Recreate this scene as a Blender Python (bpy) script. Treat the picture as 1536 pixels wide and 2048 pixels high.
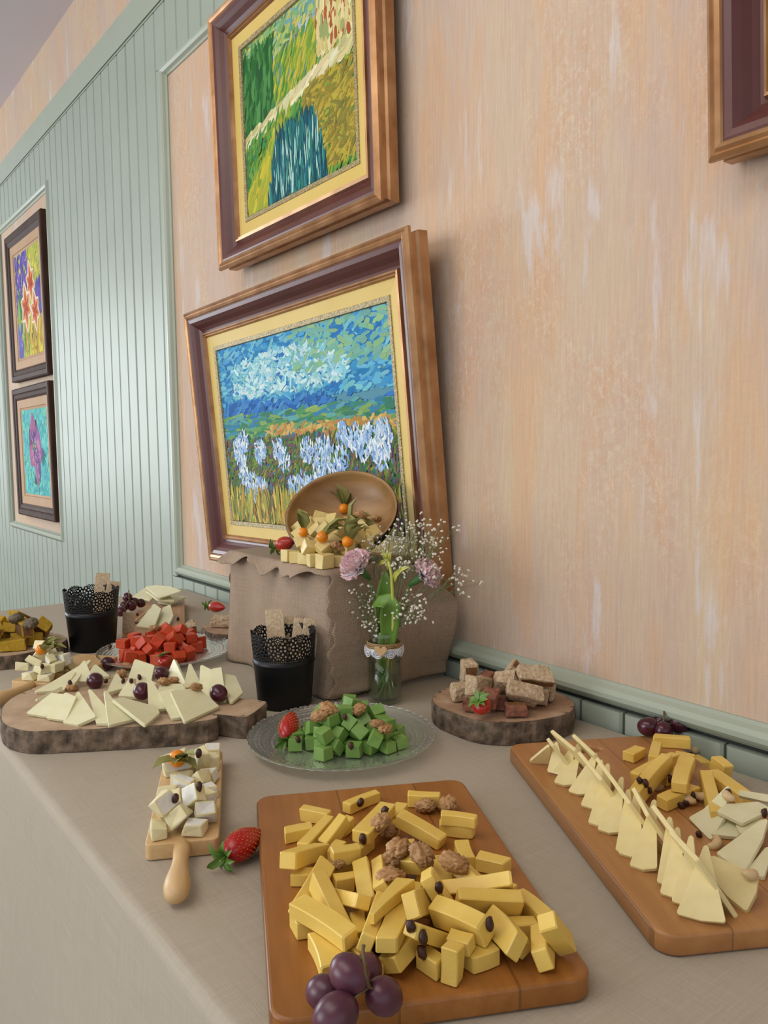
import bpy, bmesh, math, random
import numpy as np
from mathutils import Vector, Matrix, Quaternion, noise as mnoise

for o in list(bpy.data.objects):
    bpy.data.objects.remove(o)
C = bpy.context.scene.collection
SC = bpy.context.scene
PI = math.pi
T = 0.75            # height of the table top
HC = 0.42           # camera height above the table top
YW = 0.976          # plaster plane of the wall the table stands at
FPX, YAW, PITCH, ROLL = 1620.0, 0.9235870653, 0.0830100160, 0.0117389635

# ------------------------------------------------------------------ camera
_f = Vector((-math.sin(YAW) * math.cos(PITCH), math.cos(YAW) * math.cos(PITCH), -math.sin(PITCH)))
_r = Vector((math.cos(YAW), math.sin(YAW), 0))
_u = _r.cross(_f)
CR = math.cos(ROLL) * _r - math.sin(ROLL) * _u
CU = math.sin(ROLL) * _r + math.cos(ROLL) * _u
CF = _f
cam_data = bpy.data.cameras.new('camera')
cam = bpy.data.objects.new('camera', cam_data)
C.objects.link(cam)
cam.matrix_world = Matrix(((CR.x, CU.x, -CF.x, 0), (CR.y, CU.y, -CF.y, 0), (CR.z, CU.z, -CF.z, T + HC), (0, 0, 0, 1)))
cam_data.sensor_fit = 'AUTO'
cam_data.sensor_width = 36.0
cam_data.lens = 36.0 * FPX / 2048.0
cam_data.clip_start = 0.02
SC.camera = cam

# ------------------------------------------------------------------ world, lights, exposure
world = bpy.data.worlds.new('daylight')
SC.world = world
world.use_nodes = True
bg = world.node_tree.nodes['Background']
bg.inputs[0].default_value = (0.86, 0.93, 1.0, 1)
bg.inputs[1].default_value = 0.80
SC.view_settings.view_transform = 'Standard'
SC.view_settings.look = 'None'
SC.view_settings.exposure = 0.0
SC.view_settings.gamma = 1.0
SC.view_settings.use_curve_mapping = False
try:
    SC.cycles.use_denoising = True
except Exception:
    pass


def area_light(name, loc, target, sx, sy, power, col):
    d = bpy.data.lights.new(name, 'AREA')
    d.shape = 'RECTANGLE'
    d.size, d.size_y = sx, sy
    d.energy = power
    d.color = col
    o = bpy.data.objects.new(name, d)
    C.objects.link(o)
    o.location = loc
    o.rotation_euler = (Vector(target) - Vector(loc)).to_track_quat('-Z', 'Y').to_euler()
    return o


area_light('window_daylight_far', (-6.8, -1.5, 1.55), (-1.2, 0.2, 0.9), 2.6, 1.7, 112, (0.86, 0.94, 1.0))
area_light('window_daylight_front', (-2.2, -3.6, 1.7), (-1.2, 0.6, 0.9), 2.4, 1.6, 62, (0.95, 0.97, 1.0))
area_light('overhead_fill', (-0.9, -0.5, 2.7), (-0.9, 0.45, 0.75), 2.4, 1.3, 30, (1.0, 0.93, 0.83))  # invented soft fill from above, added to brighten the table top


# ------------------------------------------------------------------ helpers
def ray(px, py):
    return CF * FPX + CR * (px - 768) - CU * (py - 1024)


def P(px, py, h=0.0):
    """point of the table (raised by h) that the photograph shows at this pixel"""
    d = ray(px, py)
    return Vector((0, 0, T + HC)) + d * ((h - HC) / d.z)


def PY(px, py, y):
    d = ray(px, py)
    return Vector((0, 0, T + HC)) + d * (y / d.y)


def lin(c):
    if isinstance(c, str):
        c = [int(c[i:i + 2], 16) / 255 for i in (0, 2, 4)]
    return tuple(x / 12.92 if x <= 0.04045 else ((x + 0.055) / 1.055) ** 2.4 for x in c) + (1.0,)


def new_obj(name, me, parent=None, loc=None):
    o = bpy.data.objects.new(name, me)
    C.objects.link(o)
    if parent is not None:
        o.parent = parent
    if loc is not None:
        o.location = loc
    return o


def mesh(name, V, F, m=None, smooth=False, mi=None):
    me = bpy.data.meshes.new(name)
    me.from_pydata([tuple(v) for v in V], [], F)
    ms = m if isinstance(m, (list, tuple)) else [m]
    for x in ms:
        if x is not None:
            me.materials.append(x)
    if mi is not None:
        me.polygons.foreach_set('material_index', mi)
    if smooth:
        me.polygons.foreach_set('use_smooth', [True] * len(me.polygons))
    me.update()
    return me


def obj(name, V, F, m=None, parent=None, loc=None, smooth=False, mi=None):
    return new_obj(name, mesh(name, V, F, m, smooth, mi), parent, loc)


def bm_mesh(name, bm, m=None, smooth=False):
    me = bpy.data.meshes.new(name)
    bmesh.ops.recalc_face_normals(bm, faces=bm.faces[:])
    bm.to_mesh(me)
    bm.free()
    for x in (m if isinstance(m, (list, tuple)) else [m]):
        if x is not None:
            me.materials.append(x)
    if smooth:
        me.polygons.foreach_set('use_smooth', [True] * len(me.polygons))
    return me


def tag(o, label=None, cat=None, group=None, kind=None):
    if label:
        o['label'] = label
    if cat:
        o['category'] = cat
    if group:
        o['group'] = group
    if kind:
        o['kind'] = kind
    return o


def thing(name, label, cat, loc=(0, 0, 0), rz=0.0, group=None):
    o = bpy.data.objects.new(name, None)
    o.empty_display_size = 0.02
    C.objects.link(o)
    o.location = loc
    o.rotation_euler = (0, 0, rz)
    return tag(o, label, cat, group)


def struct(name, V, F, m, parent=None, smooth=False):
    o = obj(name, V, F, m, parent, smooth=smooth)
    if parent is None:
        o['kind'] = 'structure'
    return o


def dup(src, label=None, group=None):
    """copy of a thing with copies of its parts and sub-parts, mesh data shared"""
    c = src.copy()
    C.objects.link(c)
    if label:
        c['label'] = label
    if group:
        c['group'] = group
    for ch in list(src.children):
        k = ch.copy()
        C.objects.link(k)
        k.parent = c
        for g in list(ch.children):
            q = g.copy()
            C.objects.link(q)
            q.parent = k
    return c


def box_vf(x0, x1, y0, y1, z0, z1, V=None, F=None):
    V = [] if V is None else V
    F = [] if F is None else F
    n = len(V)
    V += [(x0, y0, z0), (x1, y0, z0), (x1, y1, z0), (x0, y1, z0), (x0, y0, z1), (x1, y0, z1), (x1, y1, z1), (x0, y1, z1)]
    F += [tuple(n + i for i in f) for f in ((0, 3, 2, 1), (4, 5, 6, 7), (0, 1, 5, 4), (1, 2, 6, 5), (2, 3, 7, 6), (3, 0, 4, 7))]
    return V, F


def bevel_box(x0, x1, y0, y1, z0, z1, b, seg=1):
    bm = bmesh.new()
    V, F = box_vf(x0, x1, y0, y1, z0, z1)
    vs = [bm.verts.new(v) for v in V]
    for f in F:
        bm.faces.new([vs[i] for i in f])
    bmesh.ops.bevel(bm, geom=bm.edges[:], offset=b, segments=seg, profile=0.5, affect='EDGES')
    return bm


def lathe_vf(prof, n=32, V=None, F=None, closed=False):
    """prof: list of (r, z), revolved about z"""
    V = [] if V is None else V
    F = [] if F is None else F
    b = len(V)
    rings = []
    for (r, z) in prof:
        if r < 1e-6:
            V.append((0, 0, z))
            rings.append([len(V) - 1])
        else:
            k = len(V)
            V += [(r * math.cos(2 * PI * i / n), r * math.sin(2 * PI * i / n), z) for i in range(n)]
            rings.append(list(range(k, k + n)))
    m = len(rings)
    for j in range(m if closed else m - 1):
        A, B = rings[j], rings[(j + 1) % m]
        for i in range(n):
            a0, a1 = A[i % len(A)], A[(i + 1) % len(A)]
            b0, b1 = B[i % len(B)], B[(i + 1) % len(B)]
            f = [a0]
            for q in (a1, b1, b0):
                if q not in f:
                    f.append(q)
            if len(f) > 2:
                F.append(tuple(f))
    return V, F


def tube_vf(pts, rad, n=6, V=None, F=None, cap=True):
    V = [] if V is None else V
    F = [] if F is None else F
    pts = [Vector(p) for p in pts]
    rad = rad if isinstance(rad, (list, tuple)) else [rad] * len(pts)
    rings = []
    up = Vector((0.123, 0.35, 0.93))
    for i, p in enumerate(pts):
        d = (pts[min(i + 1, len(pts) - 1)] - pts[max(i - 1, 0)]).normalized()
        a = d.cross(up)
        if a.length < 1e-3:
            a = d.cross(Vector((1, 0, 0)))
        a.normalize()
        b = d.cross(a)
        k = len(V)
        V += [tuple(p + (a * math.cos(2 * PI * q / n) + b * math.sin(2 * PI * q / n)) * rad[i]) for q in range(n)]
        rings.append(k)
    for j in range(len(rings) - 1):
        for q in range(n):
            a, b = rings[j], rings[j + 1]
            F.append((a + q, a + (q + 1) % n, b + (q + 1) % n, b + q))
    if cap:
        F.append(tuple(rings[0] + q for q in reversed(range(n))))
        F.append(tuple(rings[-1] + q for q in range(n)))
    return V, F


def prism_vf(poly, z0, z1, V=None, F=None):
    V = [] if V is None else V
    F = [] if F is None else F
    n, b = len(poly), len(V)
    V += [(x, y, z0) for x, y in poly] + [(x, y, z1) for x, y in poly]
    F.append(tuple(b + i for i in reversed(range(n))))
    F.append(tuple(b + n + i for i in range(n)))
    for i in range(n):
        j = (i + 1) % n
        F.append((b + i, b + j, b + n + j, b + n + i))
    return V, F


def grid_vf(nu, nv, fn, V=None, F=None):
    V = [] if V is None else V
    F = [] if F is None else F
    b = len(V)
    for j in range(nv + 1):
        for i in range(nu + 1):
            V.append(tuple(fn(i / nu, j / nv)))
    for j in range(nv):
        for i in range(nu):
            a = b + j * (nu + 1) + i
            F.append((a, a + 1, a + nu + 2, a + nu + 1))
    return V, F


def uv_from(me, fn):
    uv = me.uv_layers.new(name='UVMap')
    for l in me.loops:
        uv.data[l.index].uv = fn(me.vertices[l.vertex_index].co, l.vertex_index)


# ------------------------------------------------------------------ materials
class NT:
    def __init__(self, name):
        self.m = bpy.data.materials.new(name)
        self.m.use_nodes = True
        self.t = self.m.node_tree
        self.b = self.t.nodes['Principled BSDF']

    def n(self, typ, **kw):
        q = self.t.nodes.new(typ)
        for k, v in kw.items():
            setattr(q, k, v)
        return q

    def l(self, a, b):
        self.t.links.new(a, b)

    def coords(self, kind='Object', scale=(1, 1, 1), rot=(0, 0, 0)):
        tc = self.n('ShaderNodeTexCoord')
        mp = self.n('ShaderNodeMapping')
        mp.inputs['Scale'].default_value = scale
        mp.inputs['Rotation'].default_value = rot
        self.l(tc.outputs[kind], mp.inputs[0])
        return mp.outputs[0]

    def noise(self, vec, scale, detail=3, rough=0.55, dist=0.0):
        q = self.n('ShaderNodeTexNoise')
        q.inputs['Scale'].default_value = scale
        q.inputs['Detail'].default_value = detail
        q.inputs['Roughness'].default_value = rough
        q.inputs['Distortion'].default_value = dist
        if vec is not None:
            self.l(vec, q.inputs['Vector'])
        return q.outputs['Fac']

    def ramp(self, fac, stops, interp='LINEAR'):
        q = self.n('ShaderNodeValToRGB')
        q.color_ramp.interpolation = interp
        e = q.color_ramp.elements
        while len(e) < len(stops):
            e.new(0.5)
        for i, (p, c) in enumerate(stops):
            e[i].position = p
            e[i].color = lin(c) if isinstance(c, str) else (c, c, c, 1)
        self.l(fac, q.inputs[0])
        return q.outputs[0]

    def mix(self, fac, a, b, mode='MIX'):
        q = self.n('ShaderNodeMix', data_type='RGBA', blend_type=mode)
        for sock, v in ((q.inputs[0], fac), (q.inputs[6], a), (q.inputs[7], b)):
            if isinstance(v, (int, float)):
                sock.default_value = v
            elif isinstance(v, str):
                sock.default_value = lin(v)
            else:
                self.l(v, sock)
        return q.outputs[2]

    def math(self, op, a, b=0.0):
        q = self.n('ShaderNodeMath', operation=op)
        for s, v in ((q.inputs[0], a), (q.inputs[1], b)):
            if isinstance(v, (int, float)):
                s.default_value = v
            else:
                self.l(v, s)
        return q.outputs[0]

    def bump(self, h, strength=0.3, dist=0.001):
        q = self.n('ShaderNodeBump')
        q.inputs['Strength'].default_value = strength
        q.inputs['Distance'].default_value = dist
        self.l(h, q.inputs['Height'])
        self.l(q.outputs[0], self.b.inputs['Normal'])

    def col(self, v):
        s = self.b.inputs['Base Color']
        if isinstance(v, str):
            s.default_value = lin(v)
        else:
            self.l(v, s)

    def set(self, **kw):
        for k, v in kw.items():
            self.b.inputs[k.replace('_', ' ')].default_value = v
        return self


def plain(name, c, rough=0.5, c2=None, scale=40, bump=0.0, bdist=0.001, vary=0.0, **kw):
    t = NT(name)
    t.b.inputs['Roughness'].default_value = rough
    vec = t.coords()
    src = t.noise(vec, scale)
    if c2:
        colr = t.ramp(src, [(0.3, c), (0.7, c2)])
    else:
        colr = None
    if vary:
        oi = t.n('ShaderNodeObjectInfo')
        hs = t.n('ShaderNodeHueSaturation')
        t.l(t.math('ADD', t.math('MULTIPLY', oi.outputs['Random'], 2 * vary), 1 - vary), hs.inputs['Value'])
        if colr is not None:
            t.l(colr, hs.inputs['Color'])
        else:
            hs.inputs['Color'].default_value = lin(c)
        colr = hs.outputs[0]
    t.col(colr if colr is not None else c)
    if bump:
        t.bump(src, bump, bdist)
    t.set(**kw)
    return t.m


def m_plaster():
    """sponged and dragged limewash: pink and tan ground, ochre and chalky drags, stippled orange"""
    t = NT('plaster_sponged_peach')
    t.set(Roughness=0.85)

    def streak(sx, sz, sc, lo, hi, det=5, off=0.0):
        v = t.coords(scale=(sx, sx, sz))
        q = t.n('ShaderNodeVectorMath', operation='ADD')
        t.l(v, q.inputs[0])
        q.inputs[1].default_value = (off, off, off)
        return t.ramp(t.noise(q.outputs[0], sc, det, 0.62, 0.4), [(lo, 0.0), (hi, 1.0)])
    c = t.mix(streak(4.0, 1.0, 1.2, .38, .62), 'C8B09C', 'CEB692')
    c = t.mix(t.math('MULTIPLY', streak(9.0, 1.5, 1.3, .50, .60, 6, 3.0), 0.60), c, 'D4A875')
    c = t.mix(t.math('MULTIPLY', streak(7.0, 1.7, 1.2, .50, .64, 5, 9.0), 0.5), c, 'C6AB9A')
    fine = t.ramp(t.noise(t.coords(scale=(1, 1, .8)), 105, 4, 0.65), [(0.42, 0.0), (0.60, 1.0)])
    sp = streak(4.2, 1.7, 1.6, .48, .66, 5, 5.0)
    c = t.mix(t.math('MULTIPLY', t.math('MULTIPLY', sp, fine), 0.40), c, 'CC9560')
    lt = t.ramp(t.noise(t.coords(scale=(1, 1, .7)), 150, 3, 0.6), [(0.52, 0.0), (0.62, 1.0)])
    c = t.mix(t.math('MULTIPLY', t.math('MULTIPLY', sp, lt), 0.45), c, 'DCC8AC')
    c = t.mix(t.math('MULTIPLY', streak(13.0, 1.9, 1.15, .585, .645, 5, 1.0), 0.70), c, 'D2CAC8')
    st = t.noise(t.coords(scale=(260, 260, 14)), 1.0, 3, 0.6)
    c = t.mix(0.24, c, t.ramp(st, [(0.3, '847264'), (0.7, 'C4BEB8')]), 'OVERLAY')
    hs = t.n('ShaderNodeHueSaturation')
    hs.inputs['Saturation'].default_value = 0.86
    hs.inputs['Value'].default_value = 1.02
    t.l(c, hs.inputs['Color'])
    t.col(hs.outputs[0])
    t.bump(t.math('ADD', st, fine), 0.2, 0.0012)
    return t.m


def m_wood(name, a, b, c, axis='X', scale=1.0, rough=0.45, staves=0):
    t = NT(name)
    t.set(Roughness=rough)
    s = {'X': (2.2, 26, 26), 'Y': (26, 2.2, 26), 'Z': (26, 26, 2.2)}[axis]
    v = t.coords(scale=tuple(q * scale for q in s))
    g = t.noise(v, 1.3, 5, 0.6, 0.6)
    fine = t.noise(t.coords(scale=tuple(q * scale * 5 for q in s)), 1.4, 3, 0.6)
    col = t.ramp(g, [(0.28, a), (0.5, b), (0.72, c)])
    col = t.mix(0.28, col, t.ramp(fine, [(0.3, a), (0.7, c)]))
    if staves:                                   # glued staves, each of its own tone, with a fine joint
        sp = t.n('ShaderNodeSeparateXYZ')
        t.l(t.coords(), sp.inputs[0])
        yy = t.math('MULTIPLY', sp.outputs[1], staves)
        wn = t.n('ShaderNodeTexWhiteNoise', noise_dimensions='1D')
        t.l(t.math('FLOOR', yy), wn.inputs['W'])
        col = t.mix(t.math('MULTIPLY', wn.outputs['Value'], 0.45), col, a)
        jo = t.math('LESS_THAN', t.math('FRACT', yy), 0.025)
        col = t.mix(t.math('MULTIPLY', jo, 0.5), col, '5A3818')
    t.col(col)
    t.bump(fine, 0.12, 0.0006)
    return t.m


def m_endgrain(name, a, b, c, freq=170, rough=0.75):
    t = NT(name)
    t.set(Roughness=rough)
    vec = t.coords()
    nz = t.noise(vec, 14, 3, 0.5)
    sep = t.n('ShaderNodeSeparateXYZ')
    t.l(vec, sep.inputs[0])
    r = t.math('SQRT', t.math('ADD', t.math('POWER', sep.outputs[0], 2.0), t.math('POWER', sep.outputs[1], 2.0)))
    ph = t.math('ADD', t.math('MULTIPLY', r, freq), t.math('MULTIPLY', nz, 5.0))
    w = t.math('ADD', t.math('MULTIPLY', t.math('SINE', ph), 0.5), 0.5)
    big = t.noise(vec, 26, 4, 0.6)
    col = t.ramp(big, [(0.3, a), (0.5, b), (0.72, c)])
    col = t.mix(t.math('MULTIPLY', w, 0.3), col, a)
    t.col(col)
    t.bump(t.noise(vec, 260, 3, 0.6), 0.3, 0.001)
    return t.m


def m_weave(name, a, b, c, freq, rough=0.9, bump=0.5, bdist=0.0006, stripe=0.5, slub=0.3):
    """woven cloth: threads counted per metre along the UV map"""
    t = NT(name)
    t.set(Roughness=rough)
    t.b.inputs['Specular IOR Level'].default_value = 0.15
    tc = t.n('ShaderNodeTexCoord')
    sep = t.n('ShaderNodeSeparateXYZ')
    nz = t.n('ShaderNodeTexNoise')
    nz.inputs['Scale'].default_value = 60
    nz.inputs['Detail'].default_value = 2
    t.l(tc.outputs['UV'], nz.inputs['Vector'])
    ad = t.n('ShaderNodeVectorMath', operation='MULTIPLY_ADD')
    t.l(nz.outputs['Color'], ad.inputs[0])
    ad.inputs[1].default_value = (0.5 / freq,) * 3
    t.l(tc.outputs['UV'], ad.inputs[2])
    t.l(ad.outputs[0], sep.inputs[0])
    sx = t.math('SINE', t.math('MULTIPLY', sep.outputs[0], freq * 2 * PI))
    sy = t.math('SINE', t.math('MULTIPLY', sep.outputs[1], freq * 2 * PI))
    prod = t.math('ADD', t.math('MULTIPLY', t.math('MULTIPLY', sx, sy), 0.5), 0.5)
    mp = t.n('ShaderNodeMapping')
    mp.inputs['Scale'].default_value = (14, 420, 1)
    t.l(tc.outputs['UV'], mp.inputs[0])
    s1 = t.noise(mp.outputs[0], 1.0, 3, 0.6)
    mp2 = t.n('ShaderNodeMapping')
    mp2.inputs['Scale'].default_value = (420, 14, 1)
    t.l(tc.outputs['UV'], mp2.inputs[0])
    s2 = t.noise(mp2.outputs[0], 1.0, 3, 0.6)
    sl = t.math('MULTIPLY', t.math('ADD', s1, s2), 0.5)
    col = t.ramp(sl, [(0.30, a), (0.5, b), (0.70, c)])
    col = t.mix(t.math('MULTIPLY', prod, stripe), col, a)
    t.col(col)
    t.bump(t.math('ADD', prod, t.math('MULTIPLY', sl, slub * 4)), bump, bdist)
    return t.m


def m_clear(name, tint=(0.93, 0.97, 0.95), gloss=0.06, rough=0.03, bump=0.0, scale=90, frost=0.0, refract=0.0):
    """thin clear glass: passes light straight through, mirrors by angle"""
    t = NT(name)
    t.t.nodes.remove(t.b)
    tr = t.n('ShaderNodeBsdfTransparent')
    tr.inputs[0].default_value = tint + (1,)
    gl = t.n('ShaderNodeBsdfGlossy')
    gl.inputs['Roughness'].default_value = rough
    lw = t.n('ShaderNodeLayerWeight')
    lw.inputs['Blend'].default_value = 0.5
    fr = t.math('ADD', t.math('MULTIPLY', t.math('POWER', lw.outputs['Facing'], 5.0), 0.75), 0.035 + gloss)
    mx = t.n('ShaderNodeMixShader')
    t.l(fr, mx.inputs[0])
    t.l(tr.outputs[0], mx.inputs[1])
    t.l(gl.outputs[0], mx.inputs[2])
    if bump:
        b = t.n('ShaderNodeBump')
        b.inputs['Strength'].default_value = bump
        b.inputs['Distance'].default_value = 0.002
        t.l(t.noise(t.coords(), scale, 2), b.inputs['Height'])
        t.l(b.outputs[0], gl.inputs['Normal'])
    if refract:
        rg = t.n('ShaderNodeBsdfGlass')
        rg.inputs['Color'].default_value = (0.97, 0.99, 0.98, 1)
        rg.inputs['Roughness'].default_value = 0.02
        rg.inputs['IOR'].default_value = 1.45
        m3 = t.n('ShaderNodeMixShader')
        m3.inputs[0].default_value = refract
        t.l(mx.outputs[0], m3.inputs[1])
        t.l(rg.outputs[0], m3.inputs[2])
        mx = m3
    if frost:
        df = t.n('ShaderNodeBsdfDiffuse')
        df.inputs[0].default_value = (0.80, 0.84, 0.82, 1)
        m2 = t.n('ShaderNodeMixShader')
        m2.inputs[0].default_value = frost
        t.l(mx.outputs[0], m2.inputs[1])
        t.l(df.outputs[0], m2.inputs[2])
        mx = m2
    t.l(mx.outputs[0], t.t.nodes['Material Output'].inputs[0])
    return t.m


M = {}
M['plaster'] = m_plaster()
M['green'] = plain('sage_green_paint', 'A0AB9D', 0.42, 'A5B0A2', 6, 0.04)
M['green'].node_tree.nodes['Principled BSDF'].inputs['Specular IOR Level'].default_value = 0.32
M['green_trim'] = plain('sage_green_trim_paint', 'A6B1A0', 0.36, 'AAB4A3', 9)
M['gap'] = plain('dark_joint', '3A3F3A', 0.9)
M['ceiling'] = plain('ceiling_white', 'D2CACF', 0.9, 'D5CED2', 3)
M['floor'] = m_wood('floor_boards', '5B4634', '6E5642', '7C644E', 'X')
M['white_paint'] = plain('white_paint', 'D5D5D0', 0.4)
# ------------------------------------------------------------------ the room
XF, XN = -7.0, 2.6          # far end wall and near end of the built room
YR = -4.2                   # room side of the built floor
ZC = T + 2.035              # ceiling
PT = 0.0785                 # board pitch of the tongue-and-groove panelling
X0 = -2.592                 # a joint
YP = YW - 0.012             # face of the boards
struct('floor', *box_vf(XF, XN, YR, YW + 0.1, -0.05, 0.0), M['floor'])
struct('ceiling', *box_vf(XF, XN, YR, YW + 0.1, ZC, ZC + 0.05), M['ceiling'])
wall = struct('wall_right', *box_vf(XF, XN, YW, YW + 0.1, 0.0, ZC), M['plaster'])

ZTOP = T + 1.675
BIG = (-2.305, XN, T + 0.055, T + 1.492)          # plaster field with the oil paintings (x0, x1, z0, z1)
SML = (-4.42, -3.520, T + 0.045, T + 1.485)       # plaster field with the flower paintings


def board(x0, x1, z0, z1, gap=0.002):
    """one painted board: flat face, chamfered long edges, a groove left to its neighbour"""
    a, b = x0 + gap, x1 - gap
    c = 0.0035
    yb, yf = YW - 0.0005, YP
    V = [(a, yb, z0), (a, yf + c, z0), (a + c, yf, z0), (b - c, yf, z0), (b, yf + c, z0), (b, yb, z0)]
    V += [(x, y, z1) for x, y, _ in V]
    F = [(i, i + 1, i + 7, i + 6) for i in range(5)] + [(5, 4, 3, 2, 1, 0), (6, 7, 8, 9, 10, 11)]
    return obj('plank', V, F, M['green'], wall)


k0 = int(math.floor((XF + 0.15 - X0) / PT))
k1 = int(math.ceil((0.5 - X0) / PT))
for k in range(k0, k1):
    xa, xb = X0 + k * PT, X0 + (k + 1) * PT
    g = 0.002
    xm = (xa + xb) / 2
    if k == -1 or k == 0:
        g = 0.0034
    if BIG[0] - 0.02 < xm < BIG[1]:
        segs = [(0.09, BIG[2] - 0.028), (BIG[3] + 0.018, ZTOP)]
        if xa < BIG[0]:
            segs = [(0.09, BIG[2] - 0.028), (BIG[3] + 0.018, ZTOP)]
            board(xa, BIG[0] - 0.02, BIG[2] - 0.026, BIG[3] + 0.016, g)
    elif SML[0] < xm < SML[1]:
        segs = [(0.09, SML[2] - 0.02), (SML[3] + 0.02, ZTOP)]
    else:
        segs = [(0.09, ZTOP)]
    for z0, z1 in segs:
        board(xa, xb, z0, z1, g)
# dark backing seen in the joints
struct('trim_1', *box_vf(XF + 0.02, XN, YW - 0.0004, YW + 0.001, 0.02, BIG[2] - 0.0095), M['gap'])
V, F = [], []
box_vf(XF + 0.02, SML[0] - 0.01, YW - 0.0004, YW + 0.001, BIG[2] - 0.009, ZTOP + .012, V, F)
box_vf(SML[1] + 0.01, BIG[0] - 0.01, YW - 0.0004, YW + 0.001, BIG[2] - 0.009, ZTOP + .012, V, F)
box_vf(SML[0] - 0.01, SML[1] + 0.01, YW - 0.0004, YW + 0.001, SML[3] + 0.01, ZTOP + .012, V, F)
box_vf(BIG[0] - 0.01, XN, YW - 0.0004, YW + 0.001, BIG[3] + 0.01, ZTOP + .012, V, F)
struct('trim_2', V, F, M['gap'])
# flat frieze board that caps the panelling, over a thin shadow gap
struct('trim_3', *box_vf(XF + 0.02, XN, YW - 0.017, YW - 0.0006, ZTOP + 0.009, ZTOP + 0.100), M['green_trim'])
struct('trim_4', *box_vf(XF + 0.02, XN, YW - 0.014, YW - 0.0006, ZTOP + 0.001, ZTOP + 0.006), M['green_trim'])


def ring_sweep(x0, x1, z0, z1, prof, sides='LRBT'):
    """moulding swept round a rectangle in the wall plane, mitred; prof = (outward, off the wall)"""
    V, F = [], []
    cs = [(x0, z0, -1, -1), (x1, z0, 1, -1), (x1, z1, 1, 1), (x0, z1, -1, 1)]
    n = len(prof)
    for (x, z, sx, sz) in cs:
        for (o, d) in prof:
            V.append((x + sx * o, YW - d, z + sz * o))
    names = 'BRTL'
    for k in range(4):
        if names[k] not in sides:
            continue
        a, b = k * n, ((k + 1) % 4) * n
        for i in range(n - 1):
            F.append((a + i, b + i, b + i + 1, a + i + 1))
    return V, F


bead = [(-0.012, 0.0), (-0.012, 0.004), (-0.008, 0.008), (-0.004, 0.016), (0.002, 0.021), (0.009, 0.021), (0.014, 0.017), (0.018, 0.0125), (0.020, 0.010)]
V, F = ring_sweep(BIG[0], BIG[1], BIG[2], BIG[3], bead, 'LBT')
struct('trim_5', V, F, M['green_trim'], smooth=False)
V, F = ring_sweep(SML[0], SML[1], SML[2], SML[3], bead)
struct('trim_6', V, F, M['green_trim'])
struct('baseboard_right', *box_vf(XF + 0.02, XN, YW - 0.018, YW - 0.0006, 0.0, 0.085), M['green_trim'])

# far end wall with the tall window that lights the panelling
wf = struct('wall_back', *[[], []], M['plaster'])
V, F = [], []
wy0, wy1, wz0, wz1 = -2.9, -0.1, 0.65, 2.4
box_vf(XF - 0.12, XF, wy1, YW, 0, ZC, V, F)
box_vf(XF - 0.12, XF, YR, wy0, 0, ZC, V, F)
box_vf(XF - 0.12, XF, wy0, wy1, 0, wz0, V, F)
box_vf(XF - 0.12, XF, wy0, wy1, wz1, ZC, V, F)
wf.data = mesh('wall_back', V, F, M['plaster'])
V, F = [], []
for y in (wy0, (wy0 + wy1) / 2 - 0.03, wy1 - 0.06):
    box_vf(XF - 0.09, XF - 0.03, y, y + 0.06, wz0, wz1, V, F)
for z in (wz0, wz1 - 0.06):
    box_vf(XF - 0.09, XF - 0.03, wy0 + 0.06, wy1 - 0.06, z, z + 0.06, V, F)
struct('window_1', V, F, M['white_paint'])
# ------------------------------------------------------------------ more materials
M['linen'] = m_weave('linen_cloth', 'AAA08F', 'B2A897', 'BAB1A1', 900, bump=0.35, bdist=0.0003, stripe=0.22, slub=0.3)
M['burlap'] = m_weave('burlap', 'A38C77', 'BCA690', 'C8B49E', 300, bump=0.9, bdist=0.0012, stripe=0.95, slub=0.5)
M['card'] = plain('brown_cardboard', '8B6B4B', 0.9, '94734F', 8)
M['gold'] = plain('antique_gold_leaf', '9A6C44', 0.32, 'C09468', 18, 0.25, 0.0008, Metallic=0.5)
M['maroon'] = plain('maroon_lacquer', '562E2C', 0.34, '643832', 7)
M['liner'] = plain('yellow_gold_liner', 'D3B458', 0.55, 'DABE68', 5)
M['slip'] = plain('patterned_gilt_slip', '6E5C36', 0.4, 'C7B583', 260, 0.9, 0.002, Metallic=0.3)
M['browngloss'] = plain('dark_brown_moulding', '3F2A22', 0.6, '4C372C', 9, 0.05)
M['browngloss'].node_tree.nodes['Principled BSDF'].inputs['Specular IOR Level'].default_value = 0.12
M['tan'] = plain('tan_liner', 'B58E66', 0.7, 'BC966E', 8)
M['black'] = plain('black_enamel', '07090D', 0.42)
M['black'].node_tree.nodes['Principled BSDF'].inputs['Specular IOR Level'].default_value = 0.35
M['boardA'] = m_wood('oiled_acacia', '87521F', 'A4692E', 'B98144', 'X', 0.55, 0.38, staves=11)
M['boardB'] = m_wood('oiled_beech', '9C683A', 'B37F4B', 'C3925C', 'X', 0.7, 0.4, staves=16)
M['pine'] = m_wood('pale_pine', 'BE9763', 'D0AC78', 'DDBC8C', 'X', 0.8, 0.45)
M['bowlwood'] = m_wood('turned_bowl_wood', '866239', '9E784A', 'B68F5E', 'X', 0.45, 0.4)
M['ends'] = m_endgrain('sawn_end_grain', 'A98D70', 'BBA083', 'C9B092')
M['ends2'] = m_endgrain('sawn_reddish_end_grain', '93705A', 'AA8A6C', 'BEA288')
M['bark'] = plain('grey_bark', '3F342A', 0.95, '8A7764', 55, 1.0, 0.004)
M['clear'] = m_clear('clear_glass')
M['plateglass'] = m_clear('pressed_plate_glass', (0.95, 0.975, 0.96), 0.10, 0.05, 0.2, 200, frost=0.08, refract=0.55)
M['cracker'] = plain('seeded_cracker', 'B99E7B', 0.85, 'DCC8A8', 300, 0.7, 0.0012, vary=0.06)


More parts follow.
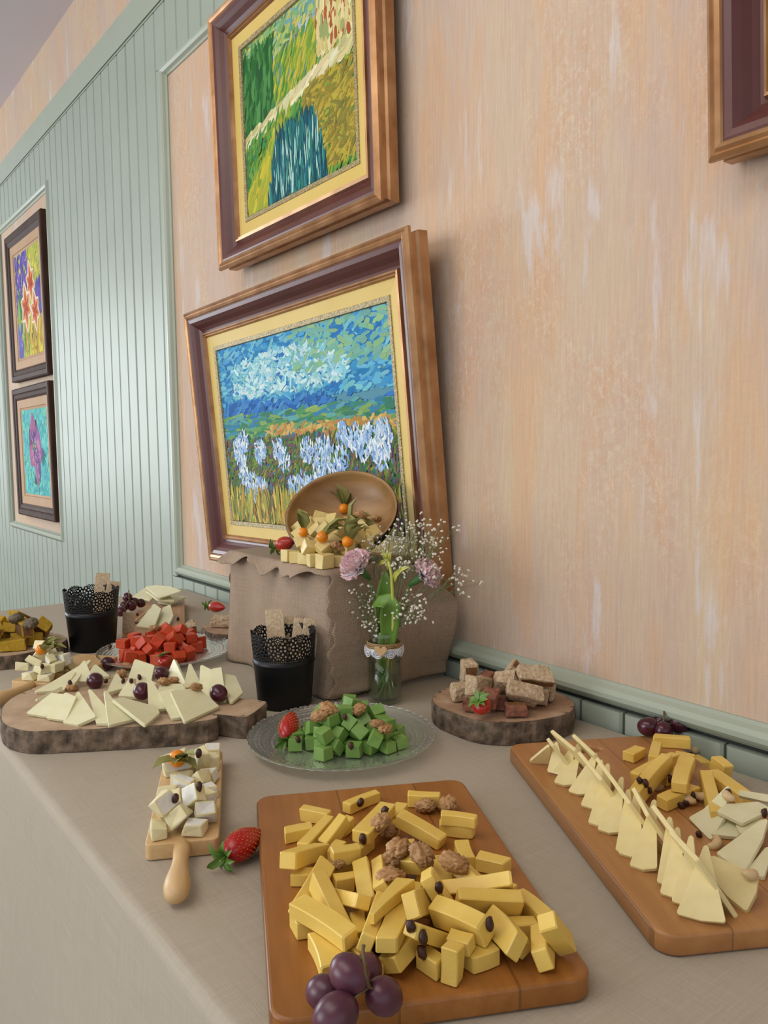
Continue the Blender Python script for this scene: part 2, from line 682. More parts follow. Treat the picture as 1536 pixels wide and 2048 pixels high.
def m_paint():
    t = NT('oil_paint')
    a = t.n('ShaderNodeAttribute', attribute_name='Col')
    t.col(a.outputs['Color'])
    t.set(Roughness=0.65)
    t.b.inputs['Specular IOR Level'].default_value = 0.10
    t.bump(t.noise(t.coords(), 320, 3), 0.5, 0.0012)
    return t.m


M['paint'] = m_paint()


# ------------------------------------------------------------------ table and cloth
TX0, TX1, TY0, TY1 = -2.265, 0.42, 0.238, YW - 0.020
tb = thing('buffet_table', 'long buffet table hidden under the beige linen cloth', 'table', (-0.9, 0.6, 0))
V, F = box_vf(TX0 + 0.92, TX1 + 0.88, TY0 - 0.594, TY1 - 0.606, T - 0.030, T - 0.0045)
obj('tabletop', V, F, M['card'], tb)
for x in (-1.27, 1.2):
    for y in (-0.31, 0.31):
        V, F = box_vf(x - 0.02, x + 0.02, y - 0.02, y + 0.02, 0, T - 0.030)
        obj('leg', V, F, M['black'], tb)

Vc, Fc, UVc = [], [], []
NX = 150
prof = []                                  # (y offset from the front edge, z, uv-run, drop amount)
for k in range(14):
    d = 0.68 * (1 - k / 13)
    prof.append((0.0, -0.012 - d, -0.012 - d, d))
for k in range(1, 6):
    a = k / 5 * PI / 2
    prof.append((0.012 * (1 - math.cos(a)) , -0.012 + 0.012 * math.sin(a), 0.012 * (a - PI / 2), 0))
for k in range(1, 31):
    prof.append((0.012 + (TY1 - TY0 - 0.012) * k / 30, 0.0, 0.012 + (TY1 - TY0) * k / 30, 0))
for j, (yo, z, r, d) in enumerate(prof):
    for i in range(NX + 1):
        x = TX0 + (TX1 - TX0) * i / NX
        y = TY0 + yo
        if d > 0:
            y -= 0.05 * d + 0.055 * d * (0.5 + 0.5 * math.sin(x * 9.0 + 1.2)) * (0.6 + 0.4 * math.sin(x * 4.1))
        zz = T + z
        if z == 0.0:
            zz += 0.0006 * mnoise.noise(Vector((x * 5, y * 5, 1)))
        Vc.append((x, y, zz))
        UVc.append((x, r + TY0))
for j in range(len(prof) - 1):
    for i in range(NX):
        a = j * (NX + 1) + i
        Fc.append((a, a + 1, a + NX + 2, a + NX + 1))
for xe, sg in ((TX0, -1), (TX1, 1)):      # end drops, gathered at the corners
    b = len(Vc)
    for j in range(8):
        for i in range(25):
            d = 0.68 * j / 7
            y = TY0 + (TY1 - TY0) * i / 24
            y2 = y - (1 - i / 24) * 0.07 * d
            Vc.append((xe + sg * (0.05 * d + 0.04 * d * math.sin(y * 12)), y2, T - d))
            UVc.append((xe + sg * d, y))
    for j in range(7):
        for i in range(24):
            a = b + j * 25 + i
            Fc.append((a, a + 1, a + 26, a + 25) if sg < 0 else (a, a + 25, a + 26, a + 1))
cloth = obj('tablecloth', Vc, Fc, M['linen'], smooth=True)
uv_from(cloth.data, lambda co, i: UVc[i])
tag(cloth, 'beige linen tablecloth over the long buffet table, hanging down in front', 'tablecloth')


# ------------------------------------------------------------------ paintings
def frame_ring(w, h, prof):
    V, F = [], []
    n = len(prof)
    for (sx, sz) in ((0, 0), (1, 0), (1, 1), (0, 1)):
        for (o, d) in prof:
            V.append((o if sx == 0 else w - o, -d, o if sz == 0 else h - o))
    for k in range(4):
        a, b = k * n, ((k + 1) % 4) * n
        for i in range(n - 1):
            F.append((a + i, b + i, b + i + 1, a + i + 1))
    return V, F


class Strokes:
    """oil paint as raised strokes: each a little leaf of paint with its own colour"""
    def __init__(self, w, h, seed):
        self.w, self.h = w, h
        self.V, self.F, self.K = [], [], []
        self.rng = random.Random(seed)
        self.z = 0.0004
        self.pz = 0.0012

    def quad_bg(self, c):
        self.V += [(0, 0, 0), (self.w, 0, 0), (self.w, 0, self.h), (0, 0, self.h)]
        self.F.append((0, 1, 2, 3))
        self.K += [lin(c)] * 4

    def poly(self, pts, c, c2=None):
        b = len(self.V)
        self.pz += 0.00002
        for i, (x, y) in enumerate(pts):
            x = min(max(x, 0), self.w)
            y = min(max(y, 0), self.h)
            self.V.append((x, -self.pz, y))
            self.K.append(lin(c2 if (c2 and i % 2) else c))
        self.F.append(tuple(range(b, len(self.V))))

    def stroke(self, x, y, ang, l, wd, c, jit=0.10):
        r = self.rng
        c = lin(c)
        k = 1 + r.uniform(-jit, jit)
        c = tuple(min(1, max(0, q * k * (1 + r.uniform(-jit, jit) * 0.6))) for q in c[:3]) + (1,)
        ca, sa = math.cos(ang), math.sin(ang)
        self.z += 0.0000004
        z = (self.pz if self.pz > .0012 else self.z) + r.uniform(0, 0.0006)
        b = len(self.V)
        cur = r.uniform(-0.15, 0.15) * l
        for (u, v) in ((-l / 2, 0), (-l * .3, -wd / 2), (l * .3, -wd / 2 * .8), (l / 2, 0), (l * .3, wd / 2), (-l * .3, wd / 2)):
            v2 = v + cur * (1 - (2 * u / l) ** 2) * 0.4
            px, py = x + u * ca - v2 * sa, y + u * sa + v2 * ca
            self.V.append((min(max(px, 0), self.w), -z, min(max(py, 0), self.h)))
            self.K.append(c)
        self.F.append((b, b + 1, b + 2, b + 3, b + 4, b + 5))

    def fill(self, n, x0, x1, y0, y1, ang, l, wd, cols, da=0.25, test=None):
        r = self.rng
        for _ in range(n):
            x, y = r.uniform(x0, x1) * self.w, r.uniform(y0, y1) * self.h
            if test and not test(x / self.w, y / self.h):
                continue
            a = ang(x / self.w, y / self.h) if callable(ang) else ang
            self.stroke(x, y, a + r.gauss(0, da), l * r.uniform(.6, 1.3), wd * r.uniform(.7, 1.3), r.choice(cols))

    def build(self, parent, loc):
        o = obj('canvas', self.V, self.F, M['paint'], parent, loc)
        at = o.data.color_attributes.new('Col', 'FLOAT_COLOR', 'POINT')
        at.data.foreach_set('color', [q for c in self.K for q in c])
        return o


GILT = [(0.0, 0.0), (0.0, 0.020), (0.004, 0.024), (0.004, 0.034), (-0.004, 0.040), (-0.004, 0.046), (0.001, 0.050), (0.004, 0.0475), (0.008, 0.051), (0.013, 0.0485), (0.015, 0.046)]
COVE = [(0.015, 0.046), (0.018, 0.047), (0.026, 0.045), (0.034, 0.038), (0.042, 0.029), (0.049, 0.024), (0.054, 0.0225)]
LIP = [(0.054, 0.0225), (0.0555, 0.029), (0.059, 0.030), (0.061, 0.026), (0.064, 0.027), (0.067, 0.0215)]


def painting(name, label, bl, w, h, rot, lean, strokes, style='gilt', rz=0.0):
    root = thing(name, label, 'painting')
    root.location = (bl[0], bl[1] + 0.05, bl[2])
    root.rotation_euler = (lean, -rot, rz)
    if style == 'gilt':
        obj('gilt_edge', *frame_ring(w, h, GILT), M['gold'], root)
        obj('cove', *frame_ring(w, h, COVE), M['maroon'], root, smooth=False)
        obj('gilt_lip', *frame_ring(w, h, LIP), M['gold'], root)
        obj('liner', *frame_ring(w, h, [(0.067, 0.0215), (0.093, 0.0185)]), M['liner'], root)
        obj('slip', *frame_ring(w, h, [(0.093, 0.0185), (0.094, 0.0205), (0.1035, 0.0195), (0.105, 0.014)]), M['slip'], root)
        m, dc = 0.105, 0.0145
    else:
        obj('moulding', *frame_ring(w, h, [(0.0, 0.0), (0.0, 0.026), (0.006, 0.030), (0.024, 0.029), (0.029, 0.025), (0.034, 0.027), (0.045, 0.024), (0.055, 0.018)]), M['browngloss'], root)
        obj('liner', *frame_ring(w, h, [(0.055, 0.018), (0.057, 0.0195), (0.092, 0.0165), (0.094, 0.013), (0.096, 0.0145), (0.104, 0.012)]), M['tan'], root)
        m, dc = 0.104, 0.0122
    V, F = box_vf(0.004, w - 0.004, -0.006, -0.001, 0.004, h - 0.004)
    obj('backing', V, F, M['card'], root)
    strokes.build(root, (m, -dc + 0.0005, m))
    return root


def landscape_low(w, h):
    s = Strokes(w, h, 5)
    s.quad_bg('5C93A8')
    s.fill(2400, 0, 1, .66, 1.0, 0.12, .038, .009, ['2E7FBA', '3C8EC4', '4F9FCB', '62B0D0', '2F76B4', '78BCCB'], .3)
    s.fill(800, .1, .8, .70, .92, 0.1, .026, .007, ['96CCD6', 'B2DADF', '7FC0CE', 'C8E2E2'], .6, lambda x, y: abs(y - .8) + .25 * abs(x - .42) < .16)
    s.fill(140, .5, 1, .78, 1.0, 0.1, .035, .010, ['8DB98A', '76B0A0'], .3)
    hill = lambda x: .645 + .035 * math.sin(x * 5.5) + .02 * math.sin(x * 13)
    s.fill(700, 0, 1, .57, .72, .25, .035, .009, ['2F6DB4', '3B7CC0', '2A5FA6', '4C8CC4'], .4, lambda x, y: y < hill(x))
    s.fill(900, 0, 1, .44, .605, .05, .05, .008, ['4F8F5A', '6FA060', '3F7F66', '5FA0A0', '8CAE62', '3F86A6'], .12)
    s.fill(260, .3, 1, .47, .53, .15, .03, .008, ['C9A35A', 'D4B46A', 'B98A50'], .5)
    s.fill(3600, 0, 1, .10, .47, lambda x, y: .9 + .5 * math.sin(x * 5) * math.cos(y * 7), .026, .006,
           ['55823F', '6F9344', '3F7350', '80743F', '74605A', '4F74A0', '8F8F48', '466A38', '6F5460'], .5)
    rng = s.rng
    for _ in range(34):                    # loose pale blossom dabs over the meadow
        cx, cy = rng.uniform(.05, .97), rng.uniform(.14, .47)
        for _ in range(60):
            a = rng.uniform(0, 2 * PI)
            q = rng.random() ** .5
            s.stroke((cx + .040 * q * math.cos(a)) * w, (cy + .062 * q * math.sin(a)) * h, PI / 2 + rng.gauss(0, .5), .016, .005,
                     rng.choice(['B9D3EA', 'D9E8F2', '93B9E0', 'E8EFEF', 'A9C6E6', '7FA6D6']))
    s.fill(900, 0, 1, 0, .17, PI / 2, .045, .007, ['C9B256', 'D6C26C', '9FA552', 'B98F48', '6F8F58', 'A7A04C', '7A6A4A'], .12)
    s.fill(240, .55, 1, 0, .12, .7, .04, .009, ['7A4F5A', '4F7340', '8A5A52', '5A4A6A'], .3)
    return s


def landscape_high(w, h):
    s = Strokes(w, h, 9)
    s.quad_bg('6F8A35')
    s.fill(1050, 0, 1, .78, 1, .5, .035, .010, ['7FA86A', '8FB58A', 'C8BC62', '6FA0A0', 'A9BE6A', '577F4A'], .5)
    s.fill(495, 0, 1, .74, .90, .15, .05, .014, ['8FA2B0', 'AFBCC4', '4F6275', '5F7A8A'], .4, lambda x, y: abs(y - .70 - .16 * x) < .05)
    s.fill(1950, 0, 1, .42, .84, 1.0, .048, .007, ['9AA83A', 'B4B440', '6F9A3A', 'C2B248', '4F8A3A', '86A238', '5F8F78'], .16, lambda x, y: y < .74 + .14 * x)
    s.fill(600, 0, .3, .5, .9, 1.45, .05, .012, ['2F6A34', '3F7A3A', '285A30', '4F8A4A'], .2)
    s.fill(720, .72, 1, .66, .95, 1.5, .035, .012, ['D6CB8E', 'E0D6A0', 'C9B978', 'A85A38', '9AA66A'], .15)
    s.fill(780, 0, 1, .40, .66, .38, .06, .011, ['D9D2A0', 'CFC68C', 'E2DCB4', 'BDB47C'], .08, lambda x, y: abs(y - .44 - .16 * x) < .028)
    s.fill(1350, 0, 1, 0, .48, 1.1, .035, .007, ['6F9A38', '4F8A3C', '8FA23A', '3F7F4A', '5F9A4A'], .3, lambda x, y: y < .42 + .16 * x)
    s.fill(1050, .58, 1, .05, .52, .5, .03, .007, ['9A8A34', '8A7F34', 'AFA040', '7F7A38', 'B49E3C'], .5, lambda x, y: y < .42 + .16 * x)
    s.fill(750, .02, .4, .02, .40, 1.0, .05, .011, ['B7AE32', 'C6BA3C', '9FA63A', '88A03A'], .2, lambda x, y: abs(y - .02 - .9 * (x - .06)) < .14)
    s.fill(1500, .2, .82, 0, .36, PI / 2, .055, .0055, ['1F5A66', '2A6F7A', '1F4F62', '3A8A86', '2F7A6A', '174552'], .1,
           lambda x, y: abs(x - .5) < .28 - .3 * y)
    s.fill(90, .3, .7, .03, .33, PI / 2, .05, .004, ['8FC0B4', 'A9D0C0'], .12)
    return s


def petal_pts(cx, cy, ang, l, wd, n=9):
    pts = []
    for k in range(n):
        t = k / (n - 1)
        pts.append((t * l, math.sin(PI * t ** .8) * wd / 2))
    for k in range(n - 2, 0, -1):
        t = k / (n - 1)
        pts.append((t * l, -math.sin(PI * t ** .8) * wd / 2))
    ca, sa = math.cos(ang), math.sin(ang)
    return [(cx + u * ca - v * sa, cy + u * sa + v * ca) for u, v in pts]


def lilies(w, h):
    s = Strokes(w, h, 3)
    s.quad_bg('B9B24A')
    s.fill(500, 0, 1, 0, 1, 1.2, .05, .02, ['C9C45A', 'B8BE4E', 'D8C94A', 'A8B45A'], .5)
    s.fill(300, 0, .52, .42, 1, 1.3, .05, .02, ['5B4A9C', '6A58AE', '4A3F8C', '7A66B4'], .4)
    s.fill(120, .02, .2, 0, .3, 1.4, .05, .015, ['5F5FA8', '6A6AB4'], .2)
    s.fill(120, .8, 1, .35, .65, 1.4, .05, .015, ['54489A', '6656A6'], .2)
    s.fill(160, .5, 1, 0, .3, 1.3, .06, .015, ['D8BC34', 'E0CC4A', 'B98F30'], .2)
    for (x, a, c) in ((.28, 1.45, '4F7A34'), (.42, 1.5, '7F9A38'), (.55, 1.35, '2F4A34'), (.64, 1.3, '8FA83C'), (.36, 1.62, 'C28F38'), (.74, 1.5, '39502F'), (.5, 1.55, 'B7A83C')):
        s.poly(petal_pts(x * w, 0, a, .42 * h, .05 * w), c)
    s.poly(petal_pts(.2 * w, .35 * h, 1.75, .34 * h, .14 * w), '3F7A3F')
    s.poly(petal_pts(.1 * w, .25 * h, 1.6, .34 * h, .10 * w), '8FB048')
    for (cx, cy, k) in ((.62, .68, .95), (.40, .47, 1.15), (.76, .40, .95)):
        for i in range(6):
            a = PI / 2 + i * PI / 3 + .15
            l = .19 * h * k * (1.2 if i in (0, 3) else .95)
            s.poly(petal_pts(cx * w, cy * h, a, l, .16 * w * k), 'E9DCC4')
        for i in range(6):
            a = PI / 2 + i * PI / 3 + .15
            l = .165 * h * k * (1.2 if i in (0, 3) else .95)
            s.poly(petal_pts(cx * w, cy * h, a, l, .10 * w * k), 'D98A50')
            s.poly(petal_pts(cx * w, cy * h, a, l * .7, .05 * w * k), 'B9442A')
        s.fill(26, cx - .07, cx + .07, cy - .04, cy + .04, 1.5, .02, .008, ['A8382A', 'C8602F'], .9)
    return s


def purple_bloom(w, h):
    s = Strokes(w, h, 4)
    s.quad_bg('4FB4B0')
    s.fill(700, 0, 1, 0, 1, .9, .05, .02, ['5CC0B8', '48AAB0', '6FCCC2', '58B4BE', '74C4A8'], .8)
    s.poly(petal_pts(.56 * w, 0, 1.62, .3 * h, .03 * w), '2F4A3F')
    for a in (2.0, 2.4, 2.8, 1.2):
        s.poly(petal_pts(.48 * w, .12 * h, a, .12 * h, .035 * w), '35574A')
    for a in (-.5, -.8, -1.1, -1.35):
        s.poly(petal_pts(.72 * w, .55 * h, a, .24 * h, .05 * w), '3F6A72')
    cx, cy = .46 * w, .56 * h
    for a, l, wd, c in ((1.2, .28, .26, '3A2F58'), (2.3, .24, .22, '5A3050'), (1.0, .25, .22, '6E5C9C'), (1.65, .34, .2, 'A8608C'),
                        (2.25, .2, .18, '8A4A7A'), (1.9, .18, .16, '5A3F7C'), (-.25, .28, .34, '9A5C9C'), (-.6, .26, .26, 'B87FA8'),
                        (-2.3, .24, .2, 'B45A84'), (-1.9, .20, .16, 'C57A9A'), (-1.15, .38, .2, '7A4A86'), (-1.35, .42, .12, 'A876A0'), (-.9, .2, .14, '6A3F7C')):
        l, wd = l * 1.22, wd * 1.3
        s.poly(petal_pts(cx, cy, a, l * h, wd * w), c)
        for t in range(14):
            q = s.rng.uniform(.25, .85)
            s.stroke(cx + math.cos(a) * l * h * q, cy + math.sin(a) * l * h * q, a + s.rng.gauss(0, .2), .03, .007,
                     s.rng.choice([c, 'C49ABE', '8A6AA8', c]), .15)
    s.fill(40, .40, .54, .51, .62, 1.5, .02, .008, ['5FA0A0', '3F6A7A', 'D8C070', '2F3F5A'], 1.0)
    return s


painting('framed_field_painting', 'framed painting of green and yellow fields hung highest, in gilt and maroon frame', (-1.865, 0.908, T + 0.856), 0.656, 0.588, 0.016, 0.012,
         landscape_high(0.656 - .21, 0.588 - .21))
painting('framed_meadow_painting', 'large framed painting of blue sky over meadow, hung behind the wooden bowl', (-2.005, 0.924, T + 0.123), 0.925, 0.643, 0.026, 0.069,
         landscape_low(0.925 - .21, 0.643 - .21))
painting('framed_lily_painting', 'upper of two flower paintings at far left, orange lilies on yellow and purple', (-4.19, YW - .0515, T + 0.735), 0.630, 0.670, -0.008, 0.008,
         lilies(0.422, 0.462), 'brown')
painting('framed_bloom_painting', 'lower of two flower paintings at far left, one purple bloom on turquoise', (-4.19, YW - .0515, T + 0.106), 0.637, 0.595, 0.004, 0.006,
         purple_bloom(0.429, 0.387), 'brown')
_c = PY(1419, 313, 0.915)
painting('framed_corner_painting', 'framed painting cut off at the upper right edge, only its gilt and maroon corner showing', tuple(_c), 0.70, 0.60, 0.016, 0.03,
         landscape_high(0.49, 0.39))
for nm, q in (('gilt_edge', 0),):
    pass

# ------------------------------------------------------------------ burlap-covered box
BX0, BX1, BY0, BY1, BH = -1.435, -1.105, 0.722, 0.872, 0.208
rb = obj('cardboard_box', *box_vf(BX0, BX1, BY0, BY1, T + 0.0008, T + BH), M['card'])
tag(rb, 'cardboard box hidden under the burlap sheets against the wall', 'box')


def cloth_from(name, fn, nu, nv, m, label, cat, thick=0.0016, su=1.0, sv=1.0):
    V, F = grid_vf(nu, nv, fn)
    me = mesh(name, V, F, m, smooth=True)
    uv_from(me, lambda co, i: ((i % (nu + 1)) / nu * su, (i // (nu + 1)) / nv * sv))
    o = new_obj(name, me)
    sm = o.modifiers.new('thickness', 'SOLIDIFY')
    sm.thickness = thick
    sm.offset = 0
    return tag(o, label, cat)


def burlap_front(u, v):
    # u along the front then round the near corner, v from the table up and over the front edge
    L = 0.345
    s = u * (L + 0.055)
    fold = (0.0060 * math.sin(s * 62 + 0.6) * (1 - u) ** 0.5 + 0.004 * math.sin(s * 27 + 2)) * (1 - 0.75 * v)
    flare = 0.010 * (1 - v) ** 2
    if s < L:
        x, y = BX0 - 0.004 + s * (BX1 + 0.010 - BX0) / L, BY0 - 0.010 - fold - flare
    else:
        a = (s - L)
        x, y = BX1 + 0.008 + 0.006 * (1 - v) , BY0 - 0.006 + a
    z = T + 0.003 + v * (BH + 0.004)
    if v > 0.93 and s < L:
        t = (v - 0.93) / 0.07
        z = T + BH + 0.004
        y = BY0 - 0.008 + t * 0.03
    return (x, y, z)


cloth_from('burlap_sheet', burlap_front, 70, 40, M['burlap'], 'pinkish burlap sheet hanging down the front of the box', 'cloth', 0.0014, 0.40, 0.25)


def burlap_over(u, v):
    # u: up the far side, across the top, down the near side; v: from the room edge to the wall
    hl, wt, hr = 0.205, 0.368, 0.205
    s = u * (hl + wt + hr)
    wv = 0.007 * math.sin(s * 47 + 0.5) + 0.004 * math.sin(s * 111)
    yf = BY0 - 0.028 + wv
    yb = 0.872
    top = T + BH + 0.0085
    if s < hl:
        k = 1 - s / hl
        x = BX0 - 0.019 - 0.006 * k + 0.006 * math.sin(k * 15 + v * 4) * k
        z = top - k * hl
        yf = BY0 - 0.002 + 0.007 * math.sin(k * 17)
        y = yf + v * (yb - yf)
    elif s < hl + wt:
        q = (s - hl) / wt
        x = BX0 - 0.018 + q * wt
        z = top
        # front lip sags over the edge
        y = yf + v * (yb - yf)
        ov = max(0.0, (BY0 - 0.012) - y)
        if ov > 0:
            z -= ov * (1.0 + 0.7 * math.sin(s * 31 + 1)) * min(1, 6 * q * (1.02 - q) + .25)
        e = min(q, 1 - q) * wt
        if e < 0.014:
            z -= 0.006 * (1 - e / 0.014) ** 2
    else:
        k = (s - hl - wt) / hr
        ybk = yb + 0.078 * min(1, k * 3)
        yf = BY0 - 0.019 + 0.006 * math.sin(k * 15 + 1.0) + 0.004 * math.sin(k * 37)
        y = yf + v * (ybk - yf)
        bulge = 0.012 * math.sin(PI * min(1, k * 1.1)) * (0.4 + 0.6 * v)
        x = BX1 + 0.020 + bulge + 0.005 * math.sin(v * 9 + k * 4) * k + 0.008 * k
        if v > .75:
            x += 0.03 * ((v - .75) / .25) ** 1.3 * math.sin(PI * min(1, .25 + k * .8))
        z = top - 0.004 - k * (hr - 0.003)
    return (x, y, z)


cloth_from('burlap_sheet', burlap_over, 130, 50, M['burlap'], 'brown burlap sheet with wavy edge over the box top and its wall-side end', 'cloth', 0.0014, 0.78, 0.25)

# ------------------------------------------------------------------ wooden bowl, tipped on the box
BC = PY(682, 1022, 0.815)
_bn = (-CF * 0.72 + (CU * 0.97 - CR * 0.22).normalized() * 0.69).normalized()
RB = 0.1035


def bowl_prof():
    o, i = [], []
    for k in range(13):
        a = k / 12 * PI / 2
        o.append((RB * math.sin(a) ** 0.9, -0.058 * math.cos(a)))
        i.append(((RB - 0.005) * math.sin(a) ** 0.9, -0.053 * math.cos(a)))
    return o, i


_o, _i = bowl_prof()
bowl = thing('wooden_bowl', 'turned wooden bowl tipped on the burlap-covered box, spilling cheese cubes', 'bowl')
_q = _bn.to_track_quat('Z', 'Y')
bowl.location = BC
bowl.rotation_mode = 'QUATERNION'
bowl.rotation_quaternion = _q
obj('inside', *lathe_vf(_i + [(RB - 0.0035, 0.0008), (RB - 0.0012, 0.0006)], 64), M['bowlwood'], bowl, smooth=True)
obj('black_outside', *lathe_vf([(0.0, -0.058)] + _o[1:] + [(RB - 0.0012, 0.0006)], 64), M['black'], bowl, smooth=True)['label'] = 'black lacquered outside of the bowl'
# ------------------------------------------------------------------ black lace pots
def lace_hole(u, v, per, hh):
    """u along the rim in metres, v up from the lace's lower edge; True where the metal is punched out"""
    uu = (u / per) % 1.0
    x = (uu - 0.5) * per
    top = hh - 0.0055 * (1 - abs(math.cos(PI * u / per))) - 0.0012 * abs(math.sin(PI * 6 * u / per))
    if v > top:
        return 2
    if v < 0.0035:
        return abs((u / 0.0036) % 1 - .5) < .22 and 0.0012 < v < 0.0030
    # big rosette
    cy = hh * 0.52
    for cx0, cyy, R in ((0.0, cy, per * .47), (per * .5, cy * .52, per * .36), (-per * .5, cy * .52, per * .36), (per * .5, cy * 1.55, per * .26), (-per * .5, cy * 1.55, per * .26)):
        dx, dy = x - cx0, v - cyy
        r = math.hypot(dx, dy)
        if r < R:
            a = math.atan2(dy, dx)
            q = r / R
            if q < .16:
                return 1
            if .26 < q < .56:
                s = (a * 8 / (2 * PI)) % 1 - .5
                return ((q - .41) / .13) ** 2 + (s / .33) ** 2 < 1
            if .66 < q < .92:
                s = (a * 14 / (2 * PI)) % 1 - .5
                return ((q - .79) / .11) ** 2 + (s / .30) ** 2 < 1
            return 0
    a = (x / 0.0044) % 1 - .5
    b = (v / 0.0044) % 1 - .5
    return a * a + b * b < .10


def pot_radius(z, h, r0, r1):
    return r0 + (r1 - r0) * z / h


def make_pot(label, loc, h, r0, r1):
    root = thing('lace_rim_pot', label, 'pot', loc, 0, 'black lace-rimmed pots')
    zl = h * 0.64
    pr = lambda z: pot_radius(z, h, r0, r1)
    prof = [(0, 0.0), (r0 - .003, 0.0), (r0, 0.002), (pr(h * .55), h * .55), (pr(h * .575) + .001, h * .575), (pr(h * .60) + .0014, h * .585), (pr(h * .60), h * .60), (pr(zl), zl),
            (pr(zl) - .0016, zl), (pr(h * .3) - .0016, h * .3), (r0 - .0016, .004), (0, .003)]
    obj('bucket', *lathe_vf(prof, 72), M['black'], root, smooth=True)
    NU, NV = 520, 66
    per = 2 * PI * r1 / 9
    V, F = [], []
    hh = h - zl
    for j in range(NV + 1):
        z = zl - 0.0005 + (hh + 0.0005) * j / NV
        r = pr(z) - 0.0004
        for i in range(NU):
            a = 2 * PI * i / NU
            V.append((r * math.cos(a), r * math.sin(a), z))
    for j in range(NV):
        for i in range(NU):
            u = (i + .5) / NU * 2 * PI * r1
            if not lace_hole(u, (j + .5) / NV * hh, per, hh):
                F.append((j * NU + i, j * NU + (i + 1) % NU, (j + 1) * NU + (i + 1) % NU, (j + 1) * NU + i))
    lo = obj('lace_rim', V, F, M['black'], root, smooth=True)
    s = lo.modifiers.new('thickness', 'SOLIDIFY')
    s.thickness = 0.0010
    return root


POT1 = Vector((-1.132, 0.648, T + 0.0008))
POT2 = Vector((-1.708, 0.520, T + 0.0008))
make_pot('black lace-rimmed pot of crackers in front of the burlap-covered box', POT1, 0.124, 0.0435, 0.0535)
make_pot('black lace-rimmed pot of crackers standing farther back, behind the red plate', POT2, 0.128, 0.0455, 0.0565)


def cracker_mesh(l, w, t=0.0032):
    bm = bevel_box(-w / 2, w / 2, -t / 2, t / 2, 0, l, 0.0007)
    return bm_mesh('cracker', bm, M['cracker'])


CRK = cracker_mesh(0.152, 0.030)
CRK2 = cracker_mesh(0.135, 0.027)


def cracker(me, foot, top, face, label, group=None):
    foot, top = Vector(foot), Vector(top)
    z = (top - foot).normalized()
    y = Vector(face)
    y = (y - z * y.dot(z)).normalized()
    x = y.cross(z)
    o = new_obj('cracker', me)
    o.matrix_world = Matrix(((x.x, y.x, z.x, foot.x), (x.y, y.y, z.y, foot.y), (x.z, y.z, z.z, foot.z), (0, 0, 0, 1)))
    return tag(o, label, 'cracker', group)


def in_pot(pot, me, px, py, dist_h, fx, label, foot_off):
    """cracker standing in a pot: top edge seen at the pixel, foot on the pot bottom"""
    d = ray(px, py)
    cp = Vector((0, 0, T + HC))
    k = ((pot - cp).dot(d) + 0) / d.dot(d)
    top = cp + d * k
    back = Vector((pot.x, pot.y, 0)).normalized()
    top += back * fx
    foot = pot + Vector((foot_off[0], foot_off[1], 0.004))
    L = dist_h
    z = (top - foot).normalized()
    cracker(me, foot + z * 0.002, foot + z * L, -back, label, 'crackers in the lace pots')


in_pot(POT1, CRK, 546, 1196, 0.15, 0.030, 'tallest cracker, standing at the left in the near black pot', (0.004, -0.010))
in_pot(POT1, CRK2, 577, 1238, 0.13, 0.036, 'short cracker between two others in the near black pot', (-0.008, 0.012))
in_pot(POT1, CRK2, 606, 1236, 0.13, 0.024, 'speckled cracker at the right in the near black pot', (0.010, 0.008))
in_pot(POT1, CRK2, 626, 1238, 0.13, 0.012, 'pale cracker seen at the right rim of the near black pot', (0.022, 0.016))
in_pot(POT2, CRK, 206, 1156, 0.15, 0.036, 'taller cracker standing in the far black pot', (-0.006, 0.012))
in_pot(POT2, CRK2, 230, 1160, 0.135, 0.022, 'tilted cracker at the right rim of the far black pot', (0.006, 0.020))


# ------------------------------------------------------------------ pressed glass plates
def make_plate(label, loc, R, rz=0):
    root = thing('glass_plate', label, 'plate', loc, rz, 'pressed glass plates')
    NA, NR = 300, 60
    V, F = [], []

    def hgt(r):
        q = r / R
        return 0.0025 if q < .55 else 0.0025 + 0.0125 * ((q - .55) / .45) ** 1.5
    for side in (0, 1):
        for j in range(NR + 1):
            q = j / NR
            for i in range(NA):
                a = 2 * PI * i / NA
                rr = q * R * (1 + (0.016 * abs(math.cos(a * 25)) if q > .97 else 0))
                z = hgt(rr)
                if q > .45:
                    ring = int((q - .45) / .045)
                    ph = a * 50 + (PI / 2 if ring % 2 else 0)
                    z += 0.0019 * abs(math.sin(ph)) * abs(math.sin((q - .45) / .045 * PI)) * (1 if side else .3)
                z += (0.0022 if side else -0.0008)
                V.append((rr * math.cos(a), rr * math.sin(a), z))
    N1 = (NR + 1) * NA
    for side in (0, 1):
        for j in range(NR):
            for i in range(NA):
                a, b = side * N1 + j * NA + i, side * N1 + j * NA + (i + 1) % NA
                f = (a, b, b + NA, a + NA)
                F.append(f if side else f[::-1])
    for i in range(NA):
        a, b = NR * NA + i, NR * NA + (i + 1) % NA
        F.append((a, b, N1 + b, N1 + a))
    obj('pressed_glass', V, F, M['plateglass'], root, smooth=True)
    return root


GP = Vector((-0.922, 0.617, T + 0.0008))
RP = Vector((-1.535, 0.607, T + 0.0008))
make_plate('glass plate of green cheese cubes in the middle of the table', GP, 0.129)
make_plate('glass plate of red cheese cubes beside the far black pot', RP, 0.129, 0.3)


